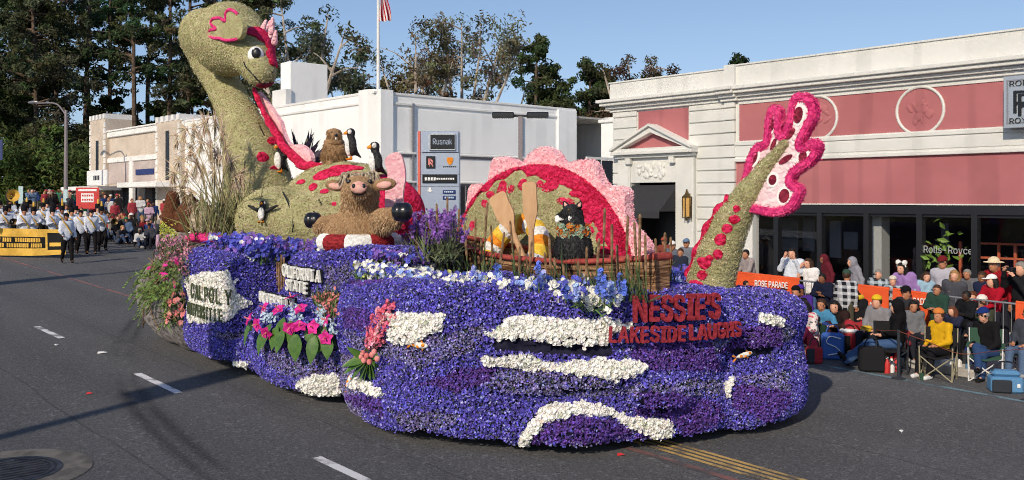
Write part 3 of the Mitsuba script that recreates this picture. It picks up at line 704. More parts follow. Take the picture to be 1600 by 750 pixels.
# rounded grey boulder at the head end
def rock_sdf(p):
    d = soft([ell((18.3, 8.2, .95), (1.35, 1.55, 1.12)), ell((17.3, 7.75, .75), (1.0, 1.0, .85)), ell((18.6, 10.6, .9), (1.4, 1.9, 1.0)), lobe([(16.6, 7.3), (17.6, 7.0), (18.8, 7.2), (19.3, 8.2), (19.3, 12), (16.5, 12.2)], .2, 1.5, .35, .1)], .3)(p)
    return d - .10 * (meshkit.fbm(p * 1.1, 3, 9) - .5) * 2
RK = surf(rock_sdf, .1, (16.2, 6.3, .05), (20, 12.8, 2.3))
part(FL, 'rock', tm(WW(RK.vertices), np.asarray(RK.faces)[:, ::-1]), 'grey_seed', smooth=True, label='rounded grey seed covered rock at the head end of the float')
part(FL, 'chassis', cat([bx(9.6, 16.4, 7.8, 12.0, .12, .5), bx(8.2, 9.6, 9.2, 12, .12, .5), bx(16.4, 19, 7.8, 12, .12, .5)]), 'black_rubber')
for u in (8.9, 13.4, 17.6):
    for v in (8.0, 11.7):
        m = trimesh.creation.cylinder(.4, .26, sections=24)
        m.apply_transform(trimesh.transformations.rotation_matrix(math.pi / 2, (1, 0, 0)))
        part(FL, 'wheel', place(m, W(u, v, .4), U3, V3, Z3), 'black_rubber', smooth=40)

# where each kind of blossom grows: distance along the float's near edge (s) and height (w)
EDGE = np.array([(16.95, 8.0), (16.9, 7.15), (16.4, 6.84), (15.6, 6.80), (14.95, 6.84), (14.72, 7.02), (14.64, 7.45), (14.3, 7.2), (13.4, 6.8), (12.7, 6.8), (12.1, 7.05), (11.75, 7.15), (10.9, 7.05), (10.0, 6.98), (9.35, 7.12), (8.85, 7.52), (8.38, 8.02), (7.92, 8.62), (7.56, 9.4), (7.42, 9.95), (7.28, 10.55), (7.2, 11.2), (7.35, 11.95), (7.9, 12.5), (10, 12.7), (16.5, 12.5)])
ES = np.concatenate([[0], np.cumsum(np.linalg.norm(np.diff(EDGE, axis=0), axis=1))])
def along(q):
    best, s = np.full(len(q), 1e9), np.zeros(len(q))
    for i in range(len(EDGE) - 1):
        e = EDGE[i + 1] - EDGE[i]; h = np.clip(((q - EDGE[i]) @ e) / (e @ e), 0, 1)
        d = np.linalg.norm(q - EDGE[i] - h[:, None] * e, axis=1); m = d < best
        best[m] = d[m]; s[m] = (ES[i] + h * (ES[i + 1] - ES[i]))[m]
    return s
PATCH = [
    (3, [(7.02, 1.19), (8.45, 1.28), (8.92, 1.38), (9.78, 1.62), (9.78, 1.41), (9.59, 1.28), (9.26, 1.14), (8.81, 1.0), (7.35, 0.98)]),
    (3, [(9.7, 1.01), (10.07, 1.01), (10.44, 1.01), (10.86, 1.0), (11.26, 0.96), (11.46, 0.9), (11.61, 0.87), (11.57, 0.83), (11.56, 0.76), (11.2, 0.74), (10.84, 0.71), (10.44, 0.75), (10.05, 0.8), (9.84, 0.81), (9.63, 0.81), (9.67, 0.91)]),
    (3, [(8.43, 0.38), (8.96, 0.45), (9.42, 0.48), (9.38, 0.33), (8.68, 0.17), (8.59, 0.3)]),
    (3, [(11.29, 1.31), (11.98, 1.35), (12.84, 1.35), (13.13, 1.41), (13.43, 1.47), (13.11, 1.3), (12.56, 1.2), (11.98, 1.24), (11.46, 1.27), (11.38, 1.29)]),
    (3, [(11.66, 0.89), (12.16, 0.89), (12.92, 0.82), (12.95, 0.69), (12.97, 0.56), (12.21, 0.72), (11.69, 0.82), (11.67, 0.86)]),
    (3, [(13.26, 0.81), (13.6, 0.83), (14.03, 0.82), (14.11, 0.65), (14.18, 0.47), (13.85, 0.51), (13.57, 0.54), (13.4, 0.68)]),
    (3, [(4.92, 0.7), (5.97, 0.83), (6.6, 0.85), (6.61, 0.67), (6.61, 0.48), (6.35, 0.45), (6.04, 0.39), (5.73, 0.43), (5.32, 0.45), (5.14, 0.58)]),
    (3, [(5.56, 1.91), (6.07, 1.98), (6.31, 2.04), (6.49, 2.03), (6.74, 2.02), (6.52, 1.89), (6.35, 1.75), (6.16, 1.62), (5.95, 1.48), (5.91, 1.7)]),
    (2, [(10.25, 0.18), (10.35, 0.31), (10.44, 0.42), (10.61, 0.47), (10.81, 0.51), (11.01, 0.49), (11.23, 0.45), (11.37, 0.38), (11.51, 0.31), (11.54, 0.22), (11.29, 0.14), (10.98, 0.21), (10.6, 0.23)]),
    (2, [(7.02, 1.51), (7.51, 1.57), (7.94, 1.61), (8.06, 1.5), (8.13, 1.39), (7.49, 1.29), (7.03, 1.22), (7.03, 1.37)]),
    (2, [(11.5, 1.35), (11.98, 1.39), (12.6, 1.34), (12.79, 1.1), (13.09, 0.9), (12.58, 0.96), (12.16, 1.03), (11.62, 1.09), (11.5, 1.19)]),
    (2, [(7.33, 0.39), (7.92, 0.46), (8.32, 0.48), (8.38, 0.38), (8.37, 0.27), (7.98, 0.32), (7.32, 0.3), (7.35, 0.35)]),
    (2, [(9.46, 1.03), (9.68, 1.05), (9.89, 1.08), (9.81, 0.97), (9.75, 0.86), (9.57, 0.8), (9.39, 0.74), (9.17, 0.77), (8.93, 0.78), (9.2, 0.92)]),
    (2, [(13.17, 0.73), (13.57, 0.66), (14.15, 0.54), (14.19, 0.38), (13.68, 0.19), (13.16, 0.44)]),
    (2, [(11.53, 0.8), (11.73, 0.81), (11.98, 0.81), (12.41, 0.65), (12.92, 0.49), (12.96, 0.32), (12.29, 0.15), (12.17, 0.26), (12.11, 0.34), (11.84, 0.42), (11.57, 0.49), (11.61, 0.62)]),
    (2, [(13.22, 1.5), (13.52, 1.5), (13.91, 1.49), (13.95, 1.34), (13.99, 1.18), (13.77, 1.17), (13.56, 1.16), (13.17, 1.17), (12.68, 1.2), (13.01, 1.33)]),
    (2, [(11.58, 0.31), (11.81, 0.24), (12.07, 0.15), (11.58, 0.22)]),
    (2, [(5.25, 0.95), (6.1, 1.0), (6.69, 1.0), (6.68, 0.93), (6.68, 0.86), (6.16, 0.82), (5.46, 0.74), (5.36, 0.84)]),
    (2, [(6.35, 1.75), (6.54, 1.81), (6.74, 1.86), (6.74, 1.81), (8.09, 1.94), (7.73, 1.87), (7.26, 1.79), (7.08, 1.77), (6.81, 1.74), (6.36, 1.7)]),
    (0, [(8.22, 1.5), (8.22, 1.5), (8.22, 1.5), (8.23, 1.5), (8.24, 1.49), (8.23, 1.5)]),
    (1, [(8.39, 1.58), (8.52, 1.61), (8.65, 1.65), (8.97, 1.67), (9.23, 1.69), (9.22, 1.63), (9.22, 1.57), (9.12, 1.5), (9.02, 1.43), (8.88, 1.38), (8.7, 1.32), (8.57, 1.31), (8.44, 1.3), (8.5, 1.46)]),
    (1, [(9.96, 1.66), (10.44, 1.66), (11.19, 1.66), (11.51, 1.64), (11.23, 1.47), (11.21, 1.34), (10.82, 1.4), (10.44, 1.42), (10.05, 1.43), (9.8, 1.43)]),
    (1, [(9.68, 1.25), (9.97, 1.26), (10.44, 1.2), (11.0, 1.18), (11.49, 1.14), (11.64, 1.07), (11.47, 1.03), (11.26, 0.98), (10.82, 1.02), (10.37, 1.05), (9.97, 1.11), (9.69, 1.15)]),
    (1, [(10.14, 0.15), (10.28, 0.4), (10.44, 0.53), (10.54, 0.57), (10.83, 0.62), (11.26, 0.54), (11.47, 0.47), (12.05, 0.36), (12.08, 0.19), (11.86, 0.23), (11.51, 0.34), (11.26, 0.48), (10.88, 0.53), (10.44, 0.43), (10.25, 0.19)]),
    (1, [(7.52, 0.55), (7.94, 0.57), (8.25, 0.57), (8.31, 0.54), (8.36, 0.51), (8.2, 0.5), (8.03, 0.48), (7.82, 0.49), (7.58, 0.48), (7.55, 0.51)]),
    (1, [(13.01, 0.72), (13.1, 0.76), (13.19, 0.8), (13.19, 0.77), (13.18, 0.73), (13.13, 0.7), (13.09, 0.67), (13.08, 0.62), (13.06, 0.57), (13.03, 0.56), (13.0, 0.56), (13.01, 0.64)]),
    (1, [(13.48, 1.62), (13.66, 1.6), (13.86, 1.57), (13.86, 1.52), (13.86, 1.47), (13.66, 1.5), (13.49, 1.53), (13.49, 1.57)]),
    (1, [(5.99, 0.33), (6.08, 0.37), (6.16, 0.4), (6.38, 0.45), (6.57, 0.49), (6.6, 0.42), (6.62, 0.34), (6.61, 0.29), (6.58, 0.23), (6.35, 0.22), (6.04, 0.18), (6.03, 0.26)]),
    (1, [(6.74, 1.99), (6.74, 2.01), (6.8, 2.03), (6.83, 1.96), (6.86, 1.9), (6.9, 1.84), (8.54, 1.99), (8.3, 1.98), (8.02, 1.96), (6.74, 1.82), (6.74, 1.85), (6.74, 1.92)]),
    (1, [(1.68, 1.52), (2.27, 1.65), (3.01, 1.73), (3.13, 1.56), (3.13, 1.35), (3.36, 1.23), (3.14, 1.12), (3.03, 0.93), (2.67, 0.86), (1.73, 0.76), (1.56, 1.42)]),
    (1, [(3.08, 0.25), (3.18, 0.28), (4.12, 0.3), (4.1, 0.26), (4.04, 0.22)]),
]
def kind_of(q, n):
    """0 blue, 1 white, 2 deep purple, 3 grey lavender"""
    s = along(q[:, :2]); w = q[:, 2]
    jx = s + .10 * (meshkit.fbm(q * 6, 3, 5) - .5) * 2; jw = w + .05 * (meshkit.fbm(q * 5 + 9, 2, 6) - .5) * 2
    # away from the patches: broad drifts of the three colours
    mixr = np.random.default_rng(4).random(len(q))
    k = np.zeros(len(q), int)
    f = meshkit.fbm(np.stack([s * .55, w * 1.5, s * 0], -1), 3, 21)
    side = (n[:, 2] < .75) & (w < 1.6)
    k[side & (f < .40)] = 3
    from shapely import contains_xy
    for kind, poly in PATCH:
        g = Polygon(poly).buffer(0); a = contains_xy(g, jx, jw)
        k[a & (mixr > (.0 if kind == 1 else .14))] = kind
    return k
rng = np.random.default_rng(11)
NB = 330000
pos, nrm, fi = sample(SK, NB * 2, rng)
nu = nrm.copy()
near = (pos[:, 1] < 9.2) | (pos[:, 0] < 8.6) & (pos[:, 1] < 12.7)
top = nrm[:, 2] > .8
keep = (nrm[:, 2] > -.75) & (near | (rng.random(len(pos)) < .06)) & (~top | (rng.random(len(pos)) < .8)) & ~(top & (pos[:, 1] > 11) & (rng.random(len(pos)) < .7))
dark_slot = np.min([s(pos) for s in slots], 0) < .03
pos, nrm = pos[keep & ~dark_slot], nrm[keep & ~dark_slot]
kinds = kind_of(pos, nrm)
w1 = kinds == 1; pos = np.vstack([pos, pos[w1] + rng.normal(0, .012, (w1.sum(), 3))]); nrm = np.vstack([nrm, nrm[w1]]); kinds = np.concatenate([kinds, kinds[w1]])
def wn(n): return n @ np.array([[*DU, 0], [*DV, 0], [0, 0, 1]])
PAL = {0: (.135, .115, .51), 1: (.86, .85, .82), 2: (.145, .07, .34), 3: (.25, .22, .44)}
NM = {0: 'blue_blossoms', 1: 'white_blossoms', 2: 'purple_blossoms', 3: 'lavender_blossoms'}
LBL = {0: 'bright blue flower heads', 1: 'white flower heads in wave stripes', 2: 'deep purple flower drifts', 3: 'greyish lavender flower drifts'}
for k in range(4):
    m = kinds == k; p, n = pos[m], nrm[m]; c = jitter(PAL[k], len(p), rng, (.40, .08, .38, .34)[k], (.08, .02, .08, .09)[k])
    if k in (0, 3):                                   # calyces, stems and paler throats between the petals
        r = rng.random(len(p)); c[r < .10] = jitter((.46, .45, .86), (r < .10).sum(), rng, .2); c[r > (.94 if k == 0 else .85)] = jitter((.07, .085, .05), (r > (.94 if k == 0 else .85)).sum(), rng, .3)
    if k == 1:
        r = rng.random(len(p)); c[r < .06] = jitter((.45, .46, .36), (r < .06).sum(), rng, .2)
    size = rng.uniform(.012, .024, len(p)) * (1.0, 1.35, 1.0, .9)[k]
    p = p + n * (rng.uniform(.0, .06, (len(p), 1)) + (.03 if k == 1 else 0))
    ms, vc = scatter(*blossom(5 if k == 1 else 3, .75), WW(p), wn(n), size, tilt=.7, rng=rng, col=c)
    part(FL, NM[k], ms, 'petal_white' if k == 1 else 'petal_blue', kind='stuff', label=LBL[k], color=vc)

# lettering standing on the skirt
mat('letter_red', mottled((.20, .018, .028), (.34, .035, .05), 30), .8, .2)
mat('letter_green', mottled((.035, .05, .025), (.09, .11, .06), 40), .8, .2)
mat('letter_white', mottled((.62, .62, .58), (.78, .78, .74), 30), .8, .2)
mat('letter_black', (.02, .02, .022), .7, .2)
def edge_at(s, win=.25):
    i = int(np.clip(np.searchsorted(ES, s) - 1, 0, len(EDGE) - 2)); h = (s - ES[i]) / (ES[i + 1] - ES[i])
    p = EDGE[i] + h * (EDGE[i + 1] - EDGE[i])
    a, b = [np.array([np.interp(s + d, ES, EDGE[:, 0]), np.interp(s + d, ES, EDGE[:, 1])]) for d in (-win, win)]
    t = (b - a) / np.linalg.norm(b - a); return p, t, np.array([t[1], -t[0]]) * -1
SKT = trimesh.Trimesh(SK.vertices, SK.faces, process=False)
def write_along(name, txt, s0, s1, w, h, out, m, wob=0.0, depth=.05, sag=0.0, halo=None, lbl=None, rr=random.Random(2), zscale=1.0, paths=None, win=.25, gap=.12):
    """letters one by one along the skirt between s0 and s1"""
    gl = [None if c == ' ' else meshkit.text_mesh(c, h, depth, True) for c in txt]
    wd = [h * .45 if g is None else np.ptp(g.bounds[:, 0]) + h * gap for g in gl]
    sc = (s1 - s0) / sum(wd); s = s0; ms, hs = [], []
    for c, g, d in zip(txt, gl, wd):
        if g is not None:
            if paths is None:
                p, t, n = edge_at(s + d * sc / 2, win)
                if n @ (np.array([11.5, 9.8]) - p) > 0: n = -n
            else:
                p, t, n = paths(s + d * sc / 2)
            hit = SKT.ray.intersects_location(np.array([[*(p + n * 1.2 + t * q2), w + h * q3] for q2 in (-win * .36, 0, win * .36) for q3 in (.05, .5, .9)]), np.repeat([[-n[0], -n[1], 0]], 9, 0), multiple_hits=False)[0]
            o = (p + n * max(np.max((hit[:, :2] - p) @ n) if len(hit) else 0, -.6)) + n * out
            g.apply_translation((-g.bounds[:, 0].mean(), 0, 0)); g.apply_scale((sc, zscale, 1))
            g.apply_transform(trimesh.transformations.rotation_matrix(rr.uniform(-1, 1) * wob, (0, 0, 1)))
            ex, ez = W(*t, 0) - W(0, 0, 0), W(*n, 0) - W(0, 0, 0); ex[2] = ez[2] = 0
            q = W(o[0], o[1], w + rr.uniform(-1, 1) * wob * .1 + sag * ((s + d * sc / 2 - s0) / (s1 - s0)))
            ms.append(place(g, q, ex, Z3, ez))
            if halo:
                b = g.bounds; e = h * .09
                hh = extr(unary_union([Polygon(x) for x in [g.vertices[f][:, :2] for f in g.faces] if Polygon(x).area > 1e-9]).buffer(e, join_style=2), depth * .6)
                hs.append(place(hh, q - ez * .02, ex, Z3, ez))
        s += d * sc
    part(FL, name, cat(ms), m, label=lbl)
    if halo: part(FL, name + '_backing', cat(hs), halo)
write_along('california_lettering', 'CALIFORNIA', 0.0, 1.18, 1.72, .18, .07, 'letter_white', .06, zscale=1.0, lbl='white capitals on the purple upper tier', halo='letter_black', paths=lambda s: (np.array([13.95 - s, 7.45]), np.array([-1.0, 0]), np.array([0, -1.0])))
write_along('state_lettering', 'STATE', 0.22, .92, 1.52, .17, .07, 'letter_white', .06, halo='letter_black', paths=lambda s: (np.array([13.95 - s, 7.45]), np.array([-1.0, 0]), np.array([0, -1.0])))
write_along('university_lettering', 'UNIVERSITY', -.06, 1.15, 1.33, .155, .07, 'letter_white', .06, halo='letter_black', paths=lambda s: (np.array([13.95 - s, 7.43]), np.array([-1.0, 0]), np.array([0, -1.0])))
write_along('cal_poly_lettering', 'CAL POLY', 1.92, 3.12, 1.19, .19, .15, 'letter_green', .03, depth=.018, zscale=1.3, gap=.34, lbl='dark green capitals on the white panel')
write_along('universities_lettering', 'UNIVERSITIES', 1.86, 3.12, .91, .15, .15, 'letter_green', .02, depth=.018, zscale=1.35, gap=.36)
write_along('title_lettering', 'NESSIE\'S', 11.49, 12.71, 1.66, .27, .12, 'letter_red', .05, win=.5, depth=.07, zscale=1.15, lbl='large dark red title letters on the top edge')
write_along('subtitle_lettering', 'LAKESIDE LAUGHS', 11.17, 13.0, 1.42, .185, .16, 'letter_red', .06, win=.7, depth=.06, lbl='smaller dark red letters below the title')

# ================================================================ the lake monster: neck and body, hump and tail, covered in seed and petals
def _moss(p, n, uv):
    a = fbm(p.x * 5, p.y * 5, p.z * 5, 3); b = noise(p.x * 38, p.y * 38, p.z * 38)
    c = mix((.25, .245, .105), (.47, .445, .255), dr.clip(.22 + .9 * (a - .5) + .85 * (b - .2), 0, 1))
    c = mix(c, mi.Color3f(.33, .24, .16), .4 * smoothstep(.5, .75, noise(p.x * 9, p.y * 9, p.z * 11)))
    return c
mat('moss_seed', mikit.proc(_moss), .95, .1, sheen=.4, bump=mikit.proc(lambda p, n, uv: fbm(p.x * 16, p.y * 16, p.z * 30, 3) , eps=.004), bscale=.035)
def petal_mat(name, a, b, s=22):
    mat(name, mikit.proc(lambda p, n, uv: mix(a, b, smoothstep(.25, .75, fbm(p.x * s, p.y * s, p.z * s, 2)))), .9, .15, sheen=.3, bump=mikit.proc(lambda p, n, uv: fbm(p.x * s * 1.4, p.y * s * 1.4, p.z * s * 1.4, 2), eps=.004), bscale=.04)
petal_mat('red_petal', (.36, .006, .03), (.68, .03, .11))
petal_mat('pink_petal', (.80, .36, .42), (.92, .60, .62))
petal_mat('magenta_petal', (.52, .02, .14), (.80, .07, .25))
petal_mat('pale_petal', (.80, .55, .60), (.93, .78, .78))
petal_mat('maroon_petal', (.14, .012, .03), (.30, .03, .06))
mat('black_bead', (.012, .012, .014), .35, .5)
mat('white_bead', (.80, .80, .78), .5, .3)
def pr(px, py, v, rpx):
    p = onv(px, py, v); return p, rpx * p[1] / F
def chain(rows, k=.12):
    q = [pr(*r) for r in rows]
    return [seg(a[0], b[0], a[1], b[1]) for a, b in zip(q[:-1], q[1:])]
_RAYS = {}
def on(name, mesh):
    mesh = trimesh.Trimesh(np.asarray(mesh.vertices), np.asarray(mesh.faces), process=False); _RAYS[name] = (mesh, mesh.ray, np.array(mesh.vertex_normals))
def sight(name, px, py):
    """where a sight line of the survey meets the named surface: point and soft normal"""
    m, r, vn = _RAYS[name]
    d = np.array([[(px - 800) / F, 1, -(py - HZ) / F]])
    loc, _, t = r.intersects_location([[0, 0, CAM_H]], d, multiple_hits=False)
    if not len(loc): return None, None
    n = vn[m.faces[t[0]]].mean(0); n /= np.linalg.norm(n)
    if n @ d[0] > 0: n = -n
    return loc[0], n
def march(f, px, py): return sight(f, px, py)[0]
def blot(f, pts, off=.03, h=.035, z=1.0, rr=random.Random(4)):
    """irregular petal patches lying on the surface f: (px, py, half width in px, half height in px)"""
    es = []
    for r in pts:
        px, py, rx = r[:3]; ry = r[3] if len(r) > 3 else rx
        p = march(f, px, py)
        if p is None: continue
        s = p[1] / F
        for k in range(4):
            o = np.array([rr.uniform(-.45, .45) * rx * s, 0, rr.uniform(-.45, .45) * ry * s])
            es.append(ell(p + o, (rx * s * .72, .35, ry * s * .72)))
    return es
LM = thing('lake_monster', 'giant moss green lake monster sculpture with long neck, hump and upright tail', 'sculpture')
VN = 9.3
neck = chain([(418, 375, VN, 62), (408, 315, VN, 56), (398, 252, VN, 47), (376, 190, VN, 31), (351, 138, VN, 26), (327, 98, VN - .05, 26), (319, 66, VN - .1, 35)])
oc, orad = pr(322, 54, VN - .1, 39.5)
head = [seg(oc, pr(352, 58, VN - .15, 1)[0], orad, pr(352, 58, VN - .2, 34)[1]), seg(pr(360, 62, VN - .2, 1)[0], pr(390, 78, VN - .35, 1)[0], pr(1, 60, VN, 34)[1] * .98, pr(390, 78, VN - .35, 35)[1]),
        seg(pr(390, 80, VN - .35, 1)[0], pr(408, 113, VN - .5, 1)[0], pr(390, 80, VN - .35, 35)[1], pr(408, 113, VN - .5, 24)[1])]
body = [ell(W(16.0, 9.7, 2.35), (2.0, 1.05, 1.28), axes((*DU, 0))), ell(W(15.3, 9.9, 2.4), (1.15, .9, 1.1), axes((*DU, 0))), ell(onv(432, 345, 8.55), (.78, .62, .66)), ell(onv(500, 350, 8.9), (.75, .55, .6)), ell(W(18.6, 9.3, 2.2), (1.2, 1.0, .9), axes((*DU, 0)))]
DN = soft(neck + head, .1)
NK = soft(neck + head[:1], .07)
def monster_sdf(p): 
    a, b = soft([NK] + body, .2)(p), soft(head, .06)(p)
    h = np.maximum(.06 - np.abs(a - b), 0) / .06
    d = np.minimum(a, b) - h * h * .015
    return np.maximum(d, 2.05 - p[:, 2])
lo = np.min([f.lo for f in neck + head + body], 0); hi = np.max([f.hi for f in neck + head + body], 0); lo[2] = 2.0
MB = surf(monster_sdf, .075, lo, hi)
part(LM, 'body', MB, 'moss_seed', smooth=True); on('monster', MB)
def sh(name, es, mtl, off=.022, h=.035, f=monster_sdf, lbl=None, k=.05):
    if not es: return
    g = soft(es, k); m = surf(shell(f, g, off), h, g.lo, g.hi); part(LM, name, m, mtl, smooth=25, label=lbl)
spots = [(404, 160, 9, 10), (419, 183, 7, 7), (430, 219, 9), (411, 245, 9, 8), (440, 244, 8, 5), (425, 200, 3), (428, 262, 6, 3), (408, 153, 5, 6)]
for s in spots: sh('petal_spot', blot('monster', [s]), 'red_petal')
back = [(500, 275, 22, 9), (520, 268, 30, 8), (470, 268, 16, 6), (540, 262, 28, 6), (490, 292, 10, 6), (530, 290, 12, 8), (507, 300, 7, 4), (470, 285, 9, 4), (545, 285, 12, 12), (522, 318, 4, 3), (560, 275, 14, 9)]
for s in back: sh('back_blotch', blot('monster', [s]), 'red_petal')
# strip and fin down the back of the neck
rim_px = [(396, 138), (405, 160), (417, 185), (430, 207), (443, 228), (458, 245), (476, 258), (505, 262)]
def rimpt(px, py, dv): 
    return onv(px, py, VN + dv)
rp = catmull([rimpt(x, y, .15) for x, y in rim_px], 6)
ns0 = soft([seg(rp[i], rp[i + 1], .05 + .05 * i / len(rp)) for i in range(len(rp) - 1)], .04)
def ns(p): return ns0(p) + .07 * (meshkit.fbm(p * 6, 2, 8) - .5)
ns.lo, ns.hi = ns0.lo - .05, ns0.hi + .05
part(LM, 'neck_stripe', surf(ns, .035), 'red_petal', smooth=True)
def plate(pts, v, th, n=6, shift=None):
    """a plate standing along the float: an outline surveyed in the plane v"""
    P = np.array([onv(x, y, v) for x, y in pts]); a = -(P[:, 0] * DU[0] + P[:, 1] * DU[1]); b = P[:, 2]
    return (smooth_poly(np.stack([a, b], -1), n) if n else Polygon(np.stack([a, b], -1)))
def stand(poly, v, th, bev=.0):
    m = extr(poly, th)
    return place(m, np.array([*(v * DV), 0]), -U3, Z3, V3)
fin = plate([(405, 145), (418, 158), (432, 178), (441, 192), (446, 210), (456, 226), (472, 226), (486, 238), (489, 252), (484, 264), (466, 256), (448, 232), (425, 195)], VN + .35, .1)
part(LM, 'neck_fin', stand(fin, VN + .3, .1), 'pink_petal')
# face
mat('eye_white', (.78, .78, .76), .25, .5)
ep = march('monster', 399, 85); en = sight('monster', 399, 85)[1]; toc = np.array([0, 0, CAM_H]) - ep; toc /= np.linalg.norm(toc)
eyek = part(LM, 'eye', surf(ell(ep - en * .03, (.165, .11, .185)), .02), 'eye_white', smooth=True)
ed = en * .6 + toc * .4; ed /= np.linalg.norm(ed)
part(eyek, 'pupil', surf(ell(ep + ed * .07 + np.array([.03, 0, -.01]), (.095, .06, .115)), .015), 'black_bead', smooth=True)
part(eyek, 'glint', surf(ell(ep + ed * .135 + np.array([-.005, 0, .045]), (.022, .02, .025)), .008), 'white_bead', smooth=True)
def surf_line(f, pts, r, off=.0, n=6):
    q = [march(f, x, y) for x, y in pts]; q = [p for p in q if p is not None]
    return tube(catmull(q, n), r, 6)
part(LM, 'mouth', surf_line('monster', [(381, 97), (384, 104), (391, 112), (399, 121), (406, 128), (413, 130), (421, 128)], .018), 'black_bead', smooth=True)
part(LM, 'nostril', surf(ell(march('monster', 425, 113), (.03, .03, .02)), .01), 'black_bead', smooth=True)
part(LM, 'chin_petals', surf(shell(monster_sdf, soft([ell(march('monster', 412, 134), (.16, .2, .05)), ell(march('monster', 424, 131), (.08, .15, .05))], .05), .02), .03), 'maroon_petal', smooth=True)
sh('brow_crest', [e for s in ((396, 50, 11, 8), (408, 51, 13, 11), (418, 59, 13, 13), (423, 73, 11, 16), (427, 90, 8, 14), (429, 100, 5, 8)) for e in blot('monster', [s])], 'red_petal', .05, lbl='red petal crest over the brow')
for x, y, l in ((416, 52, .22), (424, 50, .24), (429, 66, .18), (420, 62, .16), (410, 47, .14)):
    p = march('monster', x, y)
    if p is None: p = onv(x, y, VN - .4)
    n = sight('monster', x, y)[1]; n = np.array([.3, -.8, .3]) if n is None else n
    part(LM, 'crest_tuft', surf(seg(p, p + n * .08 + np.array([.02, 0, l]), .07, .035), .025), 'pink_petal', smooth=True)
ear_px = [(376, 57), (379, 38), (371, 22), (360, 15), (353, 20), (352, 33), (343, 28), (332, 30), (330, 38), (338, 45), (329, 47), (326, 54), (332, 59), (343, 60), (353, 63), (366, 62)]
ve = UV(march('monster', 350, 45))[1] - .12
ear = plate(ear_px, ve, .1, 5)
ek = part(LM, 'ear', stand(ear, ve, .1), 'moss_seed', label='scalloped ear with pink rim')
ring_ = np.array(ear.exterior.coords); k0 = np.argmin(np.hypot(*(ring_ - plate([(366, 62), (365, 61), (364, 62)], ve, 0, 0).exterior.coords[0]).T))
pts = [np.array([*(-a * DU + (ve - .0) * DV), b]) for a, b in ring_]
import_idx = [i for i in range(len(pts)) if pts[i][0] < onv(372, 30, ve)[0]]
seq = [pts[i] for i in import_idx]
part(ek, 'ear_rim', tube(np.array(seq), .035, 6), 'magenta_petal', smooth=True)
# creases
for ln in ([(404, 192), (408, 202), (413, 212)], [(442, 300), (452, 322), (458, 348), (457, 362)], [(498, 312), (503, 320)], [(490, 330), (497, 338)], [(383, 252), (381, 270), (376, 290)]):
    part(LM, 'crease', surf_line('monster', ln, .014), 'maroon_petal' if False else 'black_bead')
# flank behind the bull: red slope and pink upright fin
sl = plate([(560, 330), (556, 282), (580, 266), (604, 262), (628, 272), (648, 296), (662, 322), (664, 345)], 10.1, .5)
part(LM, 'red_flank', surf(soft([ell(W(*uvw(onv(600, 325, 9.6))[:2], uvw(onv(600, 325, 9.6))[2]), (.66, .5, .62)), ell(onv(630, 338, 9.9), (.40, .45, .46))], .2), .07), 'red_petal', smooth=True)
fp = [(606, 335), (604, 300), (607, 272), (603, 252), (612, 240), (622, 238), (628, 250), (631, 275), (628, 300), (625, 335)]
P = np.array([onv(x, y, 9.0) for x, y in fp])
fm = extr(smooth_poly(np.stack([P[:, 0], P[:, 2]], -1), 6), .18)
part(LM, 'flank_fin', place(fm, np.array([0, P[:, 1].mean(), 0]), np.array([1.0, 0, 0]), Z3, np.array([0, 1.0, 0])), 'pink_petal')

# ---- hump
VH = 10.55
hl, hr_, ht = UV(onv(724, 385, VH))[0], UV(onv(986, 395, VH))[0], onv(860, 263, VH)[2]
hu, ha = (hl + hr_) / 2, abs(hl - hr_) / 2; zb_ = 2.15; hb = ht - zb_
def hump_q(p):
    u = p[:, 0] * DU[0] + p[:, 1] * DU[1]; v = p[:, 0] * DV[0] + p[:, 1] * DV[1]
    return (u - hu) / ha, (v - VH) / .34, (p[:, 2] - zb_) / hb
def hump_sdf(p):
    a, b, c = hump_q(p)
    r = np.sqrt(a * a + c * c); 
    k = (np.abs(r) ** 7 + np.abs(b) ** 7) ** (1 / 7)
    s = np.where(np.abs(b) > r, .52, (ha + hb) / 2)
    return np.maximum((k - 1) * .9, zb_ - .25 - p[:, 2])
o = W(hu, VH, 0); ext = 2.3
hump_sdf.lo = np.array([o[0] - ext, o[1] - ext, zb_ - .25]); hump_sdf.hi = np.array([o[0] + ext, o[1] + ext, ht + .1])
def hump_d(p): return hump_sdf(p) * .5
HM = surf(hump_sdf, .07); part(LM, 'hump', HM, 'moss_seed', smooth=True); on('hump', HM)
def band(p):
    a, b, c = hump_q(p); r = np.sqrt(a * a + c * c); ang = np.arctan2(c, -a)
    edge = .80 + .09 * np.clip((math.pi / 2 + .25 - np.arctan2(c, a)) / -2, -1, 1) * -1 * 0 + np.where(a > 0, .165, .125) + .025 * np.sin(np.arctan2(c, a) * 23) * (a > -.2) + .02 * np.sin(np.arctan2(c, a) * 9 + 1)
    return np.maximum(edge - r, 0) + np.minimum(edge - r, 0)
def bandshell(p): return np.maximum(hump_sdf(p) - .03, band(p) * .9)
part(LM, 'hump_border', surf(bandshell, .05, hump_sdf.lo - .1, hump_sdf.hi + .1), 'red_petal', smooth=50)
def shh(name, s, mtl='red_petal'):
    es = blot('hump', [s])
    if not es: return
    g = soft(es, .05); m = surf(shell(hump_sdf, g, .022), .03, g.lo, g.hi); part(LM, name, m, mtl, smooth=25)
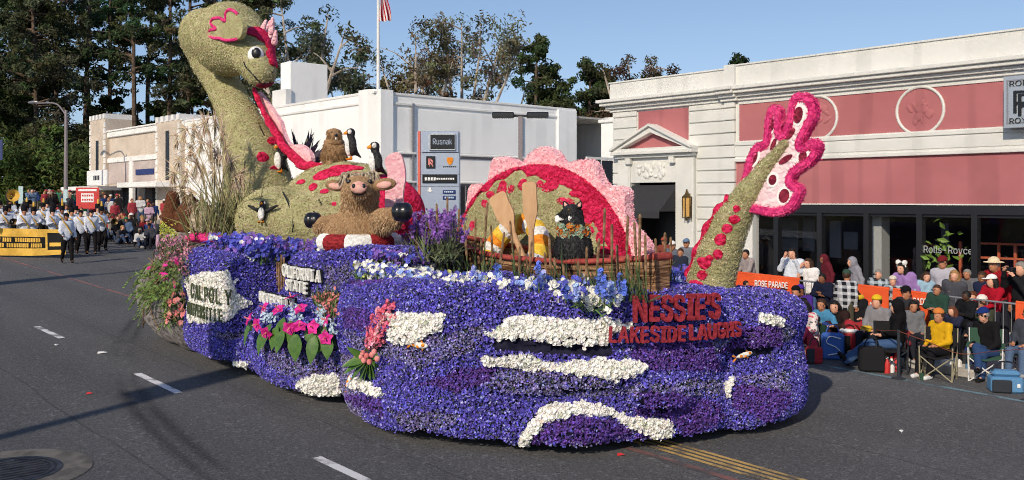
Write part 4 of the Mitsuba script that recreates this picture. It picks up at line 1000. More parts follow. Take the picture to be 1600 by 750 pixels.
for s in ((782, 296, 10, 13), (798, 296, 5, 7), (816, 287, 8, 9), (842, 288, 6, 6), (860, 290, 13, 10), (885, 315, 14, 7), (910, 322, 5, 5), (916, 339, 11, 12), (922, 361, 6, 7), (938, 371, 7, 9), (768, 305, 9, 6), (955, 350, 9, 12), (944, 392, 10, 6), (905, 300, 15, 8), (757, 318, 6, 6), (738, 352, 4, 8), (722, 372, 4, 5)):
    shh('hump_blotch', s)
frill = [(735, 350), (738, 310), (741, 292), (752, 288), (766, 290), (772, 272), (776, 252), (788, 246), (804, 249), (822, 256), (830, 246), (842, 236), (856, 230), (872, 238), (882, 252), (892, 256), (912, 251), (928, 251), (936, 262), (944, 280), (952, 290), (974, 293), (984, 300), (984, 322), (988, 345), (1000, 362), (1014, 378), (1018, 394), (990, 402), (860, 402), (740, 396)]
fr_ = plate(frill, VH + .12, .12, 4)
part(LM, 'hump_frill', stand(fr_, VH + .0, .2), 'pink_petal', label='pale pink scalloped frill along the ridge of the hump')

# ---- tail
VT = 10.8
tl = chain([(1103, 478, VT, 37), (1111, 440, VT, 35), (1124, 396, VT, 32), (1144, 345, VT, 27), (1169, 302, VT, 19.5), (1197, 262, VT, 12.5), (1226, 224, VT - .05, 7)])
TS0 = soft(tl, .04)
def TS(p): return TS0(p)
TS.lo, TS.hi = TS0.lo, TS0.hi
TM_ = surf(TS, .055); on('tail', TM_)
part(LM, 'tail', TM_, 'moss_seed', smooth=True, label='moss green tail rising from the rear of the float')
for s in ((1147, 345, 8, 7), (1136, 358, 7, 7), (1125, 375, 8, 10), (1122, 398, 7, 7), (1100, 412, 8, 9), (1098, 430, 6, 7), (1088, 445, 8, 6), (1152, 326, 4, 5), (1108, 405, 5, 4)):
    es = blot('tail', [s])
    if not es: continue
    g = soft(es, .05); part(LM, 'tail_spot', surf(shell(TS, g, .02), .025, g.lo, g.hi), 'red_petal', smooth=25)
ts = catmull([onv(x, y, VT - .08) for x, y in ((1068, 470), (1076, 438), (1090, 400), (1106, 362), (1124, 332), (1142, 312))], 5)
part(LM, 'tail_stripe', tube(ts, [.085 + .025 * math.sin(i * 1.3) for i in range(len(ts))], 8), 'red_petal', smooth=True)
fl_px = [(1166, 325), (1185, 333), (1216, 337), (1240, 328), (1253, 307), (1254, 293), (1241, 283), (1250, 270), (1270, 257), (1281, 241), (1283, 225), (1271, 217), (1256, 226), (1266, 204), (1277, 181), (1273, 157), (1259, 146), (1243, 148), (1235, 165), (1232, 187), (1224, 207), (1223, 187), (1222, 172), (1213, 165), (1203, 171), (1198, 192), (1195, 220), (1182, 226), (1171, 245), (1164, 272), (1158, 298)]
fo_ = plate(fl_px, VT, .1, 4); fi_ = fo_.buffer(-.105)
FK = part(LM, 'tail_fluke', stand(fi_.buffer(.03), VT - .03, .08), 'pale_petal', label='pink fluke with magenta rim and maroon spots')
rim = fo_.difference(fi_)
part(FK, 'fluke_rim', cat([stand(rim, VT - .05, .12), stand(fo_.buffer(-.03).difference(fi_.buffer(.03)), VT - .065, .15)]), 'magenta_petal')
for (x, y, rx, ry, rot) in ((1250, 180, 7, 13, -12), (1208, 195, 5, 10, -8), (1180, 246, 6, 12, -25), (1238, 209, 4, 10, -40), (1257, 245, 6, 9, -25), (1230, 249, 4, 13, -60), (1210, 281, 6, 8, -20), (1228, 306, 8, 11, -20), (1211, 226, 3, 10, -25), (1190, 257, 4, 8, -30)):
    c = onv(x, y, VT); s = c[1] / F; a = -(c[0] * DU[0] + c[1] * DU[1])
    g = affinity.rotate(affinity.scale(Point(a, c[2]).buffer(1, 12), rx * s * 1.1, ry * s), rot)
    if rx > 4: part(FK, 'spot_ring', stand(g.buffer(.035), VT - .04, .1), 'white_bead')
    part(FK, 'fluke_spot', stand(g, VT - .05, .12), 'maroon_petal')

# ---- the covering itself: seeds, moss flakes and petals glued on one by one
mat('flake', VC, .9, .1)
def cover_flakes(parent, name, mesh, n, cols, size, rng, tilt=.55, lift=.012, ok=None, label=None):
    m = trimesh.Trimesh(np.asarray(mesh.vertices), np.asarray(mesh.faces), process=False)
    p, nn, _ = sample(m, n, rng)
    if ok is not None: k = ok(p, nn); p, nn = p[k], nn[k]
    k = np.clip((meshkit.fbm(p * 4, 3, 12) - .3) * 2.2 + rng.normal(0, .25, len(p)), 0, .999)
    c = np.array(cols)[(k * len(cols)).astype(int)] * np.clip(1 + rng.normal(0, .2, (len(p), 1)), .4, 1.6)
    ms, vc = scatter(*LEAF, p + nn * lift, nn, rng.uniform(size * .6, size * 1.3, len(p)), tilt=tilt, rng=rng, col=np.clip(c, 0, 1))
    part(parent, name, ms, 'flake', color=vc, kind='stuff', label=label)
_rf = np.random.default_rng(41)
MOSS = [(.30, .285, .13), (.38, .36, .18), (.47, .43, .25), (.44, .36, .23), (.56, .52, .33)]
seen_side = lambda p, n: (n @ np.array([-.2, -.95, .2])) > -.35
# bare of flakes where petals, eye and mouth lie
bare = [sight('monster', x, y)[0] for x, y in ((399, 85), (396, 50), (408, 51), (418, 59), (423, 73), (427, 90), (404, 160), (419, 183), (430, 219), (411, 245), (500, 275), (520, 268), (540, 262), (470, 268), (490, 292), (530, 290), (545, 285), (560, 275))]
bare = [b for b in bare if b is not None]
def not_bare(p, n): return seen_side(p, n) & (np.min([np.linalg.norm(p - b, axis=1) for b in bare], 0) > .17)
cover_flakes(LM, 'seed_flakes', MB, 42000, MOSS, .042, _rf, ok=not_bare, label='glued seeds and moss flakes')
hb_ = lambda p, n: seen_side(p, n) & (band(p) > .02)
cover_flakes(LM, 'hump_flakes', HM, 16000, MOSS, .036, _rf, ok=hb_)
cover_flakes(LM, 'tail_flakes', TM_, 9000, MOSS, .034, _rf, ok=seen_side)
cover_flakes(LM, 'border_petals', surf(bandshell, .07, hump_sdf.lo - .1, hump_sdf.hi + .1), 9000, [(.42, .008, .04), (.60, .02, .09), (.72, .05, .14)], .045, _rf, ok=seen_side)
cover_flakes(LM, 'frill_petals', stand(fr_, VH + .0, .2), 8000, [(.78, .36, .42), (.88, .50, .54), (.92, .62, .64)], .05, _rf, ok=seen_side)
cover_flakes(FK, 'rim_petals', stand(rim, VT - .05, .12), 6000, [(.55, .03, .16), (.70, .06, .22), (.82, .12, .30)], .036, _rf, ok=seen_side)
# ================================================================ the figures and the boat on the float
mat('brown_fur', mikit.proc(lambda p, n, uv: mix((.17, .095, .045), (.42, .27, .15), dr.clip(.1 + .9 * (.5 * fbm(p.x * 9, p.y * 9, p.z * 5, 3) + .5 * noise(p.x * 60, p.y * 60, p.z * 30)), 0, 1))), .95, .1, sheen=.4,
    bump=mikit.proc(lambda p, n, uv: fbm(p.x * 30, p.y * 30, p.z * 18, 3), eps=.004), bscale=.035)
mat('dark_brown_fur', mikit.proc(lambda p, n, uv: mix((.06, .022, .012), (.15, .06, .032), noise(p.x * 50, p.y * 50, p.z * 30))), .95, .1, bump=mikit.proc(lambda p, n, uv: fbm(p.x * 30, p.y * 30, p.z * 18, 3), eps=.004), bscale=.03)
mat('grey_fur', mottled((.20, .16, .11), (.50, .42, .32), 22, 3), .95, .1)
mat('pink_skin', mottled((.62, .32, .26), (.74, .42, .36), 14), .7, .3)
mat('black_seed', mottled((.008, .008, .009), (.028, .028, .03), 30), .7, .35, bump=mikit.proc(lambda p, n, uv: fbm(p.x * 26, p.y * 26, p.z * 26, 2), eps=.004), bscale=.02)
mat('black_gloss', (.010, .010, .013), .25, .6)
mat('white_flake', mottled((.60, .60, .57), (.84, .83, .80), 26), .9, .15, bump=mikit.proc(lambda p, n, uv: fbm(p.x * 30, p.y * 30, p.z * 30, 2), eps=.004), bscale=.02)
mat('orange_petal', mottled((.62, .18, .015), (.78, .30, .03), 20), .8, .2)
mat('yellow_petal', mottled((.66, .40, .03), (.80, .56, .08), 20), .8, .2)
mat('red_bean', mottled((.16, .008, .012), (.33, .025, .03), 34), .8, .25, bump=mikit.proc(lambda p, n, uv: fbm(p.x * 34, p.y * 34, p.z * 34, 2), eps=.004), bscale=.03)
mat('oar_wood', mikit.proc(lambda p, n, uv: mix((.42, .24, .12), (.56, .36, .20), fbm(p.x * 18, p.y * 18, p.z * 3, 3))), .7, .3)
mat('boat_wood', mikit.proc(lambda p, n, uv: mix((.10, .05, .024), (.36, .205, .11), smoothstep(.3, .7, fbm(p.x * 3, p.y * 3, p.z * 26, 3)))), .85, .2, bump=mikit.proc(lambda p, n, uv: fbm(p.x * 4, p.y * 4, p.z * 30, 3), eps=.004), bscale=.05)
mat('boat_rim', mottled((.26, .035, .03), (.38, .07, .055), 12), .7, .3)
mat('gold_green', mottled((.10, .16, .05), (.30, .30, .10), 18), .8, .2)

class Body:
    """a figure's own axes: origin, heading (its front) and size"""
    def __init__(s, o, front, scale, up=(0, 0, 1)):
        f = np.asarray(front, float); f = f / np.linalg.norm(f)
        l = np.cross(up, f); l /= np.linalg.norm(l); u = np.cross(f, l)
        s.o, s.R, s.k = np.asarray(o, float), np.stack([f, l, u], 1), scale      # local x front, y its left, z up
    def p(s, *q): return s.o + s.R @ (np.array(q, float) * s.k)
    def e(s, c, r, d=None, up=(0, 0, 1)):
        return ell(s.p(*c), np.array(r) * s.k, s.R if d is None else s.R @ axes(d, up))
    def g(s, a, b, ra, rb=None): return seg(s.p(*a), s.p(*b), ra * s.k, (ra if rb is None else rb) * s.k)
toward = np.array([.0, -1.0, 0])
def puffin(name, label, o, front, k, wing=0.0, lean=(0, 0, 1), h=.022, group=None):
    t = thing(name, label, 'bird')
    b = Body(o, front, k, lean)
    coat = soft([b.e((0, 0, .42), (.17, .18, .30)), b.g((0, 0, .62), (.02, 0, .84), .11, .10), b.e((.02, 0, .88), (.13, .12, .12)), b.g((-.12, 0, .25), (-.30, 0, .08), .08, .03)], .06)
    part(t, 'body', surf(coat, h), 'black_seed', smooth=True)
    bel = b.e((.10, 0, .40), (.16, .15, .30)); part(t, 'belly', surf(shell(coat, bel, .02), h), 'white_flake', smooth=50)
    for s in (1, -1):
        if wing > 0:
            a, c = (0, s * .15, .58), (.02, s * (.15 + .42 * wing), .58 + .30 * (wing - .6))
            part(t, 'wing', surf(soft([b.g(a, c, .07, .035), b.g((-.08, s * .15, .5), c, .05, .03)], .05), h), 'black_seed', smooth=True)
        else:
            part(t, 'wing', surf(b.e((-.03, s * .17, .44), (.11, .05, .25)), h), 'black_seed', smooth=True)
        part(t, 'cheek', surf(shell(coat, b.e((.06, s * .09, .88), (.075, .06, .085)), .015), h * .8), 'white_flake', smooth=50)
        ey = b.p(.085, s * .098, .915); part(t, 'eye', surf(ell(ey, (.028 * k,) * 3), h * .6), 'black_gloss', smooth=True)
        part(t, 'foot', surf(soft([b.e((.08, s * .09, .03), (.12, .07, .03)), b.g((.0, s * .08, .12), (.03, s * .09, .03), .03)], .03), h), 'orange_petal', smooth=True)
    part(t, 'beak', surf(soft([b.g((.12, 0, .87), (.25, 0, .83), .06, .02), b.g((.12, 0, .84), (.22, 0, .81), .045, .02)], .03), h * .8), 'orange_petal', smooth=True)
    return t
def onm(px, py, f=None):
    p = march('monster', px, py); return p
f_ = (.35, -.8, 0)
p = onm(438, 268); puffin('puffin', 'black and white puffin with spread wings standing at the foot of the neck', p + [0, 0, -.03], (-.65, -.75, 0), .64, .8)
p = onm(410, 347); puffin('puffin', 'black and white puffin with raised wings landing on the monster front flank', p + [0, -.06, -.02], (-.2, -.9, .15), .42, 1.25)
pz_ = onv(549, 250, 9.5); puffin('puffin', 'upright black and white puffin facing the brown groundhog on the back', pz_, (-.95, -.3, 0), .60, 0)
pz_ = onv(588, 277, 9.3); puffin('puffin', 'leaning black and white puffin next to the pink fin on the back', pz_, (-.9, -.45, 0), .64, 0, lean=(-.38, -.1, .9))
# groundhog
gh = thing('groundhog', 'plump brown groundhog sitting on the monster back beside the puffins', 'animal')
b = Body(onv(522, 259, 9.6), (.35, -.9, 0), .76)
gs = soft([b.e((0, 0, .26), (.30, .33, .28)), b.e((.0, 0, .52), (.22, .24, .2)), b.e((.03, 0, .78), (.19, .18, .19)), b.e((.17, 0, .74), (.10, .10, .085)), b.e((-.02, .15, .88), (.03, .04, .04)), b.e((-.02, -.15, .88), (.03, .04, .04)), b.g((.1, .2, .5), (.24, .08, .38), .08, .06), b.g((.1, -.2, .5), (.24, -.08, .38), .08, .06), b.e((.22, .16, .05), (.15, .08, .07)), b.e((.22, -.16, .05), (.15, .08, .07))], .07)
part(gh, 'body', surf(gs, .022), 'brown_fur', smooth=True)
part(gh, 'neck_roll', surf(soft([b.g((.2 * math.cos(a), .2 * math.sin(a), .60), (.2 * math.cos(a + .6), .2 * math.sin(a + .6), .60), .06) for a in np.arange(0, 6.28, .6)], .05), .022), 'brown_fur', smooth=True)
part(gh, 'nose', surf(b.e((.27, 0, .77), (.035, .05, .04)), .012), 'black_gloss', smooth=True)
for s in (1, -1): part(gh, 'eye', surf(b.e((.175, s * .085, .85), (.03,) * 3), .012), 'black_gloss', smooth=True)
part(gh, 'teeth', surf(b.e((.255, 0, .685), (.03, .03, .04)), .01), 'white_bead', smooth=True)

# ---- highland calf in a swim ring
hc = thing('highland_calf', 'brown highland calf with outstretched forelegs and pink snout sitting in a swim ring', 'animal')
VB_ = 8.25
o = onv(560, 388, VB_); S = o[1] / F
b = Body(o, (.10, -1, 0), 1.0)
def cp_(px, py, dv=0.0): return onv(px, py, VB_ + dv)
cs = soft([ell(cp_(560, 366), (.55, .46, .42)), seg(cp_(561, 345), cp_(563, 300, -.05), .31, .27), ell(cp_(563, 300, -.10), (.29, .28, .27)), ell(cp_(561, 294, -.34), (.175, .18, .135)),
           seg(cp_(528, 352), cp_(503, 352, -.15), .21, .15), seg(cp_(597, 345), cp_(615, 339, -.15), .20, .15)], .08)
CM = surf(cs, .035); on('calf', CM); part(hc, 'body', CM, 'brown_fur', smooth=True)
part(hc, 'snout', surf(shell(cs, ell(cp_(560, 292, -.47), (.155, .16, .115)), .02), .025), 'pink_skin', smooth=50, label='pink snout')
for px in (553, 568):
    part(hc, 'nostril', surf(ell(march('calf', px, 291) , (.035, .04, .042)), .012), 'black_gloss', smooth=True)
part(hc, 'mouth', surf_line('calf', [(549, 299), (555, 303), (561, 304), (567, 303), (572, 299)], .014), 'black_gloss')
for px, s in ((545, -1), (578, 1)):
    e = march('calf', px, 284); part(hc, 'eye', surf(ell(e, (.045, .04, .04)), .014), 'black_gloss', smooth=True)
for px, py, s in ((525, 290, -1), (601, 288, 1)):
    c = cp_(px, py, .02)
    part(hc, 'ear', surf(ell(c, (.19, .06, .10), axes((s, 0, .12))), .025), 'brown_fur', smooth=True)
    part(hc, 'inner_ear', surf(ell(c + [0, -.05, -.01], (.13, .03, .06), axes((s, 0, .12))), .02), 'pink_skin', smooth=True)
for px, py, dv, r in ((489, 344, -.25, .135), (628, 331, -.25, .145)):
    c = cp_(px, py, dv)
    part(hc, 'hoof', surf(soft([ell(c + [-.045, 0, 0], (r * .78, r, r)), ell(c + [.05, 0, 0], (r * .78, r, r))], .01), .022), 'black_gloss', smooth=True)
rng = np.random.default_rng(3); locks = []
for i in range(70):
    a = rng.uniform(-1.35, 1.35); q = cp_(562, 279, -.05) + [.23 * math.sin(a), -.10 * math.cos(a) * rng.uniform(.2, 1.3), rng.uniform(-.02, .08)]
    locks.append(tube(catmull([q, q + [.07 * a * .5 + rng.normal(0, .03), -.07, .02], q + [.11 * a * .6 + rng.normal(0, .04), -.10, -.10 - rng.uniform(0, .08)]], 3), [.022, .022, .022, .018, .016, .012, .004], 5))
part(hc, 'fringe', cat(locks), 'grey_fur', smooth=True, kind='stuff')
def torus_seg(c, R, r, ex, ey, a0, a1, n=14, m=12, rz=1.0):
    g = np.linspace(a0, a1, n); ez = np.cross(ex, ey)
    p = np.array([c + R * (math.cos(t) * ex + math.sin(t) * ey) for t in g])
    v, f = [], []
    for i, t in enumerate(g):
        d = math.cos(t) * ex + math.sin(t) * ey
        for j in range(m):
            q = 2 * math.pi * j / m; v.append(p[i] + r * (math.cos(q) * d + rz * math.sin(q) * ez))
    for i in range(n - 1):
        for j in range(m):
            k = (j + 1) % m; f += [(i * m + j, (i + 1) * m + j, (i + 1) * m + k), (i * m + j, (i + 1) * m + k, i * m + k)]
    v += [p[0], p[-1]]; 
    for j in range(m):
        k = (j + 1) % m; f += [(len(v) - 2, j, k), (len(v) - 1, (n - 1) * m + k, (n - 1) * m + j)]
    return tm(v, f)
sr = thing('swim_ring', 'red and white striped swim ring lying on the blue flowers round the calf', 'swim ring')
cr = cp_(562, 377, .02); X3, Y3 = np.array([1.0, 0, 0]), np.array([0, 1.0, .02])
for i in range(10):
    a = i * math.pi / 5 + .12
    part(sr, 'white_segment' if i % 2 else 'red_segment', torus_seg(cr, .56, .14, X3, Y3, a, a + math.pi / 5 - .004), 'white_flake' if i % 2 else 'red_bean', smooth=50)

# ---- rowing boat with oars, a ring and a black dog
bt = thing('rowing_boat', 'brown wooden rowing boat with dark red rim standing among the cattails', 'boat')
bu0, bu1 = 7.75, 11.9; bv = 9.42
def boat_sec(t):
    u = bu1 + (bu0 - bu1) * t; hw = .56 * (1 - abs(2 * t - 1) ** 2.6) + .05
    if t > .5: hw = .56 * (1 - .72 * ((t - .5) * 2) ** 2.2)
    return u, hw, 2.24 + .16 * abs(2 * t - 1) ** 2.2
n = 25; ts_ = np.linspace(0, 1, n)
pl = []
for row in range(6):
    f0, f1 = row / 6, (row + 1) / 6
    for side in (-1, 1):
        v, f = [], []
        for i, t in enumerate(ts_):
            u, hw, zt2 = boat_sec(t)
            for q, o2 in ((f0, .0), (f0, .03), (f1, .005), (f1, -.02)):
                w_ = 1.75 + (zt2 - 1.75) * q; k = hw * (.62 + .38 * q ** .7) + o2
                v.append(W(u + (q - .5) * .12 * (1 - 2 * t), bv + side * k, w_))
        for i in range(n - 1):
            for j in range(4):
                k = (j + 1) % 4; f += [(i * 4 + j, (i + 1) * 4 + j, (i + 1) * 4 + k), (i * 4 + j, (i + 1) * 4 + k, i * 4 + k)]
        part(bt, 'plank', tm(v, f), 'boat_wood')
v, f = [], []
for t in ts_:
    u, hw, zt2 = boat_sec(t); v += [W(u, bv - hw * .62, 1.76), W(u, bv + hw * .62, 1.76)]
part(bt, 'bottom', tm(v, [x for i in range(n - 1) for x in ((2 * i, 2 * i + 1, 2 * i + 3), (2 * i, 2 * i + 3, 2 * i + 2))]), 'boat_wood')
u, hw, z2 = boat_sec(1.0)
part(bt, 'transom', lb(u - .03, u + .03, bv - hw * .9, bv + hw * .9, gz(u) + 1.75, gz(u) + z2), 'boat_wood')
for side in (-1, 1):
    part(bt, 'rim', tube([W(boat_sec(t)[0], bv + side * (boat_sec(t)[1] + .015), boat_sec(t)[2] + .02) for t in ts_], .055, 8, flat=.7), 'boat_rim', smooth=True)
part(bt, 'rim', tube([W(u, bv - hw - .02, z2 + .02), W(u, bv + hw + .02, z2 + .02)], .055, 8), 'boat_rim', smooth=True)
for tt in (.3, .62):
    u, hw, z2 = boat_sec(tt); part(bt, 'seat', bx(u - .12, u + .12, bv - hw * .9, bv + hw * .9, z2 - .22, z2 - .18), 'boat_wood')
def oar(label, tip, sh1, end, v, wide):
    t = thing('oar', label, 'oar')
    a, c, d = onv(*tip, v), onv(*sh1, v), onv(*end, v - .0)
    ax = (c - a) / np.linalg.norm(c - a); L = np.linalg.norm(c - a); sx = np.cross(ax, [0.25, 1, 0]); sx /= np.linalg.norm(sx); nn = np.cross(ax, sx)
    o = smooth_poly([(-.48 * wide, .04 * L), (0, 0), (.48 * wide, .04 * L), (.5 * wide, .3 * L), (.5 * wide, .6 * L), (.28 * wide, .85 * L), (.12 * wide, L * 1.04), (-.12 * wide, L * 1.04), (-.28 * wide, .85 * L), (-.5 * wide, .6 * L), (-.5 * wide, .3 * L)], 5)
    m = extr(o, .05); m.apply_translation((0, 0, -.025))
    part(t, 'blade', place(m, a, sx, ax, nn), 'oar_wood')
    part(t, 'shaft', tube(np.array([a + ax * L * .75, c, d]), [.03, .042, .045], 10), 'oar_wood', smooth=True)
oar('tilted wooden oar with its broad blade up, left of the straight one', (776, 304), (801, 362), (818, 402), 9.15, .27)
oar('upright wooden oar with its broad blade up beside the tilted one', (827, 284), (830, 362), (831, 446), 8.98, .20)
rg = thing('striped_ring', 'yellow, white and orange striped inflatable ring lying in the boat', 'swim ring')
cR = onv(803, 398, 9.5)
ex = -U3; ey = Z3 * .9 + V3 * .42; ey /= np.linalg.norm(ey)
cols = ['yellow_petal', 'orange_petal', 'white_flake', 'yellow_petal', 'white_flake', 'orange_petal', 'yellow_petal', 'orange_petal', 'white_flake', 'yellow_petal', 'orange_petal', 'white_flake']
for i, c in enumerate(cols * 2):
    a = i * math.pi / 12
    part(rg, c.split('_')[0] + '_segment', torus_seg(cR, .52, .155, ex, ey, a, a + math.pi / 12 - .004, 6), c, smooth=50)
dg = thing('black_dog', 'black dog sculpture with pricked ears, a bone in its mouth and a leafy collar', 'dog')
VD = 9.1
def dp(px, py, dv=0.0): return onv(px, py, VD + dv)
ds = soft([ell(dp(896, 392), (.26, .26, .34)), seg(dp(895, 378), dp(896, 350), .215, .15), ell(dp(894, 334), (.145, .14, .135)), seg(dp(890, 336, -.02), dp(879, 338, -.06), .095, .07), seg(dp(878, 362), dp(872, 395, -.05), .06, .07)], .04)
DM = surf(ds, .022); on('dog', DM); part(dg, 'body', DM, 'black_seed', smooth=True)
for px, s in ((884, -1), (905, 1)):
    c = dp(px, 321); part(dg, 'ear', surf(soft([seg(c, c + np.array([.02 * s, 0, .05]), .05, .018)], .02), .012), 'black_seed', smooth=True)
    part(dg, 'inner_ear', surf(seg(c + [.0, -.04, .0], c + np.array([.02 * s, -.025, .04]), .025, .008), .008), 'pink_skin', smooth=True)
e1 = march('dog', 889, 328); part(dg, 'eye', surf(ell(e1, (.022,) * 3), .008), 'bronze', smooth=True)
part(dg, 'nose', surf(ell(dp(872, 337, -.09), (.035, .035, .03)), .01), 'black_gloss', smooth=True)
bn = thing('bone', 'pale bone held in the black dog mouth', 'bone')
ba, bb = dp(871, 342.5, -.13), dp(891, 342.5, -.10)
own(bn, surf(soft([seg(ba, bb, .022)] + [ell(q + [0, 0, dz], (.034,) * 3) for q in (ba, bb) for dz in (.022, -.022)], .02), .01), 'white_bead', smooth=True)
co = thing('leaf_collar', 'garland collar of orange flowers and sage leaves round the dog neck', 'garland')
rng = np.random.default_rng(5); cc = dp(896, 361); q = []
for i in range(260):
    a = rng.uniform(0, 6.28); q.append(cc + [.20 * math.cos(a), .20 * math.sin(a), rng.uniform(-.07, .07)])
q = np.array(q); nn = q - cc; nn[:, 2] *= .3
mat('leafy', VC, .7, .25)
cl = np.array([(.55, .16, .02), (.22, .32, .20), (.30, .42, .33), (.40, .10, .03)])[rng.integers(0, 4, len(q))]
ms, vc = scatter(*blossom(4, .3), q, nn, rng.uniform(.03, .055, len(q)), tilt=.5, rng=rng, col=cl)
own(co, ms, 'leafy', color=vc); labels[co]['kind'] = 'thing'

# ---- small animals at the head end: two brown squirrels on a magenta bed
def squirrel(label, o, front, k, fur):
    t = thing('squirrel', label, 'animal'); b = Body(o, front, k)
    sq = soft([b.e((0, 0, .32), (.26, .22, .32)), b.e((.14, 0, .66), (.19, .15, .16)), b.e((.31, 0, .62), (.10, .08, .075)), b.g((.1, .14, .45), (.3, .08, .4), .07, .05), b.g((.1, -.14, .45), (.3, -.08, .4), .07, .05), b.e((.14, .16, .06), (.2, .09, .08)), b.e((.14, -.16, .06), (.2, .09, .08)), b.e((.08, .1, .83), (.04, .03, .08)), b.e((.08, -.1, .83), (.04, .03, .08))], .07)
    part(t, 'body', surf(sq, .028), fur, smooth=True)
    part(t, 'tail', surf(soft([b.g((-.2, 0, .1), (-.45, 0, .35), .12, .2), b.g((-.45, 0, .35), (-.42, 0, .78), .2, .15)], .1), .035), fur, smooth=True)
    part(t, 'nose', surf(b.e((.41, 0, .64), (.03, .03, .03)), .01), 'black_gloss', smooth=True)
    for s in (1, -1): part(t, 'eye', surf(b.e((.24, s * .12, .70), (.035,) * 3), .012), 'black_gloss', smooth=True)
squirrel('reddish brown squirrel sculpture on the magenta bed at the head end', onv(290, 362, 8.1), (.9, -.5, 0), .95, 'dark_brown_fur')
squirrel('grey and brown squirrel sculpture beside the pampas grass', onv(318, 366, 7.8), (.7, -.8, 0), .68, 'grey_fur')
mb_ = thing('magenta_bed', 'cushion of magenta petals under the squirrels on the grey rock', 'flower bed')
mbs = soft([ell(onv(292, 370, 7.75), (.42, .3, .10)), ell(onv(318, 372, 7.55), (.36, .28, .10)), ell(onv(334, 374, 7.5), (.25, .2, .07))], .15)
def mbf(p): return mbs(p) + .09 * (meshkit.fbm(p * 5, 3, 3) - .5)
mbf.lo, mbf.hi = mbs.lo - .1, mbs.hi + .1
mbm = surf(mbf, .03); mbm = max(trimesh.Trimesh(mbm.vertices, mbm.faces).split(only_watertight=False), key=lambda m: len(m.faces))
own(mb_, mbm, 'magenta_petal', smooth=True)

# ---- koi on the flower skirt
def koi(label, px, py, ang, L, v=None):
    t = thing('koi_fish', label, 'fish')
    c, n = sight('skirt', px, py); c = c + n * .07
    right = np.cross(Z3, n); right /= -np.linalg.norm(right) if right[0] < 0 else np.linalg.norm(right)
    up = np.cross(n, right) * (1 if np.cross(n, right)[2] > 0 else -1)
    d = math.cos(ang) * right + math.sin(ang) * up; e = -math.sin(ang) * right + math.cos(ang) * up
    fs = soft([ell(c, (L * .38, L * .12, L * .12), np.stack([d, e, n], 1)), seg(c - d * L * .3, c - d * L * .48, L * .05, L * .03)], .03)
    part(t, 'body', surf(fs, .014), 'white_flake', smooth=True)
    for k, (x, y) in enumerate(((.2, .05), (-.05, -.04), (-.25, .02))):
        part(t, 'orange_patch', surf(shell(fs, ell(c + d * L * x + e * L * y + n * .03, (L * .08, L * .08, L * .08)), .006), .01), 'orange_petal', smooth=50)
    for s in (1, -1):
        part(t, 'tail_fin', surf(ell(c - d * L * .56 + e * s * L * .09, (L * .12, L * .05, .015), np.stack([d * .85 - e * s * .5, e * .85 + d * s * .5, n], 1)), .012), 'orange_petal', smooth=True)
        part(t, 'side_fin', surf(ell(c + d * L * .1 + e * s * L * .15, (L * .09, L * .04, .014), np.stack([d * .5 - e * s * .85, e * .5 + d * s * .85, n], 1)), .012), 'orange_petal', smooth=True)
on('skirt', SKW)
koi('white and orange koi fish on the lavender flowers beside the pink snapdragons', 662, 537, .0, .34)
koi('small orange and white koi fish at the lower left corner of the flower skirt', 553, 598, 1.9, .28)
koi('red and white koi fish in the dark gap at the tail end', 1160, 552, .25, .30)

# ---- shaggy coats
def coat(parent, mesh, n, L, cols, rng, ok=None):
    m = trimesh.Trimesh(np.asarray(mesh.vertices), np.asarray(mesh.faces), process=False); p, nn, _ = sample(m, n, rng)
    if ok is not None: k = ok(p); p, nn = p[k], nn[k]
    t = p + nn * L * .45 + (np.array([0, 0, -1.0]) + rng.normal(0, .35, p.shape)) * L
    w = .006; d = t - p; sd = np.cross(d, rng.normal(size=p.shape)); sd /= np.linalg.norm(sd, axis=1, keepdims=True)
    v = np.stack([p - sd * w, p + sd * w, t], 1).reshape(-1, 3); f = np.arange(len(v)).reshape(-1, 3)
    c = np.array(cols)[rng.integers(0, len(cols), len(p))] * np.clip(1 + rng.normal(0, .22, (len(p), 1)), .4, 1.6)
    part(parent, 'coat', tm(v, f), 'flake', color=np.repeat(c, 3, 0), kind='stuff')
_rc = np.random.default_rng(6)
sn_c = cp_(560, 292, -.47)
TAN = [(.38, .25, .14), (.50, .34, .20), (.60, .44, .28), (.30, .19, .10)]
ec_ = [march('calf', x, 284) for x in (545, 578)]
coat(hc, CM, 16000, .042, TAN, _rc, ok=lambda p: (np.linalg.norm(p - sn_c, axis=1) > .20) & (np.min([np.linalg.norm(p - e, axis=1) for e in ec_], 0) > .10))
coat(gh, surf(gs, .04), 5000, .05, [(.22, .125, .06), (.34, .20, .10), (.42, .27, .14)], _rc)
coat(dg, DM, 5000, .03, [(.012, .012, .014), (.03, .03, .034)], _rc)
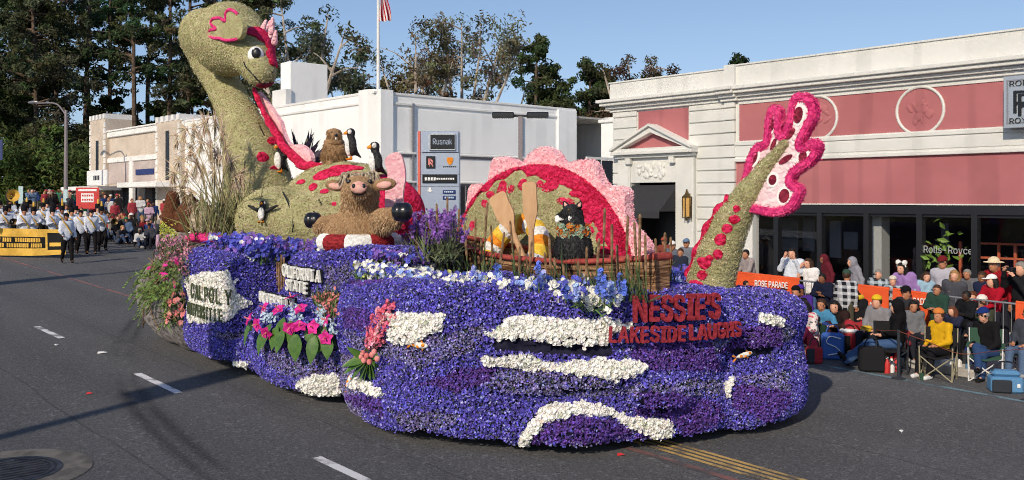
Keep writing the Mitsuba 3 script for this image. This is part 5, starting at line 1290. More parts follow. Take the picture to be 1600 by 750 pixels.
# ================================================================ plants and flower arrangements on the float
mat('green_leaf', VC, .6, .3)
mat('big_leaf', mikit.proc(lambda p, n, uv: mix((.03, .085, .016), (.10, .20, .04), fbm(p.x * 14, p.y * 14, p.z * 14, 3))), .45, .4)
mat('stalk_brown', mottled((.13, .075, .04), (.28, .175, .10), 14), .85, .2)
mat('stalk_green', mottled((.05, .075, .025), (.13, .16, .06), 9), .8, .2)
mat('plume', VC, .95, .1)
mat('fuchsia', mottled((.42, .01, .14), (.72, .04, .32), 16), .7, .2)
mat('pale_blue_petal', (.50, .62, .72), .8, .2)
mat('coral_petal', mottled((.60, .16, .16), (.82, .36, .34), 14), .8, .2)
mat('vine', (.20, .13, .07), .85, .2)
def blades(bases, tips, w, rng, bend=.25, col=(.10, .13, .05), dv=.3):
    """thin bent grass blades from bases to tips; colours per vertex"""
    n = len(bases); d = tips - bases; L = np.linalg.norm(d, axis=1, keepdims=True)
    side = np.cross(d, rng.normal(size=(n, 3))); side /= np.linalg.norm(side, axis=1, keepdims=True) + 1e-9
    mid = bases + d * .55 + np.array([0, 0, 1.0]) * L * bend * .5
    w = np.broadcast_to(w, (n,))[:, None]
    v = np.stack([bases - side * w, bases + side * w, mid - side * w * .8, mid + side * w * .8, tips], 1).reshape(-1, 3)
    f = (np.array([[0, 1, 3], [0, 3, 2], [2, 3, 4]])[None] + (np.arange(n) * 5)[:, None, None]).reshape(-1, 3)
    c = np.repeat(jitter(col, n, rng, dv, .08), 5, 0)
    return tm(v, f), c
def cc(*mc): 
    return cat([m for m, _ in mc]), np.vstack([c for _, c in mc])
rng = np.random.default_rng(21)
# pampas grass
pg = thing('pampas_grass', 'tall clump of beige feathery pampas grass in front of the monster neck', 'ornamental grass')
pb = onv(352, 372, 7.9)
tips = [(281, 214), (292, 203), (306, 198), (322, 192), (336, 190), (347, 205), (300, 232), (284, 248), (316, 222), (330, 232), (342, 240), (276, 270), (294, 268), (308, 256), (352, 232), (360, 250), (288, 292), (318, 262), (334, 268), (366, 276), (300, 300), (374, 272), (310, 318)]
for i, (x, y) in enumerate(tips):
    t = onv(x, y, 7.9 + rng.uniform(-.5, .3)); b0 = pb + rng.normal(0, .18, 3) * [1, 1, 0]
    mid = b0 + (t - b0) * .55 + np.array([0, 0, .22]); droop = t + (t - mid) * .14 * [1, 1, 0] - [0, 0, .12]
    cv = catmull([b0, mid, t, droop], 8); m = len(cv)
    stem = tube(cv, np.linspace(.012, .004, m), 4)
    k = 95; a = rng.uniform(.46, 1.0, k); idx = a * (m - 1); q = np.stack([np.interp(idx, np.arange(m), cv[:, j]) for j in range(3)], 1)
    tg = np.gradient(cv, axis=0); tg /= np.linalg.norm(tg, axis=1, keepdims=True)
    td = np.stack([np.interp(idx, np.arange(m), tg[:, j]) for j in range(3)], 1)
    ln = .26 * np.sin(np.clip((a - .42) / .6, 0, 1) * np.pi)[:, None] + .05
    pl_, pc = blades(q, q + td * ln + rng.normal(0, .30, (k, 3)) * ln - [0, 0, .03], .0075, rng, .1, (.50, .40, .28), .22)
    sc_ = np.repeat([[.30, .25, .14]], len(stem.vertices), 0)
    part(pg, 'plume', cat([stem, pl_]), 'plume', color=np.vstack([sc_, pc]))
bb = pb + rng.normal(0, 1, (150, 3)) * [.35, .25, 0.02]
tt = bb + np.stack([rng.normal(0, .35, 150), rng.normal(0, .25, 150), rng.uniform(.4, 1.4, 150)], 1)
gm, gc = blades(bb, tt, .012, rng, .15, (.16, .16, .07), .35); part(pg, 'foliage', gm, 'green_leaf', color=gc, kind='stuff')
# purple flax behind the neck
fx = thing('flax_plant', 'spiky dark purple flax plant growing on the monster back behind the neck', 'plant')
fb = onv(476, 262, 10.4)
for i in range(48):
    a = rng.uniform(-1.25, 1.25); L = rng.uniform(.55, .95)
    t = fb + np.array([math.sin(a) * L * .75, rng.normal(0, .15), math.cos(a) * L]); m, c = blades((fb + rng.normal(0, .08, 3) * [1, 1, 0])[None], t[None], .055, rng, .1, (.05, .03, .06) if i % 3 else (.16, .14, .13), .3)
    part(fx, 'leaf', m, 'green_leaf', color=c)
# sage bush
sb = thing('sage_bush', 'bush of violet sage spikes and green grass between the calf and the boat', 'bush')
sx0 = np.array([onv(x, 402, 8.45 + rng.uniform(-.4, .5)) for x in rng.uniform(646, 712, 90)])
st = sx0 + np.stack([rng.normal(0, .12, 90), rng.normal(0, .1, 90), rng.uniform(.35, .74, 90)], 1)
gb = np.repeat(sx0, 5, 0) + rng.normal(0, .05, (450, 3)); gt = np.repeat(st, 5, 0) + rng.normal(0, .14, (450, 3)) - [0, 0, .22]
gm, gc = blades(gb, gt, .010, rng, .1, (.10, .12, .06), .35); part(sb, 'foliage', gm, 'green_leaf', color=gc, kind='stuff')
for i in range(90):
    k = 26; a = rng.uniform(.58, 1.0, k)[:, None]; q = sx0[i] + (st[i] - sx0[i]) * a + rng.normal(0, .018, (k, 3))
    m, c = scatter(*blossom(4, .4), q, rng.normal(0, 1, (k, 3)), .026, rng=rng, col=jitter((.26, .12, .44), k, rng, .3))
    part(sb, 'flower_spike', m, 'petal_blue', color=c)
# poinsettia
po = thing('poinsettia', 'red poinsettia behind the calf right hoof', 'flower')
pc_ = onv(630, 354, 8.35)
for i in range(12):
    a = i * 2.4; d = np.array([math.cos(a), -.5, math.sin(a) * .7]); d /= np.linalg.norm(d)
    m = scatter(*LEAF, (pc_ + d * .09)[None], np.array([[d[0] * .2, -1, d[2] * .2 + .3]]), .17, rng=rng)[0]; part(po, 'bract', m, 'red_petal')
# beds of small flowers on the deck
def bed(name, label, cat_, uv0, n, cols, hts, size, per=5, stem_col=(.07, .11, .04)):
    k = thing(name, label, cat_, kind='stuff')
    base = np.array([W(u, v, w) for u, v, w in uv0(n)]); h = rng.uniform(*hts, n)
    t = base + np.stack([rng.normal(0, .05, n), rng.normal(0, .05, n), h], 1)
    g, gc = blades(np.repeat(base, 3, 0) + rng.normal(0, .03, (3 * n, 3)), np.repeat(t, 3, 0) + rng.normal(0, .06, (3 * n, 3)) - [0, 0, .05], .010, rng, .1, stem_col, .35)
    q = np.repeat(t, per, 0) + rng.normal(0, .035, (n * per, 3)); ci = rng.choice(len(cols), n, p=[c[1] for c in cols]); cl = np.repeat(np.array([c[0] for c in cols])[ci], per, 0)
    m, c = scatter(*blossom(5, .35), q, rng.normal(0, .6, (len(q), 3)) + [-.3, -.8, .6], rng.uniform(size * .7, size * 1.2, len(q)), rng=rng, col=np.clip(cl * (1 + rng.normal(0, .22, (len(q), 1))), 0, 1))
    own(k, cat([g, m]), 'green_leaf', color=np.vstack([gc, c]))
BLUE, VIO, WHT, LBL_ = (.08, .09, .48), (.20, .10, .42), (.80, .80, .72), (.24, .34, .68)
bed('iris_bed', 'bed of blue irises with green stems in front of the monster body', 'flower bed', lambda n: [(rng.uniform(14.4, 16.5), rng.uniform(7.15, 8.1), 1.86) for _ in range(n)], 260, [(BLUE, .7), (VIO, .22), (WHT, .08)], (.08, .36), .045)
bed('violet_bed', 'low bed of violet and blue flowers around the swim ring', 'flower bed', lambda n: [(u, rng.uniform(7.7, 8.5), 2.10) for u in np.concatenate([rng.uniform(13.5, 14.3, n // 2), rng.uniform(11.4, 11.9, n - n // 2)])], 180, [(VIO, .55), (BLUE, .35), (WHT, .1)], (.02, .12), .035)
bed('pansy_bed', 'bed of white and blue pansies with green leaves in front of the boat', 'flower bed', lambda n: [(u, np.interp(u, [8.2, 8.8, 9.4, 10.2, 11.8], [8.4, 7.85, 7.45, 7.3, 7.4]) + abs(rng.normal(0, .20)) - .05 , 1.90) for u in rng.uniform(8.1, 11.8, n)], 760, [(WHT, .46), (BLUE, .36), (LBL_, .14), ((.55, .55, .14), .04)], (.0, .19), .036, 4, (.09, .17, .05))
bed('corner_pansies', 'cluster of white pansies beside the title lettering', 'flower bed', lambda n: [(8.02 + rng.normal(0, .14), 8.42 + rng.normal(0, .16), 1.78 + rng.uniform(0, .15)) for _ in range(n)], 60, [(WHT, .7), (BLUE, .2), (LBL_, .1)], (.02, .16), .05, 4, (.09, .17, .05))
bed('tail_grass', 'low blue flowers and dark grass at the foot of the tail', 'flower bed', lambda n: [(rng.uniform(8.3, 9.2), rng.uniform(9.6, 11.2), 1.82) for _ in range(n)], 260, [(BLUE, .7), (VIO, .2), (WHT, .1)], (.05, .30), .035, 3, (.05, .08, .03))
# cattails and delphiniums, each a plant of its own
ct = [(652, 352), (661, 330), (670, 345), (682, 318), (690, 352), (699, 308), (708, 340), (717, 326), (726, 352), (735, 366), (743, 340), (752, 372), (761, 316), (767, 352), (778, 375), (788, 362), (797, 345), (812, 385), (831, 376), (842, 398), (851, 394), (858, 372), (866, 402), (917, 385), (929, 334), (936, 372), (945, 325), (956, 350), (964, 382), (972, 342), (981, 336), (991, 346), (1000, 334), (1008, 366), (1017, 332), (1024, 372), (1032, 392), (1039, 363), (1048, 370), (1056, 402), (980, 396), (903, 408), (880, 412), (823, 404)]
for i, (x, y) in enumerate(sorted(c for j, c in enumerate(ct) if j % 5 != 4)):
    t = thing('cattail', f'slender brown cattail, {ORD[i]} from the left among the plants around the boat', 'cattail', 'cattails around the boat')
    v = rng.uniform(8.25, 8.75) if x < 960 else (rng.uniform(8.75, 9.0) if x < 1010 else rng.uniform(9.8, 10.2))
    tip = onv(x, y, v); u = UV(tip)[0]; base = W(u + rng.normal(0, .05), v + rng.normal(0, .04), 1.9); base = tip * [1, 1, 0] + base * [0, 0, 1] + rng.normal(0, .05, 3) * [1, 1, 0]
    ax = tip - base; L = np.linalg.norm(ax); hl_ = min(.55 * L, rng.uniform(.34, .6))
    part(t, 'stem', tube(np.array([base, tip]), [.011, .009], 5), 'stalk_green')
    part(t, 'head', tube(np.array([tip - ax / L * hl_, tip - ax / L * hl_ * .95, tip - ax / L * .02, tip]), [.010, .019, .018, .006], 6), 'stalk_brown', smooth=50)
    gm, gc = blades(base + rng.normal(0, .05, (7, 3)) * [1, 1, 0], base + rng.normal(0, .10, (7, 3)) + np.array([0, 0, 1]) * rng.uniform(.2, .5, (7, 1)), .012, rng, .1, (.06, .09, .04), .35)
    part(t, 'leaves', gm, 'green_leaf', color=gc, kind='stuff')
dl = [(725, 430), (740, 418), (776, 412), (782, 425), (842, 410), (848, 425), (858, 432), (776, 440), (938, 420), (944, 432), (955, 440), (968, 428), (975, 440), (1052, 420), (1046, 436), (1060, 428), (900, 442), (884, 446), (700, 432), (1036, 452), (814, 444), (672, 428)]
for i, (x, y) in enumerate(sorted(dl)):
    t = thing('delphinium', f'light blue delphinium spike, {ORD[i]} from the left beside the boat', 'flower', 'delphiniums beside the boat')
    v = rng.uniform(7.9, 8.3) if x < 960 else rng.uniform(8.6, 9.0) if x < 1030 else 10.4; tip = onv(x, y, v); u = UV(tip)[0]; base = tip * [1, 1, 0] + W(u, v, 1.9) * [0, 0, 1]
    base[2] = min(base[2], tip[2] - .22)
    part(t, 'stem', tube(np.array([base, tip]), [.012, .007], 5), 'stalk_green')
    k = 46; a = rng.uniform(.25, 1, k)[:, None]; q = base + (tip - base) * a + rng.normal(0, .028, (k, 3)) * (1.3 - a)
    m, c = scatter(*blossom(5, .3), q, rng.normal(0, .7, (k, 3)) + [0, -.6, .1], rng.uniform(.022, .036, k), rng=rng, col=jitter((.12, .19, .62) if i % 3 else (.34, .42, .72), k, rng, .28))
    part(t, 'florets', m, 'petal_blue', color=c, kind='stuff')
# reeds in the gap between the two left lobes
for i, (x, y0, y1) in enumerate(((424, 392, 452), (429, 400, 456), (433, 394, 446), (440, 398, 452), (444, 402, 448), (436, 410, 462))):
    t = thing('reed', f'short brown reed, {ORD[i]} of six in the dark gap beside the white capitals', 'reed', 'reeds in the gap of the flower skirt')
    a, b_ = onv(x, y1, 7.55), onv(x, y0, 7.55); own(t, tube(np.array([a, b_]), .018, 6), 'stalk_brown', smooth=50)

# ---- arrangements fixed to the flower skirt
def leafshape(L, Wd, n=7, cup=.12, droop=.25):
    t = np.linspace(0, 1, n); w = Wd * np.sin(np.pi * np.clip(t, .02, 1) ** .8) * .5 + .002; z = -droop * L * t * t
    v = np.concatenate([np.stack([t * L, -w, z + cup * w], 1), np.stack([t * L, w * 0, z - .02 * L], 1), np.stack([t * L, w, z + cup * w], 1)])
    f = []
    for i in range(n - 1):
        for a, b in ((0, n), (n, 2 * n)): f += [(a + i, a + i + 1, b + i + 1), (a + i, b + i + 1, b + i)]
    return tm(v, f)
def put_leaf(t, name, c, d, n, L, Wd, m='big_leaf', droop=.25):
    d = d / np.linalg.norm(d); y = np.cross(n, d); y /= np.linalg.norm(y); z = np.cross(d, y)
    part(t, name, place(leafshape(L, Wd, droop=droop), c, d, y, z), m, smooth=True)
def petals(c, n, r, k=5, rng=rng, cup=.35):
    n = n / np.linalg.norm(n); x = np.cross(n, rng.normal(size=3)); x /= np.linalg.norm(x); y = np.cross(n, x); ms = []
    for i in range(k):
        a = 2 * math.pi * i / k + rng.uniform(-.1, .1); d = math.cos(a) * x + math.sin(a) * y
        dd = d + n * cup; dd /= np.linalg.norm(dd); yy = np.cross(n, dd); yy /= np.linalg.norm(yy)
        ms.append(place(leafshape(r, r * .95, 5, .2, .3), c, dd, yy, np.cross(dd, yy)))
    return cat(ms)
def SKN(px, py): return sight('skirt', px, py)
ha_ = thing('hibiscus_arrangement', 'arrangement of magenta hibiscus over hanging dark green leaves on the flower skirt', 'flower arrangement')
for x, y, dx in ((410, 514, -.3), (424, 526, -.15), (450, 514, .1), (456, 528, -.1), (474, 532, .0), (500, 534, .05), (522, 536, .1), (488, 524, .1), (434, 520, -.2), (398, 518, -.6), (530, 522, .4), (464, 520, .2), (512, 526, -.2), (442, 524, 0)):
    p, n = SKN(x, y - 12); put_leaf(ha_, 'leaf', p + n * rng.uniform(.06, .16), np.array([dx + rng.normal(0, .12), 0, -1.0]) + n * .35, n, rng.uniform(.30, .42), rng.uniform(.19, .26))
for x, y in ((410, 500), (422, 508), (447, 498), (460, 484), (435, 516), (466, 514), (480, 513), (499, 515), (520, 524), (533, 502), (478, 498), (428, 494)):
    p, n = SKN(x, y); c = p + n * .2; nn = n + rng.normal(0, .3, 3)
    fk = part(ha_, 'hibiscus', petals(c, nn, .115), 'fuchsia', smooth=True); part(fk, 'pistil', tube(np.array([c, c + nn / np.linalg.norm(nn) * .09]), .012, 5), 'coral_petal')
q, nn_ = [], []
for x, y in ((436, 504), (472, 505), (510, 510), (505, 500), (468, 496), (430, 500), (538, 512)):
    p, n = SKN(x, y); q += [p + n * .16 + rng.normal(0, .045, 3) for _ in range(26)]; nn_ += [n] * 26
part(ha_, 'pale_blue_florets', scatter(*blossom(5, .3), np.array(q), np.array(nn_), .028, tilt=.6, rng=rng)[0], 'pale_blue_petal', kind='stuff')
q, nn_ = [], []
for x in np.arange(504, 538, 6):
    for y in range(466, 500, 9):
        p, n = SKN(x + rng.uniform(-3, 3), y + rng.uniform(-4, 4)); q += [p + n * .12 + rng.normal(0, .05, 3) for _ in range(8)]; nn_ += [n] * 8
part(ha_, 'coral_filler', scatter(*blossom(4, .5), np.array(q), np.array(nn_), .030, tilt=.7, rng=rng)[0], 'coral_petal', kind='stuff')
q = np.array(q); gm, gc = blades(q - [0, 0, .1], q + rng.normal(0, .06, q.shape) + [0, 0, .08], .012, rng, .1, (.08, .13, .04), .3); part(ha_, 'filler_leaves', gm, 'green_leaf', color=gc, kind='stuff')
sn = thing('snapdragon_arrangement', 'spray of tall pink snapdragons with dark leaves on the front corner of the skirt', 'flower arrangement')
pb_, nb_ = SKN(588, 560)
for x, y in ((583, 492), (592, 482), (600, 478), (609, 470), (617, 474), (604, 494), (596, 502), (612, 496), (620, 492), (588, 512)):
    p, n = SKN(x, max(y, 484)); tip = at(x, y, (p + n * .22)[1]); b0 = pb_ + nb_ * .12 + rng.normal(0, .04, 3); k = 60
    fk = part(sn, 'stem', tube(np.array([b0, tip]), [.012, .006], 5), 'stalk_green'); a = rng.uniform(.35, 1, k)[:, None]
    m, c = scatter(*blossom(4, .6), b0 + (tip - b0) * a + rng.normal(0, .03, (k, 3)) * (1.25 - a), rng.normal(0, .6, (k, 3)) + n, rng.uniform(.022, .038, k), rng=rng, col=jitter((.74, .17, .26) if (x + y) % 3 else (.80, .42, .46), k, rng, .2))
    part(fk, 'florets', m, 'petal_blue', color=c, kind='stuff')
for x, y in ((580, 556), (588, 560), (596, 558), (604, 556), (592, 566), (600, 568), (584, 566), (608, 548), (612, 562), (590, 550)):
    p, n = SKN(x, y); part(sn, 'rosebud', surf(soft([ell(p + n * .22, (.038, .038, .042))], .01), .014), 'coral_petal', smooth=True)
for x, y, dx, dz in ((570, 560, -.9, -.2), (560, 572, -.9, -.5), (575, 570, -.5, -.7), (590, 572, -.1, -1), (604, 572, .4, -.9), (614, 560, .9, -.3), (618, 552, .9, .3), (600, 576, .2, -1), (568, 552, -.8, .4), (582, 574, -.3, -1), (610, 568, .7, -.6)):
    p, n = SKN(590, 562); put_leaf(sn, 'leaf', p + n * .14, np.array([dx, -.15, dz]) + n * .3, n, rng.uniform(.26, .38), .13)
# head end: fern, orchids, heather, lilies and vines on the rock
RKW = tm(WW(RK.vertices), np.asarray(RK.faces)[:, ::-1]); on('rock', cat([RKW, SKW]))
def RKN(px, py):
    p, n = sight('rock', px, py)
    return (p, n) if p is not None else (onv(px, py, 6.9), np.array([-.4, -.9, .1]))
ra = thing('rock_arrangement', 'cascade of fern fronds, magenta orchids and pink heather on the grey rock', 'flower arrangement')
for i in range(46):
    x, y = rng.uniform(248, 300), rng.uniform(412, 470); p, n = RKN(x, y)
    d = np.array([-.9 - rng.uniform(0, .5), -.25, rng.uniform(-.7, .55)]) if i < 34 else np.array([rng.normal(0, .6), -.3, rng.uniform(-1, .2)])
    L = rng.uniform(.3, .62); c = catmull([p + n * .05, p + n * .14 + d / np.linalg.norm(d) * L * .6, p + n * .10 + d / np.linalg.norm(d) * L - [0, 0, L * .35]], 5)
    k = 22; a = np.linspace(.1, 1, k); ix = a * (len(c) - 1); q = np.stack([np.interp(ix, np.arange(len(c)), c[:, j]) for j in range(3)], 1)
    q2 = np.repeat(q, 2, 0); side = np.cross(d, n); side /= np.linalg.norm(side); sg = np.tile([1, -1], k)[:, None]
    m, cl = blades(q2, q2 + side * sg * .09 * (1.1 - np.repeat(a, 2)[:, None]) + d / np.linalg.norm(d) * .05, .010, rng, .0, (.13, .20, .05), .3)
    part(ra, 'frond', m, 'green_leaf', color=cl)
for x, y in ((258, 440), (266, 434), (272, 440), (262, 446), (280, 430), (288, 426), (276, 446), (292, 438), (284, 420), (248, 428), (296, 412), (270, 426)):
    p, n = RKN(x, y); c = p + n * .22; part(ra, 'orchid', petals(c, n + rng.normal(0, .3, 3), .085), 'fuchsia', smooth=True)
q = []
for x in np.arange(262, 306, 5):
    for y in np.arange(378, 424, 7):
        p, n = RKN(x + rng.uniform(-3, 3), y + rng.uniform(-3, 3)); q += [p + n * .12 + rng.normal(0, .05, 3) for _ in range(9)]
q = np.array(q); m, c = scatter(*blossom(4, .5), q, rng.normal(0, 1, q.shape) + [0, -1, .3], rng.uniform(.018, .032, len(q)), rng=rng, col=jitter((.52, .22, .32), len(q), rng, .3))
gm, gc = blades(q - [0, 0, .12], q + rng.normal(0, .05, q.shape), .010, rng, .1, (.11, .13, .06), .35); part(ra, 'heather', cat([m, gm]), 'green_leaf', color=np.vstack([c, gc]), kind='stuff')
for i in range(26):
    x, y = rng.uniform(266, 298), rng.uniform(458, 502); p, n = RKN(x, y); part(ra, 'pink_lily', petals(p + n * .13, n + rng.normal(0, .4, 3), .06, 5), 'coral_petal', smooth=True)
q = np.array([RKN(rng.uniform(262, 300), rng.uniform(455, 508))[0] for _ in range(120)]); gm, gc = blades(q, q + rng.normal(0, .14, q.shape) + [-.05, -.14, .0], .014, rng, .1, (.10, .16, .04), .3); part(ra, 'lily_leaves', gm, 'green_leaf', color=gc, kind='stuff')
for k in range(5):
    pts = []
    for j in range(8):
        a = j / 7; x = 238 + 14 * k * .6 + 22 * math.sin(a * 4 + k * 1.3); y = 400 + a * 105 + 8 * math.cos(k + a * 5); p, n = RKN(max(x, 226), min(y, 515)); pts.append(p + n * (.10 + .08 * math.sin(a * 5 + k)))
    part(ra, 'vine', tube(catmull(pts, 4), .011, 5), 'vine', smooth=True)
yb = thing('yellow_shrub', 'pale yellow green shrub at the far end of the grey rock', 'bush', None)
yc = np.array([onv(rng.uniform(250, 278), rng.uniform(345, 376), 8.2 + rng.normal(0, .15)) for _ in range(420)])
m, c = scatter(*LEAF, yc, rng.normal(0, 1, yc.shape), rng.uniform(.05, .10, len(yc)), rng=rng, col=jitter((.42, .44, .08), len(yc), rng, .3)); own(yb, m, 'green_leaf', color=c)
# ================================================================ trees and shrubs behind the buildings
mat('bark', mottled((.055, .04, .03), (.15, .11, .08), 3), .95, .1)
mat('pale_bark', mottled((.30, .25, .21), (.52, .46, .40), 1.5), .9, .1)
scene['foliage'] = {'type': 'principledthin', 'base_color': VC, 'roughness': .6, 'diff_trans': .7, 'eta': 1.3}
CARD = (np.array([(-.5, -.18, 0), (.5, -.12, .10), (.42, .2, .02), (-.45, .16, .12), (0, .05, .16)]), np.array([(0, 1, 4), (1, 2, 4), (2, 3, 4), (3, 0, 4)]))
def leaves(cent, rad, per, size, col, rng, flat=1.0, cv=.3):
    """leaf cards in clumps about cent with radii rad"""
    n = len(cent); q = np.repeat(cent, per, 0); d = rng.normal(size=q.shape); d /= np.linalg.norm(d, axis=1, keepdims=True)
    r = np.repeat(np.broadcast_to(rad, (n,)), per)[:, None] * rng.random((len(q), 1)) ** .45
    q = q + d * r * [1, 1, flat]
    base = jitter(col, n, rng, cv, .10); c = np.repeat(base, per, 0) * (1 + rng.normal(0, .22, (len(q), 1)))
    return scatter(*CARD, q, d + rng.normal(0, .7, d.shape), rng.uniform(size * .6, size * 1.25, len(q)), rng=rng, col=np.clip(c, .004, 1))
def ground_z(x, y): u = x * DU[0] + y * DU[1]; return gz(u)
def pine(label, px, top, Y, width, low, rng, col=(.05, .072, .03), dens=1.0, lean=0.0, group='dark pines and eucalyptus behind the tan shop', bark='bark', name='pine_tree', gap=.0):
    t = thing(name, label, 'tree', group); p = at(px, top, Y); H = p[2]; x0 = p[0] - lean; z0 = ground_z(p[0], Y) - .2; L = H - z0
    zl = at(px, low, Y)[2]
    cv = catmull([(x0, Y, z0), (x0 + lean * .3 + rng.normal(0, .2), Y, z0 + L * .4), (x0 + lean * .8, Y + rng.normal(0, .2), z0 + L * .8), (p[0], Y, H - .3)], 6)
    r0 = .0075 * L + .09; trunk = [tube(cv, np.linspace(r0, .05, len(cv)), 8)]
    n = int((H - zl) * 2.6 * dens) + 8; cent, rad = [], []
    for i in range(n):
        f = rng.random() ** .9; z = zl + (H - zl) * f; R = width * (.13 + .87 * (1 - f) ** .85) * (.55 + .6 * rng.random())
        if gap and rng.random() < gap: continue
        a = rng.uniform(0, 2 * math.pi); k = np.interp(z, cv[:, 2], np.arange(len(cv))); c0 = np.array([np.interp(k, np.arange(len(cv)), cv[:, j]) for j in range(3)])
        tip = c0 + [R * math.cos(a), R * math.sin(a), rng.uniform(-.4, .5) * R * .5]
        trunk.append(tube(np.array([c0, (c0 + tip) / 2 + [0, 0, .12 * R], tip]), [.05 + .02 * R, .04, .015], 4, cap=False))
        for g in (1.0, .68, .4)[: 3 if R > 1.6 else 2]:
            cent.append(c0 + (tip - c0) * g + rng.normal(0, .2, 3)); rad.append(.42 + .16 * R * rng.random())
    part(t, 'trunk', cat(trunk), bark)
    m, c = leaves(np.array(cent), np.array(rad), int(34 * dens) + 10, .36 * Y / 80, col, rng, .75)
    part(t, 'crown', m, 'foliage', color=c, kind='stuff')
def euc(label, px, top, Y, base_py, spread, rng, col=(.085, .085, .045), stems=4, per=34, crown=.55, size=.36, group=None, low=None, droop=.15, nlimb=5, name='eucalyptus_tree'):
    t = thing(name, label, 'tree', group); p = at(px, top, Y); H = p[2]; b0 = at(px, base_py, Y); z0 = ground_z(p[0], Y) - .2
    tr, cent, rad = [], [], []
    for s in range(stems):
        a = (s - (stems - 1) / 2) / max(stems - 1, 1) * 2 if stems > 1 else 0
        tip = np.array([p[0] + a * spread * .8, Y + rng.normal(0, spread * .35), H - abs(a) * (H - b0[2]) * .28 - rng.uniform(0, .1) * (H - b0[2])])
        r_ = np.array([p[0] + a * spread * .12, Y + rng.normal(0, .3), z0]); mid = r_ + (tip - r_) * .55 + [-a * spread * .12, 0, 0]
        cv = catmull([r_, mid, tip], 8); tr.append(tube(cv, np.linspace(.34, .05, len(cv)), 6))
        for l in range(nlimb):
            k = rng.uniform(1 - crown, .98) * (len(cv) - 1); c0 = np.array([np.interp(k, np.arange(len(cv)), cv[:, j]) for j in range(3)])
            d = rng.normal(size=3) * [1, .8, .5] + [a * .5, 0, .45]; d /= np.linalg.norm(d); Lb = spread * rng.uniform(.25, .6); e = c0 + d * Lb
            tr.append(tube(catmull([c0, c0 + d * Lb * .5 + [0, 0, .1 * Lb], e], 3), [.09, .08, .07, .05, .04, .03, .02][:7], 4, cap=False))
            for q in range(4): cent.append(c0 + (e - c0) * rng.uniform(.5, 1.1) + rng.normal(0, .35, 3) * spread * .22 - [0, 0, droop * spread * rng.random()]); rad.append(spread * rng.uniform(.10, .21))
        cent.append(tip); rad.append(spread * .18)
    part(t, 'trunk', cat(tr), 'pale_bark' if stems > 1 else 'bark')
    m, c = leaves(np.array(cent), np.array(rad), per, size, np.array(col) * 1.15, rng, .9, .35)
    part(t, 'crown', m, 'foliage', color=c, kind='stuff')
rng = np.random.default_rng(77)
PL = 'tall dark pine with a ragged crown in the grove at the left'
DG = (.06, .095, .045); OL = (.10, .115, .062)
for i, (x, top, Y, wd, low, d, gap) in enumerate(((-30, -115, 92, 8, 300, 1.5, 0), (18, -111, 100, 8, 270, 1.5, 0), (52, -107, 86, 7.5, 230, 1.5, 0), (88, -111, 96, 6.5, 170, 1.4, .1), (122, -107, 105, 4.6, 130, 1.1, .25), (146, -119, 92, 3.4, 140, .9, .4), (176, -99, 100, 4.8, 150, 1.1, .25), (207, -111, 86, 4.2, 120, 1.4, .1), (240, -103, 98, 4.0, 130, 1.0, .3), (268, -103, 88, 3.6, 180, 1.0, .2), (300, -119, 96, 4.8, 170, 1.1, .15), (332, -107, 90, 5.0, 190, 1.2, .1), (362, -115, 98, 5.0, 200, 1.2, .15), (404, -115, 92, 4.2, 160, 1.3, .0))):
    pine(f'tall dark pine with a ragged crown, {ORD[i]} from the left in the grove', x, top, Y, wd, low, rng, DG if x % 4 else OL, d, rng.normal(0, .6), gap=gap)
for i, (x, top, Y, wd, low) in enumerate(sorted(((30, 150, 88, 5.5, 305), (78, 190, 82, 4.5, 305), (-10, 120, 84, 5, 305), (120, 205, 90, 4, 300), (170, 150, 98, 4.5, 290), (215, 165, 96, 4.0, 280), (255, 160, 98, 4.0, 280), (300, 140, 100, 4.5, 280), (345, 170, 98, 4, 280)))):
    pine(f'lower bushy evergreen under the pines, {ORD[i]} from the left', x, top, Y, wd, low, rng, (.11, .15, .05) if x % 3 == 0 else (.055, .075, .028), 1.3, group='bushy evergreens under the pines', name='evergreen_tree')
euc('pale trunked eucalyptus with open grey green crown right of the monster head', 470, -30, 76, 250, 5.0, rng, (.095, .11, .065), 4, 52, .72, .36, nlimb=9)
euc('eucalyptus with sparse drooping twigs above the roof tower', 500, 40, 84, 230, 4.4, rng, (.10, .11, .07), 3, 44, .7, .34, nlimb=8)
euc('dark leafy eucalyptus low behind the white roof tower', 490, 105, 78, 230, 4.4, rng, (.09, .105, .055), 3, 54, .8, .36, nlimb=8)
euc('big spreading eucalyptus with fan of pale trunks behind the white building', 722, 24, 92, 180, 7.2, rng, (.15, .14, .085), 7, 42, .48, .36, nlimb=6)
euc('leaning brown green eucalyptus left of the big spreading one', 650, 50, 88, 180, 4.2, rng, (.16, .13, .08), 3, 40, .7, .36)
euc('olive eucalyptus low behind the flagpole', 616, 118, 96, 180, 4.5, rng, (.14, .125, .065), 3, 46, .6, .38)
euc('low olive bushy tree left of the flagpole', 570, 118, 100, 180, 4.5, rng, (.12, .105, .05), 3, 50, .6, .4)
euc('small tree between the big eucalyptus and the conifers', 785, 120, 100, 180, 3.0, rng, (.11, .11, .06), 2, 36, .6, .36)
pine('slim conifer with open top right of the big eucalyptus', 838, 58, 78, 3.0, 190, rng, (.07, .095, .042), 1.3, group=None, name='conifer_tree')
pine('broad dense conifer lower than its slim neighbour', 868, 108, 80, 3.4, 200, rng, (.08, .105, .042), 1.5, group=None, name='conifer_tree')
pine('pointed conifer beside the cream building', 922, 92, 76, 3.2, 215, rng, (.07, .092, .042), 1.4, group=None, name='conifer_tree')
pine('second thin conifer top behind the pointed one', 945, 110, 86, 2.2, 200, rng, (.07, .092, .042), 1.1, group=None, name='conifer_tree')
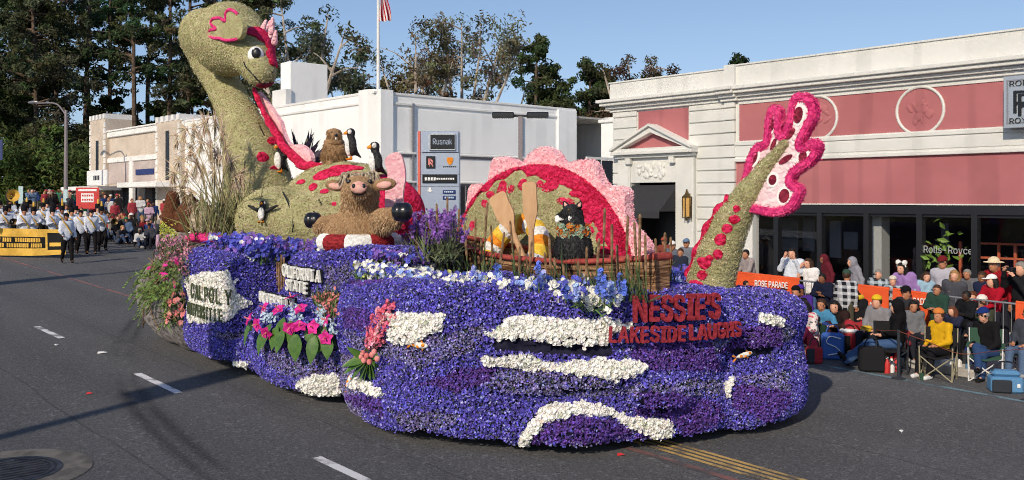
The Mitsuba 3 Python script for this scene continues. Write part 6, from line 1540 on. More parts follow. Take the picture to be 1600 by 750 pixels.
euc('wind bent dark tree arching over the cream roof', 1000, 86, 66, 150, 3.2, rng, (.085, .07, .045), 4, 80, .5, .26, droop=.4, nlimb=8)
pine('tip of a dark conifer just above the cream parapet', 1158, 93, 70, .9, 130, rng, (.025, .04, .025), 1.5, group=None, name='conifer_tree')
hg = thing('hedge', 'brown and green hedge on the bank behind the low white building', 'hedge')
q = np.array([at(rng.uniform(895, 965), rng.uniform(188, 212), 62) + [0, rng.normal(0, 1), 0] for _ in range(60)])
m, c = leaves(q, .7, 30, .3, (.09, .06, .035), rng); own(hg, m, 'foliage', color=c)
fh = thing('shrubbery', 'dark green shrubbery at the foot of the grove along the pavement', 'shrubs', kind='stuff')
q = np.array([at(rng.uniform(-60, 160), rng.uniform(236, 312), 79) + [0, rng.normal(0, 2.0), 0] for _ in range(240)])
m, c = leaves(q, 1.3, 40, .42, (.09, .125, .042), rng); own(fh, m, 'foliage', color=c)
# ================================================================ street furniture
def pole(a, b, r0, r1, sides=12, n=6):
    t = np.linspace(0, 1, n)[:, None]; p = np.asarray(a) + (np.asarray(b) - np.asarray(a)) * t
    return tube(p, np.linspace(r0, r1, n), sides)
mat('pale_banner', (.42, .55, .58), .8, .2)
# street lamp on the far pavement
sl_ = thing('street_lamp', 'tall grey street lamp with a curved arm beside the tan shop', 'street lamp')
b0 = onv(103, 300, 18.2); zg = gz(UV(b0)[0]) + .13; zt3 = onv(103, 172, 18.2)[2]; hd = onv(52, 160, 17.2)
part(sl_, 'post', cat([pole(b0 * [1, 1, 0] + [0, 0, zg], b0 * [1, 1, 0] + [0, 0, zt3], .14, .09), lathe([(.22, 0), (.22, .25), (.15, .4)], 12, b0 * [1, 1, 0] + [0, 0, zg])]), 'pole_metal', smooth=40)
tp = b0 * [1, 1, 0] + [0, 0, zt3]
part(sl_, 'arm', tube(catmull([tp - [0, 0, .3], tp + (hd - tp) * .3 + [0, 0, .25], hd + (tp - hd) * .12], 6), .05, 8), 'pole_metal', smooth=True)
d_ = (hd - tp) * [1, 1, 0]; d_ /= np.linalg.norm(d_)
part(sl_, 'lamp_head', surf(ell(hd, (.55, .2, .11), axes(d_)), .05), 'grey_metal', smooth=True)
# twin lamp in the lot
tl_ = thing('twin_lamp', 'dark twin headed lot lamp on a square post in front of the white building', 'street lamp')
b0 = at(813, 300, 37); zt3 = at(813, 182, 37)[2]
part(tl_, 'post', cubox([b0[0], b0[1], (1.0 + zt3) / 2], (.17, .17, zt3 - 1.0)), 'pole_metal')
part(tl_, 'arm', cubox([b0[0], b0[1], zt3 + .02], (.9, .08, .08)), 'dark_frame')
for s in (-1, 1): part(tl_, 'lamp_head', cubox([b0[0] + s * .68, b0[1], zt3 + .05], (.86, .42, .22), bevel=.03), 'dark_frame')
# flagpole and flag
fp_ = thing('flagpole', 'slim white flagpole on the roof corner of the white building', 'flagpole')
b0 = at(591, 147, 42.0); zt3 = at(591, -60, 42.0)[2]
part(fp_, 'pole', pole(b0 - [0, 0, .3], [b0[0], b0[1], zt3], .085, .05), 'white_trim', smooth=40)
part(fp_, 'truck', lathe([(0, 0), (.1, .05), (.1, .15), (0, .2)], 10, (b0[0], b0[1], zt3)), 'bronze', smooth=40)
fg = thing('flag', 'red, white and blue striped flag hanging limp from the flagpole', 'flag')
mat('flag_red', (.42, .02, .04), .8, .2); mat('flag_white', (.72, .72, .72), .8, .2); mat('flag_blue', (.025, .035, .15), .8, .2)
zA, zB_ = at(591, -38, 42)[2], at(591, 34, 42)[2]
def cloth_pt(a, t):          # a 0..1 across the folded fly, t 0..1 downwards
    wob = .10 * math.sin(a * 14 + t * 2.5) * (.3 + t)
    return np.array([b0[0] + .07 + a * (.16 + .34 * t ** .7) + .05 * math.sin(t * 5 + a * 4), b0[1] + wob, zA - (zA - zB_) * t * (.80 + .2 * (1 - a)) - a * .35])
def flagpiece(a0, a1, t0, t1, na=4, nt=10):
    g = [cloth_pt(a0 + (a1 - a0) * i / na, t0 + (t1 - t0) * j / nt) for i in range(na + 1) for j in range(nt + 1)]
    f = []
    for i in range(na):
        for j in range(nt):
            p = i * (nt + 1) + j; f += [(p, p + 1, p + nt + 2), (p, p + nt + 2, p + nt + 1)]
    return tm(g, f)
for i in range(9):
    a0, a1 = i / 9, (i + 1) / 9
    part(fg, 'red_stripe' if i % 2 == 0 else 'white_stripe', flagpiece(a0, a1, .42 if i < 5 else .1, 1.0), 'flag_red' if i % 2 == 0 else 'flag_white', smooth=True)
part(fg, 'blue_canton', flagpiece(0, 5 / 9, 0, .42), 'flag_blue', smooth=True)
# pylon sign in the lot
ps = thing('pylon_sign', 'blue grey pylon sign with stacked dark panels and an orange edge strip', 'sign')
YS = 32.0
def sx(px): return at(px, 0, YS)[0]
def sz(py): return at(0, py, YS)[2]
def face(px0, px1, py0, py1, y0, y1): 
    return cubox([(sx(px0) + sx(px1)) / 2, YS + (y0 + y1) / 2, (sz(py0) + sz(py1)) / 2], (abs(sx(px1) - sx(px0)), abs(y1 - y0), abs(sz(py0) - sz(py1))), bevel=.008)
part(ps, 'body', cubox([(sx(651) + sx(718)) / 2, YS + .25, (sz(205) + 1.0) / 2], (sx(718) - sx(651), .5, sz(205) - 1.0), bevel=.02), 'sign_steel')
part(ps, 'orange_edge', face(653, 657, 205, 330, -.04, .02), 'orange_strip')
part(ps, 'panel', face(660, 716, 206, 238, -.05, .0), 'sign_steel')
tpn = part(ps, 'top_frame', face(671, 712, 209, 235, -.13, -.04), 'silver')
part(tpn, 'top_panel', face(673, 711, 211, 233, -.15, -.11), 'black_sign')
part(tpn, 'top_lettering', lettering('Rusnak', .2, np.array([sx(677), YS - .15, sz(226)]), np.array([1.0, 0, 0]), Z3, .012, width=sx(707) - sx(677)), 'sign_steel')
part(ps, 'panel_seam', cat([face(651, 718, y, y + .6, -.01, .0) for y in (238.5, 272, 291)]), 'iron')
mp = part(ps, 'monogram_plate', face(666, 680, 244, 263, -.05, .0), 'black_sign')
part(mp, 'monogram', cat([lettering('R', .22, np.array([sx(669), YS - .05, sz(258)]), np.array([1.0, 0, 0]), Z3, .012, width=.14), lettering('R', .22, np.array([sx(670.8), YS - .05, sz(260)]), np.array([1.0, 0, 0]), Z3, .012, width=.14)]), 'coral_petal')
shp = smooth_poly([(-.09, .12), (.09, .12), (.09, -.02), (0, -.13), (-.09, -.02)], 4)
part(ps, 'crest_badge', place(extr(shp, .03), np.array([sx(703), YS - .03, sz(252)]), np.array([1.0, 0, 0]), Z3, np.array([0, 1.0, 0])), 'orange_petal')
part(ps, 'small_lettering', cat([face(692 + i * 3.1, 694.4 + i * 3.1, 259.5, 261.5, -.02, .0) for i in range(7)]), 'iron')
dp_ = part(ps, 'dark_panel', face(660, 714, 273, 286, -.05, .0), 'black_sign')
part(dp_, 'lettering', cat([face(664 + i * 4.6, 667.2 + i * 4.6, 277, 282, -.062, -.05) for i in range(4)] + [face(682 + i * 3.6, 684.6 + i * 3.6, 278, 281, -.062, -.05) for i in range(8)]), 'white_print')
part(ps, 'wing_badge', cat([face(668, 676, 297, 299, -.02, 0), face(670, 674, 293, 300, -.025, 0)]), 'white_print')
bp_ = part(ps, 'blue_panel', cat([face(692, 712, 297, 303, -.03, 0), face(692, 712, 306, 312, -.03, 0)]), 'navy_print')
part(bp_, 'lettering', cat([face(694 + i * 3, 696.2 + i * 3, 298.5, 301, -.04, -.03) for i in range(5)] + [face(695 + i * 3, 697 + i * 3, 307.5, 310, -.04, -.03) for i in range(5)]), 'pale_blue_petal')
# lamp posts on the near pavement, out of view, whose shadows cross the road
for i, (x, y, h) in enumerate(((-10.5, 3.45, 9.6), (-20.2, 15.8, 10.0))):
    k = thing('street_lamp', ('plain grey street lamp on the near pavement level with the float', 'plain grey street lamp on the near pavement level with the band')[i], 'street lamp')
    zg = gz(UV((x, y))[0]); o = np.array([x, y, zg])
    part(k, 'post', cat([pole(o, o + [0, 0, h], .15, .10), lathe([(.24, 0), (.24, .3), (.16, .5)], 12, o)]), 'pole_metal', smooth=40)
    e = o + [0, 0, h + .2] + V3 * 2.2
    part(k, 'arm', tube(catmull([o + [0, 0, h - .2], o + V3 * 1.0 + [0, 0, h + .15], e], 6), .055, 8), 'pole_metal', smooth=True)
    part(k, 'lamp_head', surf(ell(e + V3 * .3, (.5, .18, .1), axes(V3)), .05), 'grey_metal', smooth=True)
    part(k, 'pole_banner', cubox(o + U3 * .38 + [0, 0, h - 2.1], (.5, .03, 2.0), math.atan2(DU[1], DU[0])), 'pale_banner')  # added out of view, only to shade the left wall of the float
# small signs and banners along the far pavement at the left
def board(name, label, px0, px1, py0, py1, v, m, cat_='sign', post=True, border=None):
    k = thing(name, label, cat_); c = onv((px0 + px1) / 2, (py0 + py1) / 2, v); s = c[1] / F; w, h = (px1 - px0) * s, (py1 - py0) * s
    part(k, 'panel', place(trimesh.creation.box((w, .04, h)), c, np.array([1.0, 0, 0]), np.array([0, 1.0, 0]), Z3), m)
    if post:
        u = UV(c)[0]; part(k, 'post', pole(np.array([c[0], c[1] + .06, gz(u)]), c + [0, .06, h / 2], .035, .035, 6), 'grey_metal')
    return k, c, w, h
k, c, w, h = board('banner_sign', 'red and white notice board above the band', 119, 155, 293, 326, 17.0, 'red_print')
part(k, 'white_field', cubox(c + [0, -.03, .02], (w * .55, .02, h * .42)), 'white_print')
part(k, 'lettering', cat([cubox(c + [w * (-.2 + .1 * i), -.045, h * (.12 - .2 * j)], (w * .07, .01, h * .09)) for i in range(5) for j in range(2)]), 'red_print')
part(k, 'white_band', cubox(c + [0, -.03, h * .38], (w * .8, .02, h * .1)), 'white_print')
board('street_banner', 'leftmost pale blue pole banner above the band', 29, 36, 291, 318, 17.6, 'pale_banner', 'banner')
board('street_banner', 'pale blue pole banner just right of the red notice board', 99, 106, 296, 316, 17.6, 'pale_banner', 'banner')
k, c, w, h = board('street_banner', 'wide pale blue sign in front of the tan shop canopy', 131, 146, 299, 324, 18.5, 'pale_banner', 'banner')
k, c, w, h = board('hanging_sign', 'dark navy sign at the left edge of the view under the trees', -6, 4, 218, 250, 17, 'navy_print', 'sign', False)
# ---- crowd barriers with orange covers
mat('orange_vinyl', mikit.proc(lambda p, n, uv: mix((.62, .075, .018), (.74, .11, .03), noise(p.x * 3, p.y * 3, p.z * 6))), .55, .35)
mat('galvanised', (.34, .35, .37), .4, .5, metallic=.6)
VBAR = 18.7
bars = []
u0 = ux(1146, VBAR)
for i in range(7):
    a, b_ = u0 - i * 2.3, u0 - i * 2.3 - 2.2
    k = thing('crowd_barrier', f'grey steel crowd barrier, {("first", "second", "third", "fourth", "fifth", "sixth", "seventh")[i]} from the tail of the float', 'barrier', 'crowd barriers in front of the shop')
    zg = .13
    part(k, 'frame', cat([tube([W(a, VBAR, zg + .2), W(a, VBAR, zg + 1.05), W(a - .06, VBAR, zg + 1.1), W(b_ + .06, VBAR, zg + 1.1), W(b_, VBAR, zg + 1.05), W(b_, VBAR, zg + .2)], .021, 8), tube([W(a, VBAR, zg + .2), W(b_, VBAR, zg + .2)], .018, 8)]), 'galvanised', smooth=50)
    for j in range(1, 15): 
        u = a + (b_ - a) * j / 15; part(k, 'bar', tube([W(u, VBAR, zg + .2), W(u, VBAR, zg + 1.1)], .009, 5), 'galvanised')
    for u in (a - .25, b_ + .25): part(k, 'foot', cat([tube([W(u, VBAR - .3, zg + .02), W(u, VBAR + .3, zg + .02)], .018, 6), tube([W(u, VBAR, zg + .02), W(u, VBAR, zg + .2)], .018, 6)]), 'galvanised')
def cover(label, px0, px1, z0, z1, words, sag=0.0, emblem=False):
    k = thing('barrier_cover', label, 'banner', 'orange covers hung on the crowd barriers')
    a, b_ = ux(px0, VBAR), ux(px1, VBAR); n = 16; g, f = [], []
    for i in range(n + 1):
        for j in range(7):
            t, q = i / n, j / 6; g.append(W(a + (b_ - a) * t, VBAR - .035 - .02 * math.sin(t * 17 + q * 3) * q - .03 * q, .13 + z1 - (z1 - z0) * q - sag * t))
    for i in range(n):
        for j in range(6):
            p = i * 7 + j; f += [(p, p + 1, p + 8), (p, p + 8, p + 7)]
    part(k, 'sheet', tm(g, f), 'orange_vinyl', smooth=True)
    part(k, 'hem', tube([W(a, VBAR, .13 + z1 + .01), W(b_, VBAR, .13 + z1 + .01 - sag)], .035, 6), 'orange_vinyl', smooth=True)
    if words: part(k, 'lettering', lettering(words, .13, W(a + (b_ - a) * .36, VBAR - .10, .13 + z1 - .24), -U3, Z3, .006, True, width=abs(a - b_) * .5), 'white_print')
    if emblem:
        uc, zc_ = (a + b_) / 2, (z0 + z1) / 2 + .02; o = W(uc, VBAR - .11, zc_)
        for i in range(15):
            an = math.pi * (1.05 - 1.1 * i / 14)
            part(k, 'emblem_letter', place(cubox([0, 0, 0], (.035, .05, .006)), o - U3 * .30 * math.cos(an) + Z3 * .30 * math.sin(an), -U3 * math.sin(an) - Z3 * math.cos(an), Z3 * math.sin(an) - U3 * math.cos(an), -V3), 'white_print')
        part(k, 'emblem_leaf', place(extr(Point(0, 0).buffer(.17).difference(Point(.03, .05).buffer(.12)), .006), o, -U3, Z3, -V3), 'pale_banner')
        part(k, 'emblem_rose', place(extr(Point(.03, .05).buffer(.085), .012), o, -U3, Z3, -V3), 'coral_petal')
    return k
cover('orange barrier cover with white lettering beside the tail of the float', 1148, 1250, .25, 1.12, 'ROSE PARADE')
cover('orange barrier cover with a round rose emblem behind the plaid shirt', 1340, 1390, .1, 1.12, None, emblem=True)
cover('orange barrier cover with a white trim next to the man in green', 1396, 1462, .3, 1.12, 'PARADE', .03)
cover('orange barrier cover at the right edge of the view', 1588, 1660, .2, 1.12, 'ROSE')
# ---- chairs and luggage along the kerb
def folding_chair(name, label, u, v, heading, frame, seat, k=1.0, ground=0.0, group=None):
    t = thing(name, label, 'chair', group)
    fr = np.array([math.cos(heading), math.sin(heading), 0]); b = Body(W(u, v, ground), fr, k)
    P = b.p
    for s in (1, -1):
        part(t, 'leg', tube([P(.24, s * .26, 0), P(-.24, s * .26, .42)], .013 * k, 6), frame)
        part(t, 'leg', tube([P(-.24, s * .26, 0), P(.24, s * .26, .42)], .013 * k, 6), frame)
        part(t, 'arm_post', tube([P(.24, s * .26, .0), P(.24, s * .27, .62)], .012 * k, 6), frame)
        part(t, 'back_post', tube([P(-.22, s * .26, .0), P(-.30, s * .27, .88)], .012 * k, 6), frame)
        part(t, 'armrest', tube([P(.28, s * .28, .62), P(-.28, s * .28, .62)], .026 * k, 6, flat=.5), seat)
    part(t, 'front_brace', tube([P(.24, -.26, 0), P(.24, .26, .42)], .011 * k, 6), frame); part(t, 'front_brace', tube([P(.24, .26, 0), P(.24, -.26, .42)], .011 * k, 6), frame)
    def sheet4(c, th=.012):
        c = [np.array(x, float) for x in c]; n = np.cross(c[1] - c[0], c[3] - c[0]); n /= np.linalg.norm(n)
        v = [x + n * th for x in c] + [x - n * th for x in c]
        return tm(v, [(0, 1, 2), (0, 2, 3), (4, 6, 5), (4, 7, 6), (0, 4, 5), (0, 5, 1), (1, 5, 6), (1, 6, 2), (2, 6, 7), (2, 7, 3), (3, 7, 4), (3, 4, 0)])
    part(t, 'seat', cat([sheet4([P(.25, .25, .43), P(.25, 0, .38), P(-.24, 0, .36), P(-.24, .25, .41)]), sheet4([P(.25, 0, .38), P(.25, -.25, .43), P(-.24, -.25, .41), P(-.24, 0, .36)])]), seat)
    part(t, 'backrest', sheet4([P(-.25, .26, .46), P(-.25, -.26, .46), P(-.30, -.26, .88), P(-.30, .26, .88)]), seat)
    return t
mat('khaki_metal', (.30, .27, .18), .5, .4); mat('white_metal', (.65, .65, .65), .4, .4); mat('black_fabric', (.012, .012, .014), .85, .2); mat('green_fabric', (.03, .075, .05), .85, .2)
mat('red_fabric', (.32, .02, .03), .75, .25); mat('blue_fabric', (.04, .11, .38), .75, .25); mat('cooler_blue', (.085, .22, .40), .5, .4); mat('charcoal_fabric', (.03, .035, .045), .85, .2); mat('tan_blanket', mottled((.34, .22, .10), (.52, .36, .18), 9), .95, .1)
mat('yellow_fabric', (.62, .42, .03), .8, .2)
def gp(px, py, w=0.0): 
    p = ong(px, py, w); return p, UV(p)
HEAD_OUT = math.atan2(-DV[1], -DV[0])
def chair_at(label, px, py, fr, st, dh=0.0, k=1.0, name='camp_chair'):
    _, (u, v) = gp(px, py); return folding_chair(name, label, u, v, HEAD_OUT + dh, fr, st, k)
chair_at('khaki framed camp chair with crossed legs under the child in yellow', 1466, 592, 'khaki_metal', 'black_fabric', .25)
chair_at('white framed camp chair under the man in the blue cap', 1540, 594, 'white_metal', 'green_fabric', .35, 1.0)
chair_at('black camp chair under the person in the black hood', 1392, 580, 'charcoal_fabric', 'black_fabric', .55)
chair_at('black camp chair at the right edge of the view', 1606, 592, 'charcoal_fabric', 'charcoal_fabric', .1)
chair_at('dark camp chair on the kerb behind the child in yellow', 1500, 570, 'khaki_metal', 'green_fabric', .0)
cl_ = thing('cooler_bag', 'light blue cooler bag with a dark front pocket on the road edge', 'bag')
p, uv_ = gp(1571, 612); b = Body(p, (-.25, -1, 0), 1.0)
def bb_(body, x0, x1, y0, y1, z0, z1, bev=.03):
    m = cubox([(x0 + x1) / 2, (y0 + y1) / 2, (z0 + z1) / 2], (x1 - x0, y1 - y0, z1 - z0), bevel=bev); m = m.copy(); m.vertices = body.o + (m.vertices * body.k) @ body.R.T; return m
part(cl_, 'body', bb_(b, -.18, .14, -.25, .25, 0, .26), 'cooler_blue'); part(cl_, 'lid', bb_(b, -.15, .11, -.22, .22, .26, .36, .05), 'cooler_blue')
part(cl_, 'pocket', bb_(b, .14, .19, -.24, .06, .01, .22, .02), 'charcoal_fabric'); part(cl_, 'tag', bb_(b, .14, .155, .14, .19, .10, .16, .004), 'white_print')
part(cl_, 'strap', tube(catmull([b.p(-.02, -.2, .34), b.p(-.02, -.12, .48), b.p(-.02, .12, .48), b.p(-.02, .2, .34)], 5), .014, 6), 'charcoal_fabric')
def bag(name, label, px, py, w, d, h, m, m2=None, hd=(-.2, -1, 0), catn='bag', handle=True):
    t = thing(name, label, catn); p, _ = gp(px, py); b = Body(p, hd, 1.0)
    part(t, 'body', bb_(b, -d / 2, d / 2, -w / 2, w / 2, 0, h, .04), m)
    if m2: part(t, 'panel', bb_(b, d / 2 - .02, d / 2 + .015, -w * .45, w * .0, .02, h * .9, .01), m2)
    if handle: part(t, 'handle', tube(catmull([b.p(0, -w * .3, h), b.p(0, -w * .15, h + .14), b.p(0, w * .15, h + .14), b.p(0, w * .3, h)], 5), .012, 6), m2 or m)
    return t, b
bag('backpack', 'small red and grey backpack at the left end of the spectators', 1272, 568, .30, .18, .32, 'red_fabric', 'charcoal_fabric')
t, b = bag('tote_bag', 'blue tote bag with a white curl printed on it', 1301, 562, .42, .16, .52, 'blue_fabric')
part(t, 'print', cat([tube(catmull([b.p(.085, .14, .42), b.p(.09, -.06, .46), b.p(.09, -.12, .34), b.p(.09, .04, .26), b.p(.09, .12, .16), b.p(.09, -.1, .10)], 6), .022, 5, flat=.4)]), 'white_print')
t, b = bag('duffel_bag', 'black and red duffel bag with a white top behind the tote bag', 1327, 556, .42, .26, .46, 'red_fabric', 'black_fabric'); part(t, 'white_top', bb_(b, -.1, .12, -.18, .18, .46, .53, .03), 'white_print')
bag('rucksack', 'black rucksack under the outstretched legs in jeans', 1362, 580, .45, .3, .45, 'black_fabric')
bag('lunch_bag', 'yellow bag beside the person in the black hood', 1354, 562, .22, .14, .66, 'yellow_fabric', handle=False)
for i, (px, py, m) in enumerate(((1386, 583, 'red_print'), (1393, 582, 'white_print'), (1400, 580, 'red_print'))):
    t = thing('drink_bottle', ('red drink bottle on the ground left of the rope post', 'white drink bottle between two red bottles', 'taller red drink bottle touching the rope post')[i], 'bottle'); p, _ = gp(px, py); h = .26 + .1 * (i == 2)
    part(t, 'body', lathe([(0, 0), (.05, 0), (.055, .02), (.055, h * .7), (.025, h * .88), (.022, h)], 12, p), m, smooth=40); part(t, 'cap', lathe([(.026, h), (.026, h + .03), (0, h + .03)], 10, p), 'white_print' if m != 'white_print' else 'red_print')
bl = thing('blanket', 'crumpled tan blanket on the kerb beside the float shadow', 'blanket')
p, _ = gp(1244, 556); own(bl, surf(soft([ell(p + [x, y, .04], (.24, .2, .09)) for x, y in ((-.3, 0), (0, .08), (.25, -.05), (.1, .2), (-.15, .2), (.42, .12))], .08), .04), 'tan_blanket', smooth=True)
bx_ = thing('cardboard_box', 'small open cardboard box behind the drink bottles', 'box'); p, _ = gp(1388, 566); own(bx_, cubox(p + [0, 0, .16], (.4, .3, .32), .3), 'tan_blanket')
# strap barrier
mat('strap_brown', (.17, .05, .025), .8, .2)
sp = thing('strap_barrier', 'brown strap stretched along the kerb between dark posts', 'barrier')
pts = [gp(1404, 592)[0], gp(1500, 607)[0] + [0, .6, 0], gp(1640, 640)[0] + [0, .6, 0]]
for q in (pts[0], pts[2]): part(sp, 'post', cat([pole(q, q + [0, 0, .86], .028, .028, 8), lathe([(.12, 0), (.12, .02), (.03, .04)], 12, q)]), 'charcoal_fabric')
a_, m_, c_ = pts[0] + [0, 0, .84], (pts[0] + pts[2]) / 2 + [0, 0, .60], pts[2] + [0, 0, .84]
part(sp, 'strap', tube(catmull([a_, a_ + (c_ - a_) * .25 - [0, 0, .12], m_, a_ + (c_ - a_) * .75 - [0, 0, .12], c_], 5), .022, 6, flat=.25), 'strap_brown')
a2 = onv(1330, 505, 17.6); part(sp, 'strap', tube(catmull([a_ + [0, 0, .0], (a_ + a2) / 2 - [0, 0, .05], a2], 5), .02, 6, flat=.25), 'strap_brown')
# ================================================================ people
SKIN = {'light': (208, 156, 130), 'tan': (176, 122, 92), 'brown': (128, 84, 60), 'dark': (74, 48, 36)}
for k, c in SKIN.items(): mat('skin_' + k, lin(*c), .55, .35)
for k, c in {'black': (20, 17, 16), 'brown': (58, 38, 26), 'auburn': (92, 52, 32), 'blond': (150, 116, 72), 'grey': (128, 124, 120)}.items(): mat('hair_' + k, lin(*c), .6, .35)
def _plaid(c0, c1, c2):
    def fn(p, n, uv):
        s = 1 / .13; a = smoothstep(.42, .5, dr.abs(p.x * s - dr.floor(p.x * s) - .5) * 2); b = smoothstep(.42, .5, dr.abs(p.z * s - dr.floor(p.z * s) - .5) * 2)
        return mix(mix(c0, c1, (a + b) * .5), c2, smoothstep(.8, .9, a * b))
    return mikit.proc(fn)
mat('fabric_plaid', _plaid((.55, .57, .60), (.10, .11, .14), (.015, .016, .02)), .9, .1)
mat('fabric_plaid_blue', _plaid((.42, .50, .56), (.14, .18, .22), (.03, .035, .045)), .9, .1)
def _floral(p, n, uv):
    d, e, r = voronoi(p.x * 16 + p.y * 9, p.z * 16); return mix(mix((.55, .12, .16), (.12, .10, .14), smoothstep(.4, .5, r)), (.66, .60, .58), smoothstep(.25, .45, d))
mat('fabric_floral', mikit.proc(_floral), .9, .1)

def pose(kind):
    """joints in a figure's own axes, x its front, y its left, z up, 1.70 m tall when standing"""
    J = dict(pel=(0, 0, .94), wst=(0, 0, 1.08), cst=(.01, 0, 1.30), nck=(.0, 0, 1.46), hd=(.025, 0, 1.585), yaw=0.0, pitch=0.0)
    for s, q in ((1, 'L'), (-1, 'R')):
        J['hip' + q] = (0, s * .09, .90); J['kne' + q] = (.02, s * .105, .49); J['ank' + q] = (-.02, s * .11, .08); J['toe' + q] = (.14, s * .125, .035)
        J['sho' + q] = (0, s * .18, 1.405); J['elb' + q] = (-.03, s * .245, 1.13); J['wri' + q] = (.06, s * .25, .89); J['fin' + q] = (.10, s * .245, .80)
    def arm(q, e, w, f): J['elb' + q], J['wri' + q], J['fin' + q] = e, w, f
    def shift(dx, dz):
        for k in ('pel', 'wst', 'cst', 'nck', 'hd', 'shoL', 'shoR', 'elbL', 'elbR', 'wriL', 'wriR', 'finL', 'finR', 'hipL', 'hipR'): J[k] = (J[k][0] + dx, J[k][1], J[k][2] + dz)
    if kind == 'phone': arm('L', (.18, .22, 1.22), (.30, .10, 1.50), (.33, .06, 1.60)); arm('R', (.18, -.22, 1.22), (.30, -.10, 1.50), (.33, -.06, 1.60))
    if kind == 'crossed': arm('L', (.12, .24, 1.14), (.24, .02, 1.18), (.25, -.08, 1.20)); arm('R', (.12, -.24, 1.14), (.22, -.02, 1.12), (.23, .08, 1.10))
    if kind == 'hand_up': arm('R', (.16, -.24, 1.22), (.20, -.12, 1.46), (.18, -.06, 1.54))
    if kind == 'lean': arm('L', (.16, .25, 1.16), (.40, .20, 1.10), (.49, .17, 1.10)); arm('R', (.16, -.25, 1.16), (.40, -.20, 1.10), (.49, -.17, 1.10)); 
    if kind == 'point': arm('L', (.22, .26, 1.34), (.46, .26, 1.44), (.56, .25, 1.47))
    if kind == 'march':
        J['kneL'], J['ankL'], J['toeL'] = (.20, .10, .53), (.10, .10, .16), (.25, .11, .10)
        arm('L', (.08, .27, 1.16), (.26, .10, 1.18), (.32, .04, 1.20)); arm('R', (.08, -.27, 1.16), (.26, -.10, 1.24), (.32, -.04, 1.27))
    if kind == 'walk':
        J['kneL'], J['ankL'], J['toeL'] = (.16, .10, .50), (.18, .10, .10), (.33, .11, .06); J['kneR'], J['ankR'], J['toeR'] = (-.06, -.10, .48), (-.26, -.10, .14), (-.14, -.11, .04)
        arm('R', (.04, -.26, 1.14), (.20, -.24, .96), (.26, -.23, .90))
    if kind in ('sit', 'sit_cross', 'sit_out'):
        shift(-.06, -.44)
        J['cst'] = (-.10, 0, .84); J['nck'] = (-.12, 0, 1.00); J['hd'] = (-.09, 0, 1.125); J['wst'] = (-.08, 0, .62)
        for s, q in ((1, 'L'), (-1, 'R')):
            J['sho' + q] = (-.10, s * .18, .95); J['hip' + q] = (-.04, s * .09, .47); J['kne' + q] = (.38, s * .12, .50); J['ank' + q] = (.42, s * .12, .08); J['toe' + q] = (.58, s * .13, .035)
            arm(q, (-.02, s * .24, .69), (.20, s * .14, .60), (.29, s * .10, .60))
        if kind == 'sit_cross': J['kneR'], J['ankR'], J['toeR'] = (.40, .02, .60), (.60, .16, .28), (.74, .20, .24)
        if kind == 'sit_out':
            for s, q in ((1, 'L'), (-1, 'R')): J['kne' + q], J['ank' + q], J['toe' + q] = (.40, s * .10, .44), (.82, s * .10, .12), (.90, s * .11, .24)
    if kind == 'sit_ground':
        shift(-.06, -.80)
        J['cst'] = (-.04, 0, .50); J['nck'] = (.0, 0, .66); J['hd'] = (.05, 0, .78); J['wst'] = (-.08, 0, .27)
        for s, q in ((1, 'L'), (-1, 'R')):
            J['sho' + q] = (-.01, s * .17, .61); J['hip' + q] = (-.05, s * .09, .12); J['kne' + q] = (.30, s * .17, .40); J['ank' + q] = (.46, s * .13, .08); J['toe' + q] = (.60, s * .14, .035)
            arm(q, (.10, s * .25, .40), (.30, s * .08, .43), (.38, s * .03, .44))
    if kind == 'camera': arm('L', (.14, .25, 1.20), (.26, .10, 1.50), (.27, .03, 1.56)); arm('R', (.12, -.26, 1.22), (.24, -.10, 1.52), (.25, -.03, 1.58))
    return {k: np.array(v, float) if isinstance(v, tuple) else v for k, v in J.items()}
def fingers(wr, fi, side):
    """four bent fingers and a thumb from the palm"""
    d = fi - wr; L = np.linalg.norm(d); d = d / L; up = np.array([0, 0, 1.0]) if abs(d[2]) < .8 else np.array([1.0, 0, 0]); s = np.cross(d, up); s /= np.linalg.norm(s); n = np.cross(s, d); out = []
    for i, (o, l) in enumerate(((-.027, .066), (-.009, .076), (.009, .072), (.027, .058))):
        a = wr + d * .075 + s * o; out.append(tube([a, a + d * l * .55, a + d * l * .9 - n * l * .28], [.0095, .009, .007], 5))
    a = wr + d * .035 + s * .032 * side; out.append(tube([a, a + d * .03 + s * .025 * side, a + d * .06 + s * .026 * side - n * .012], [.011, .010, .008], 5))
    return cat(out)
_PROTO = {}
_VAR = random.Random(31)
def loosen(J, seed):
    """small own differences of stance: bent back, turned and tilted head, hands not level"""
    r = random.Random(seed); bend, side, tw = r.uniform(-.02, .26), r.uniform(-.10, .10), r.uniform(-.3, .3)
    c = J['pel']; R = trimesh.transformations.euler_matrix(side, bend, tw)[:3, :3]
    for k in ('wst', 'cst', 'nck', 'hd', 'shoL', 'shoR', 'elbL', 'elbR', 'wriL', 'wriR', 'finL', 'finR'):
        J[k] = c + R @ (J[k] - c)
    J['hd'] = J['hd'] + np.array([r.uniform(-.01, .035), r.uniform(-.025, .025), r.uniform(-.02, .005)])
    for q in 'LR':
        d = np.array([r.uniform(-.03, .05), r.uniform(-.03, .03), r.uniform(-.05, .06)]); J['elb' + q] = J['elb' + q] + d * .5; J['wri' + q] = J['wri' + q] + d; J['fin' + q] = J['fin' + q] + d * 1.2
    return J
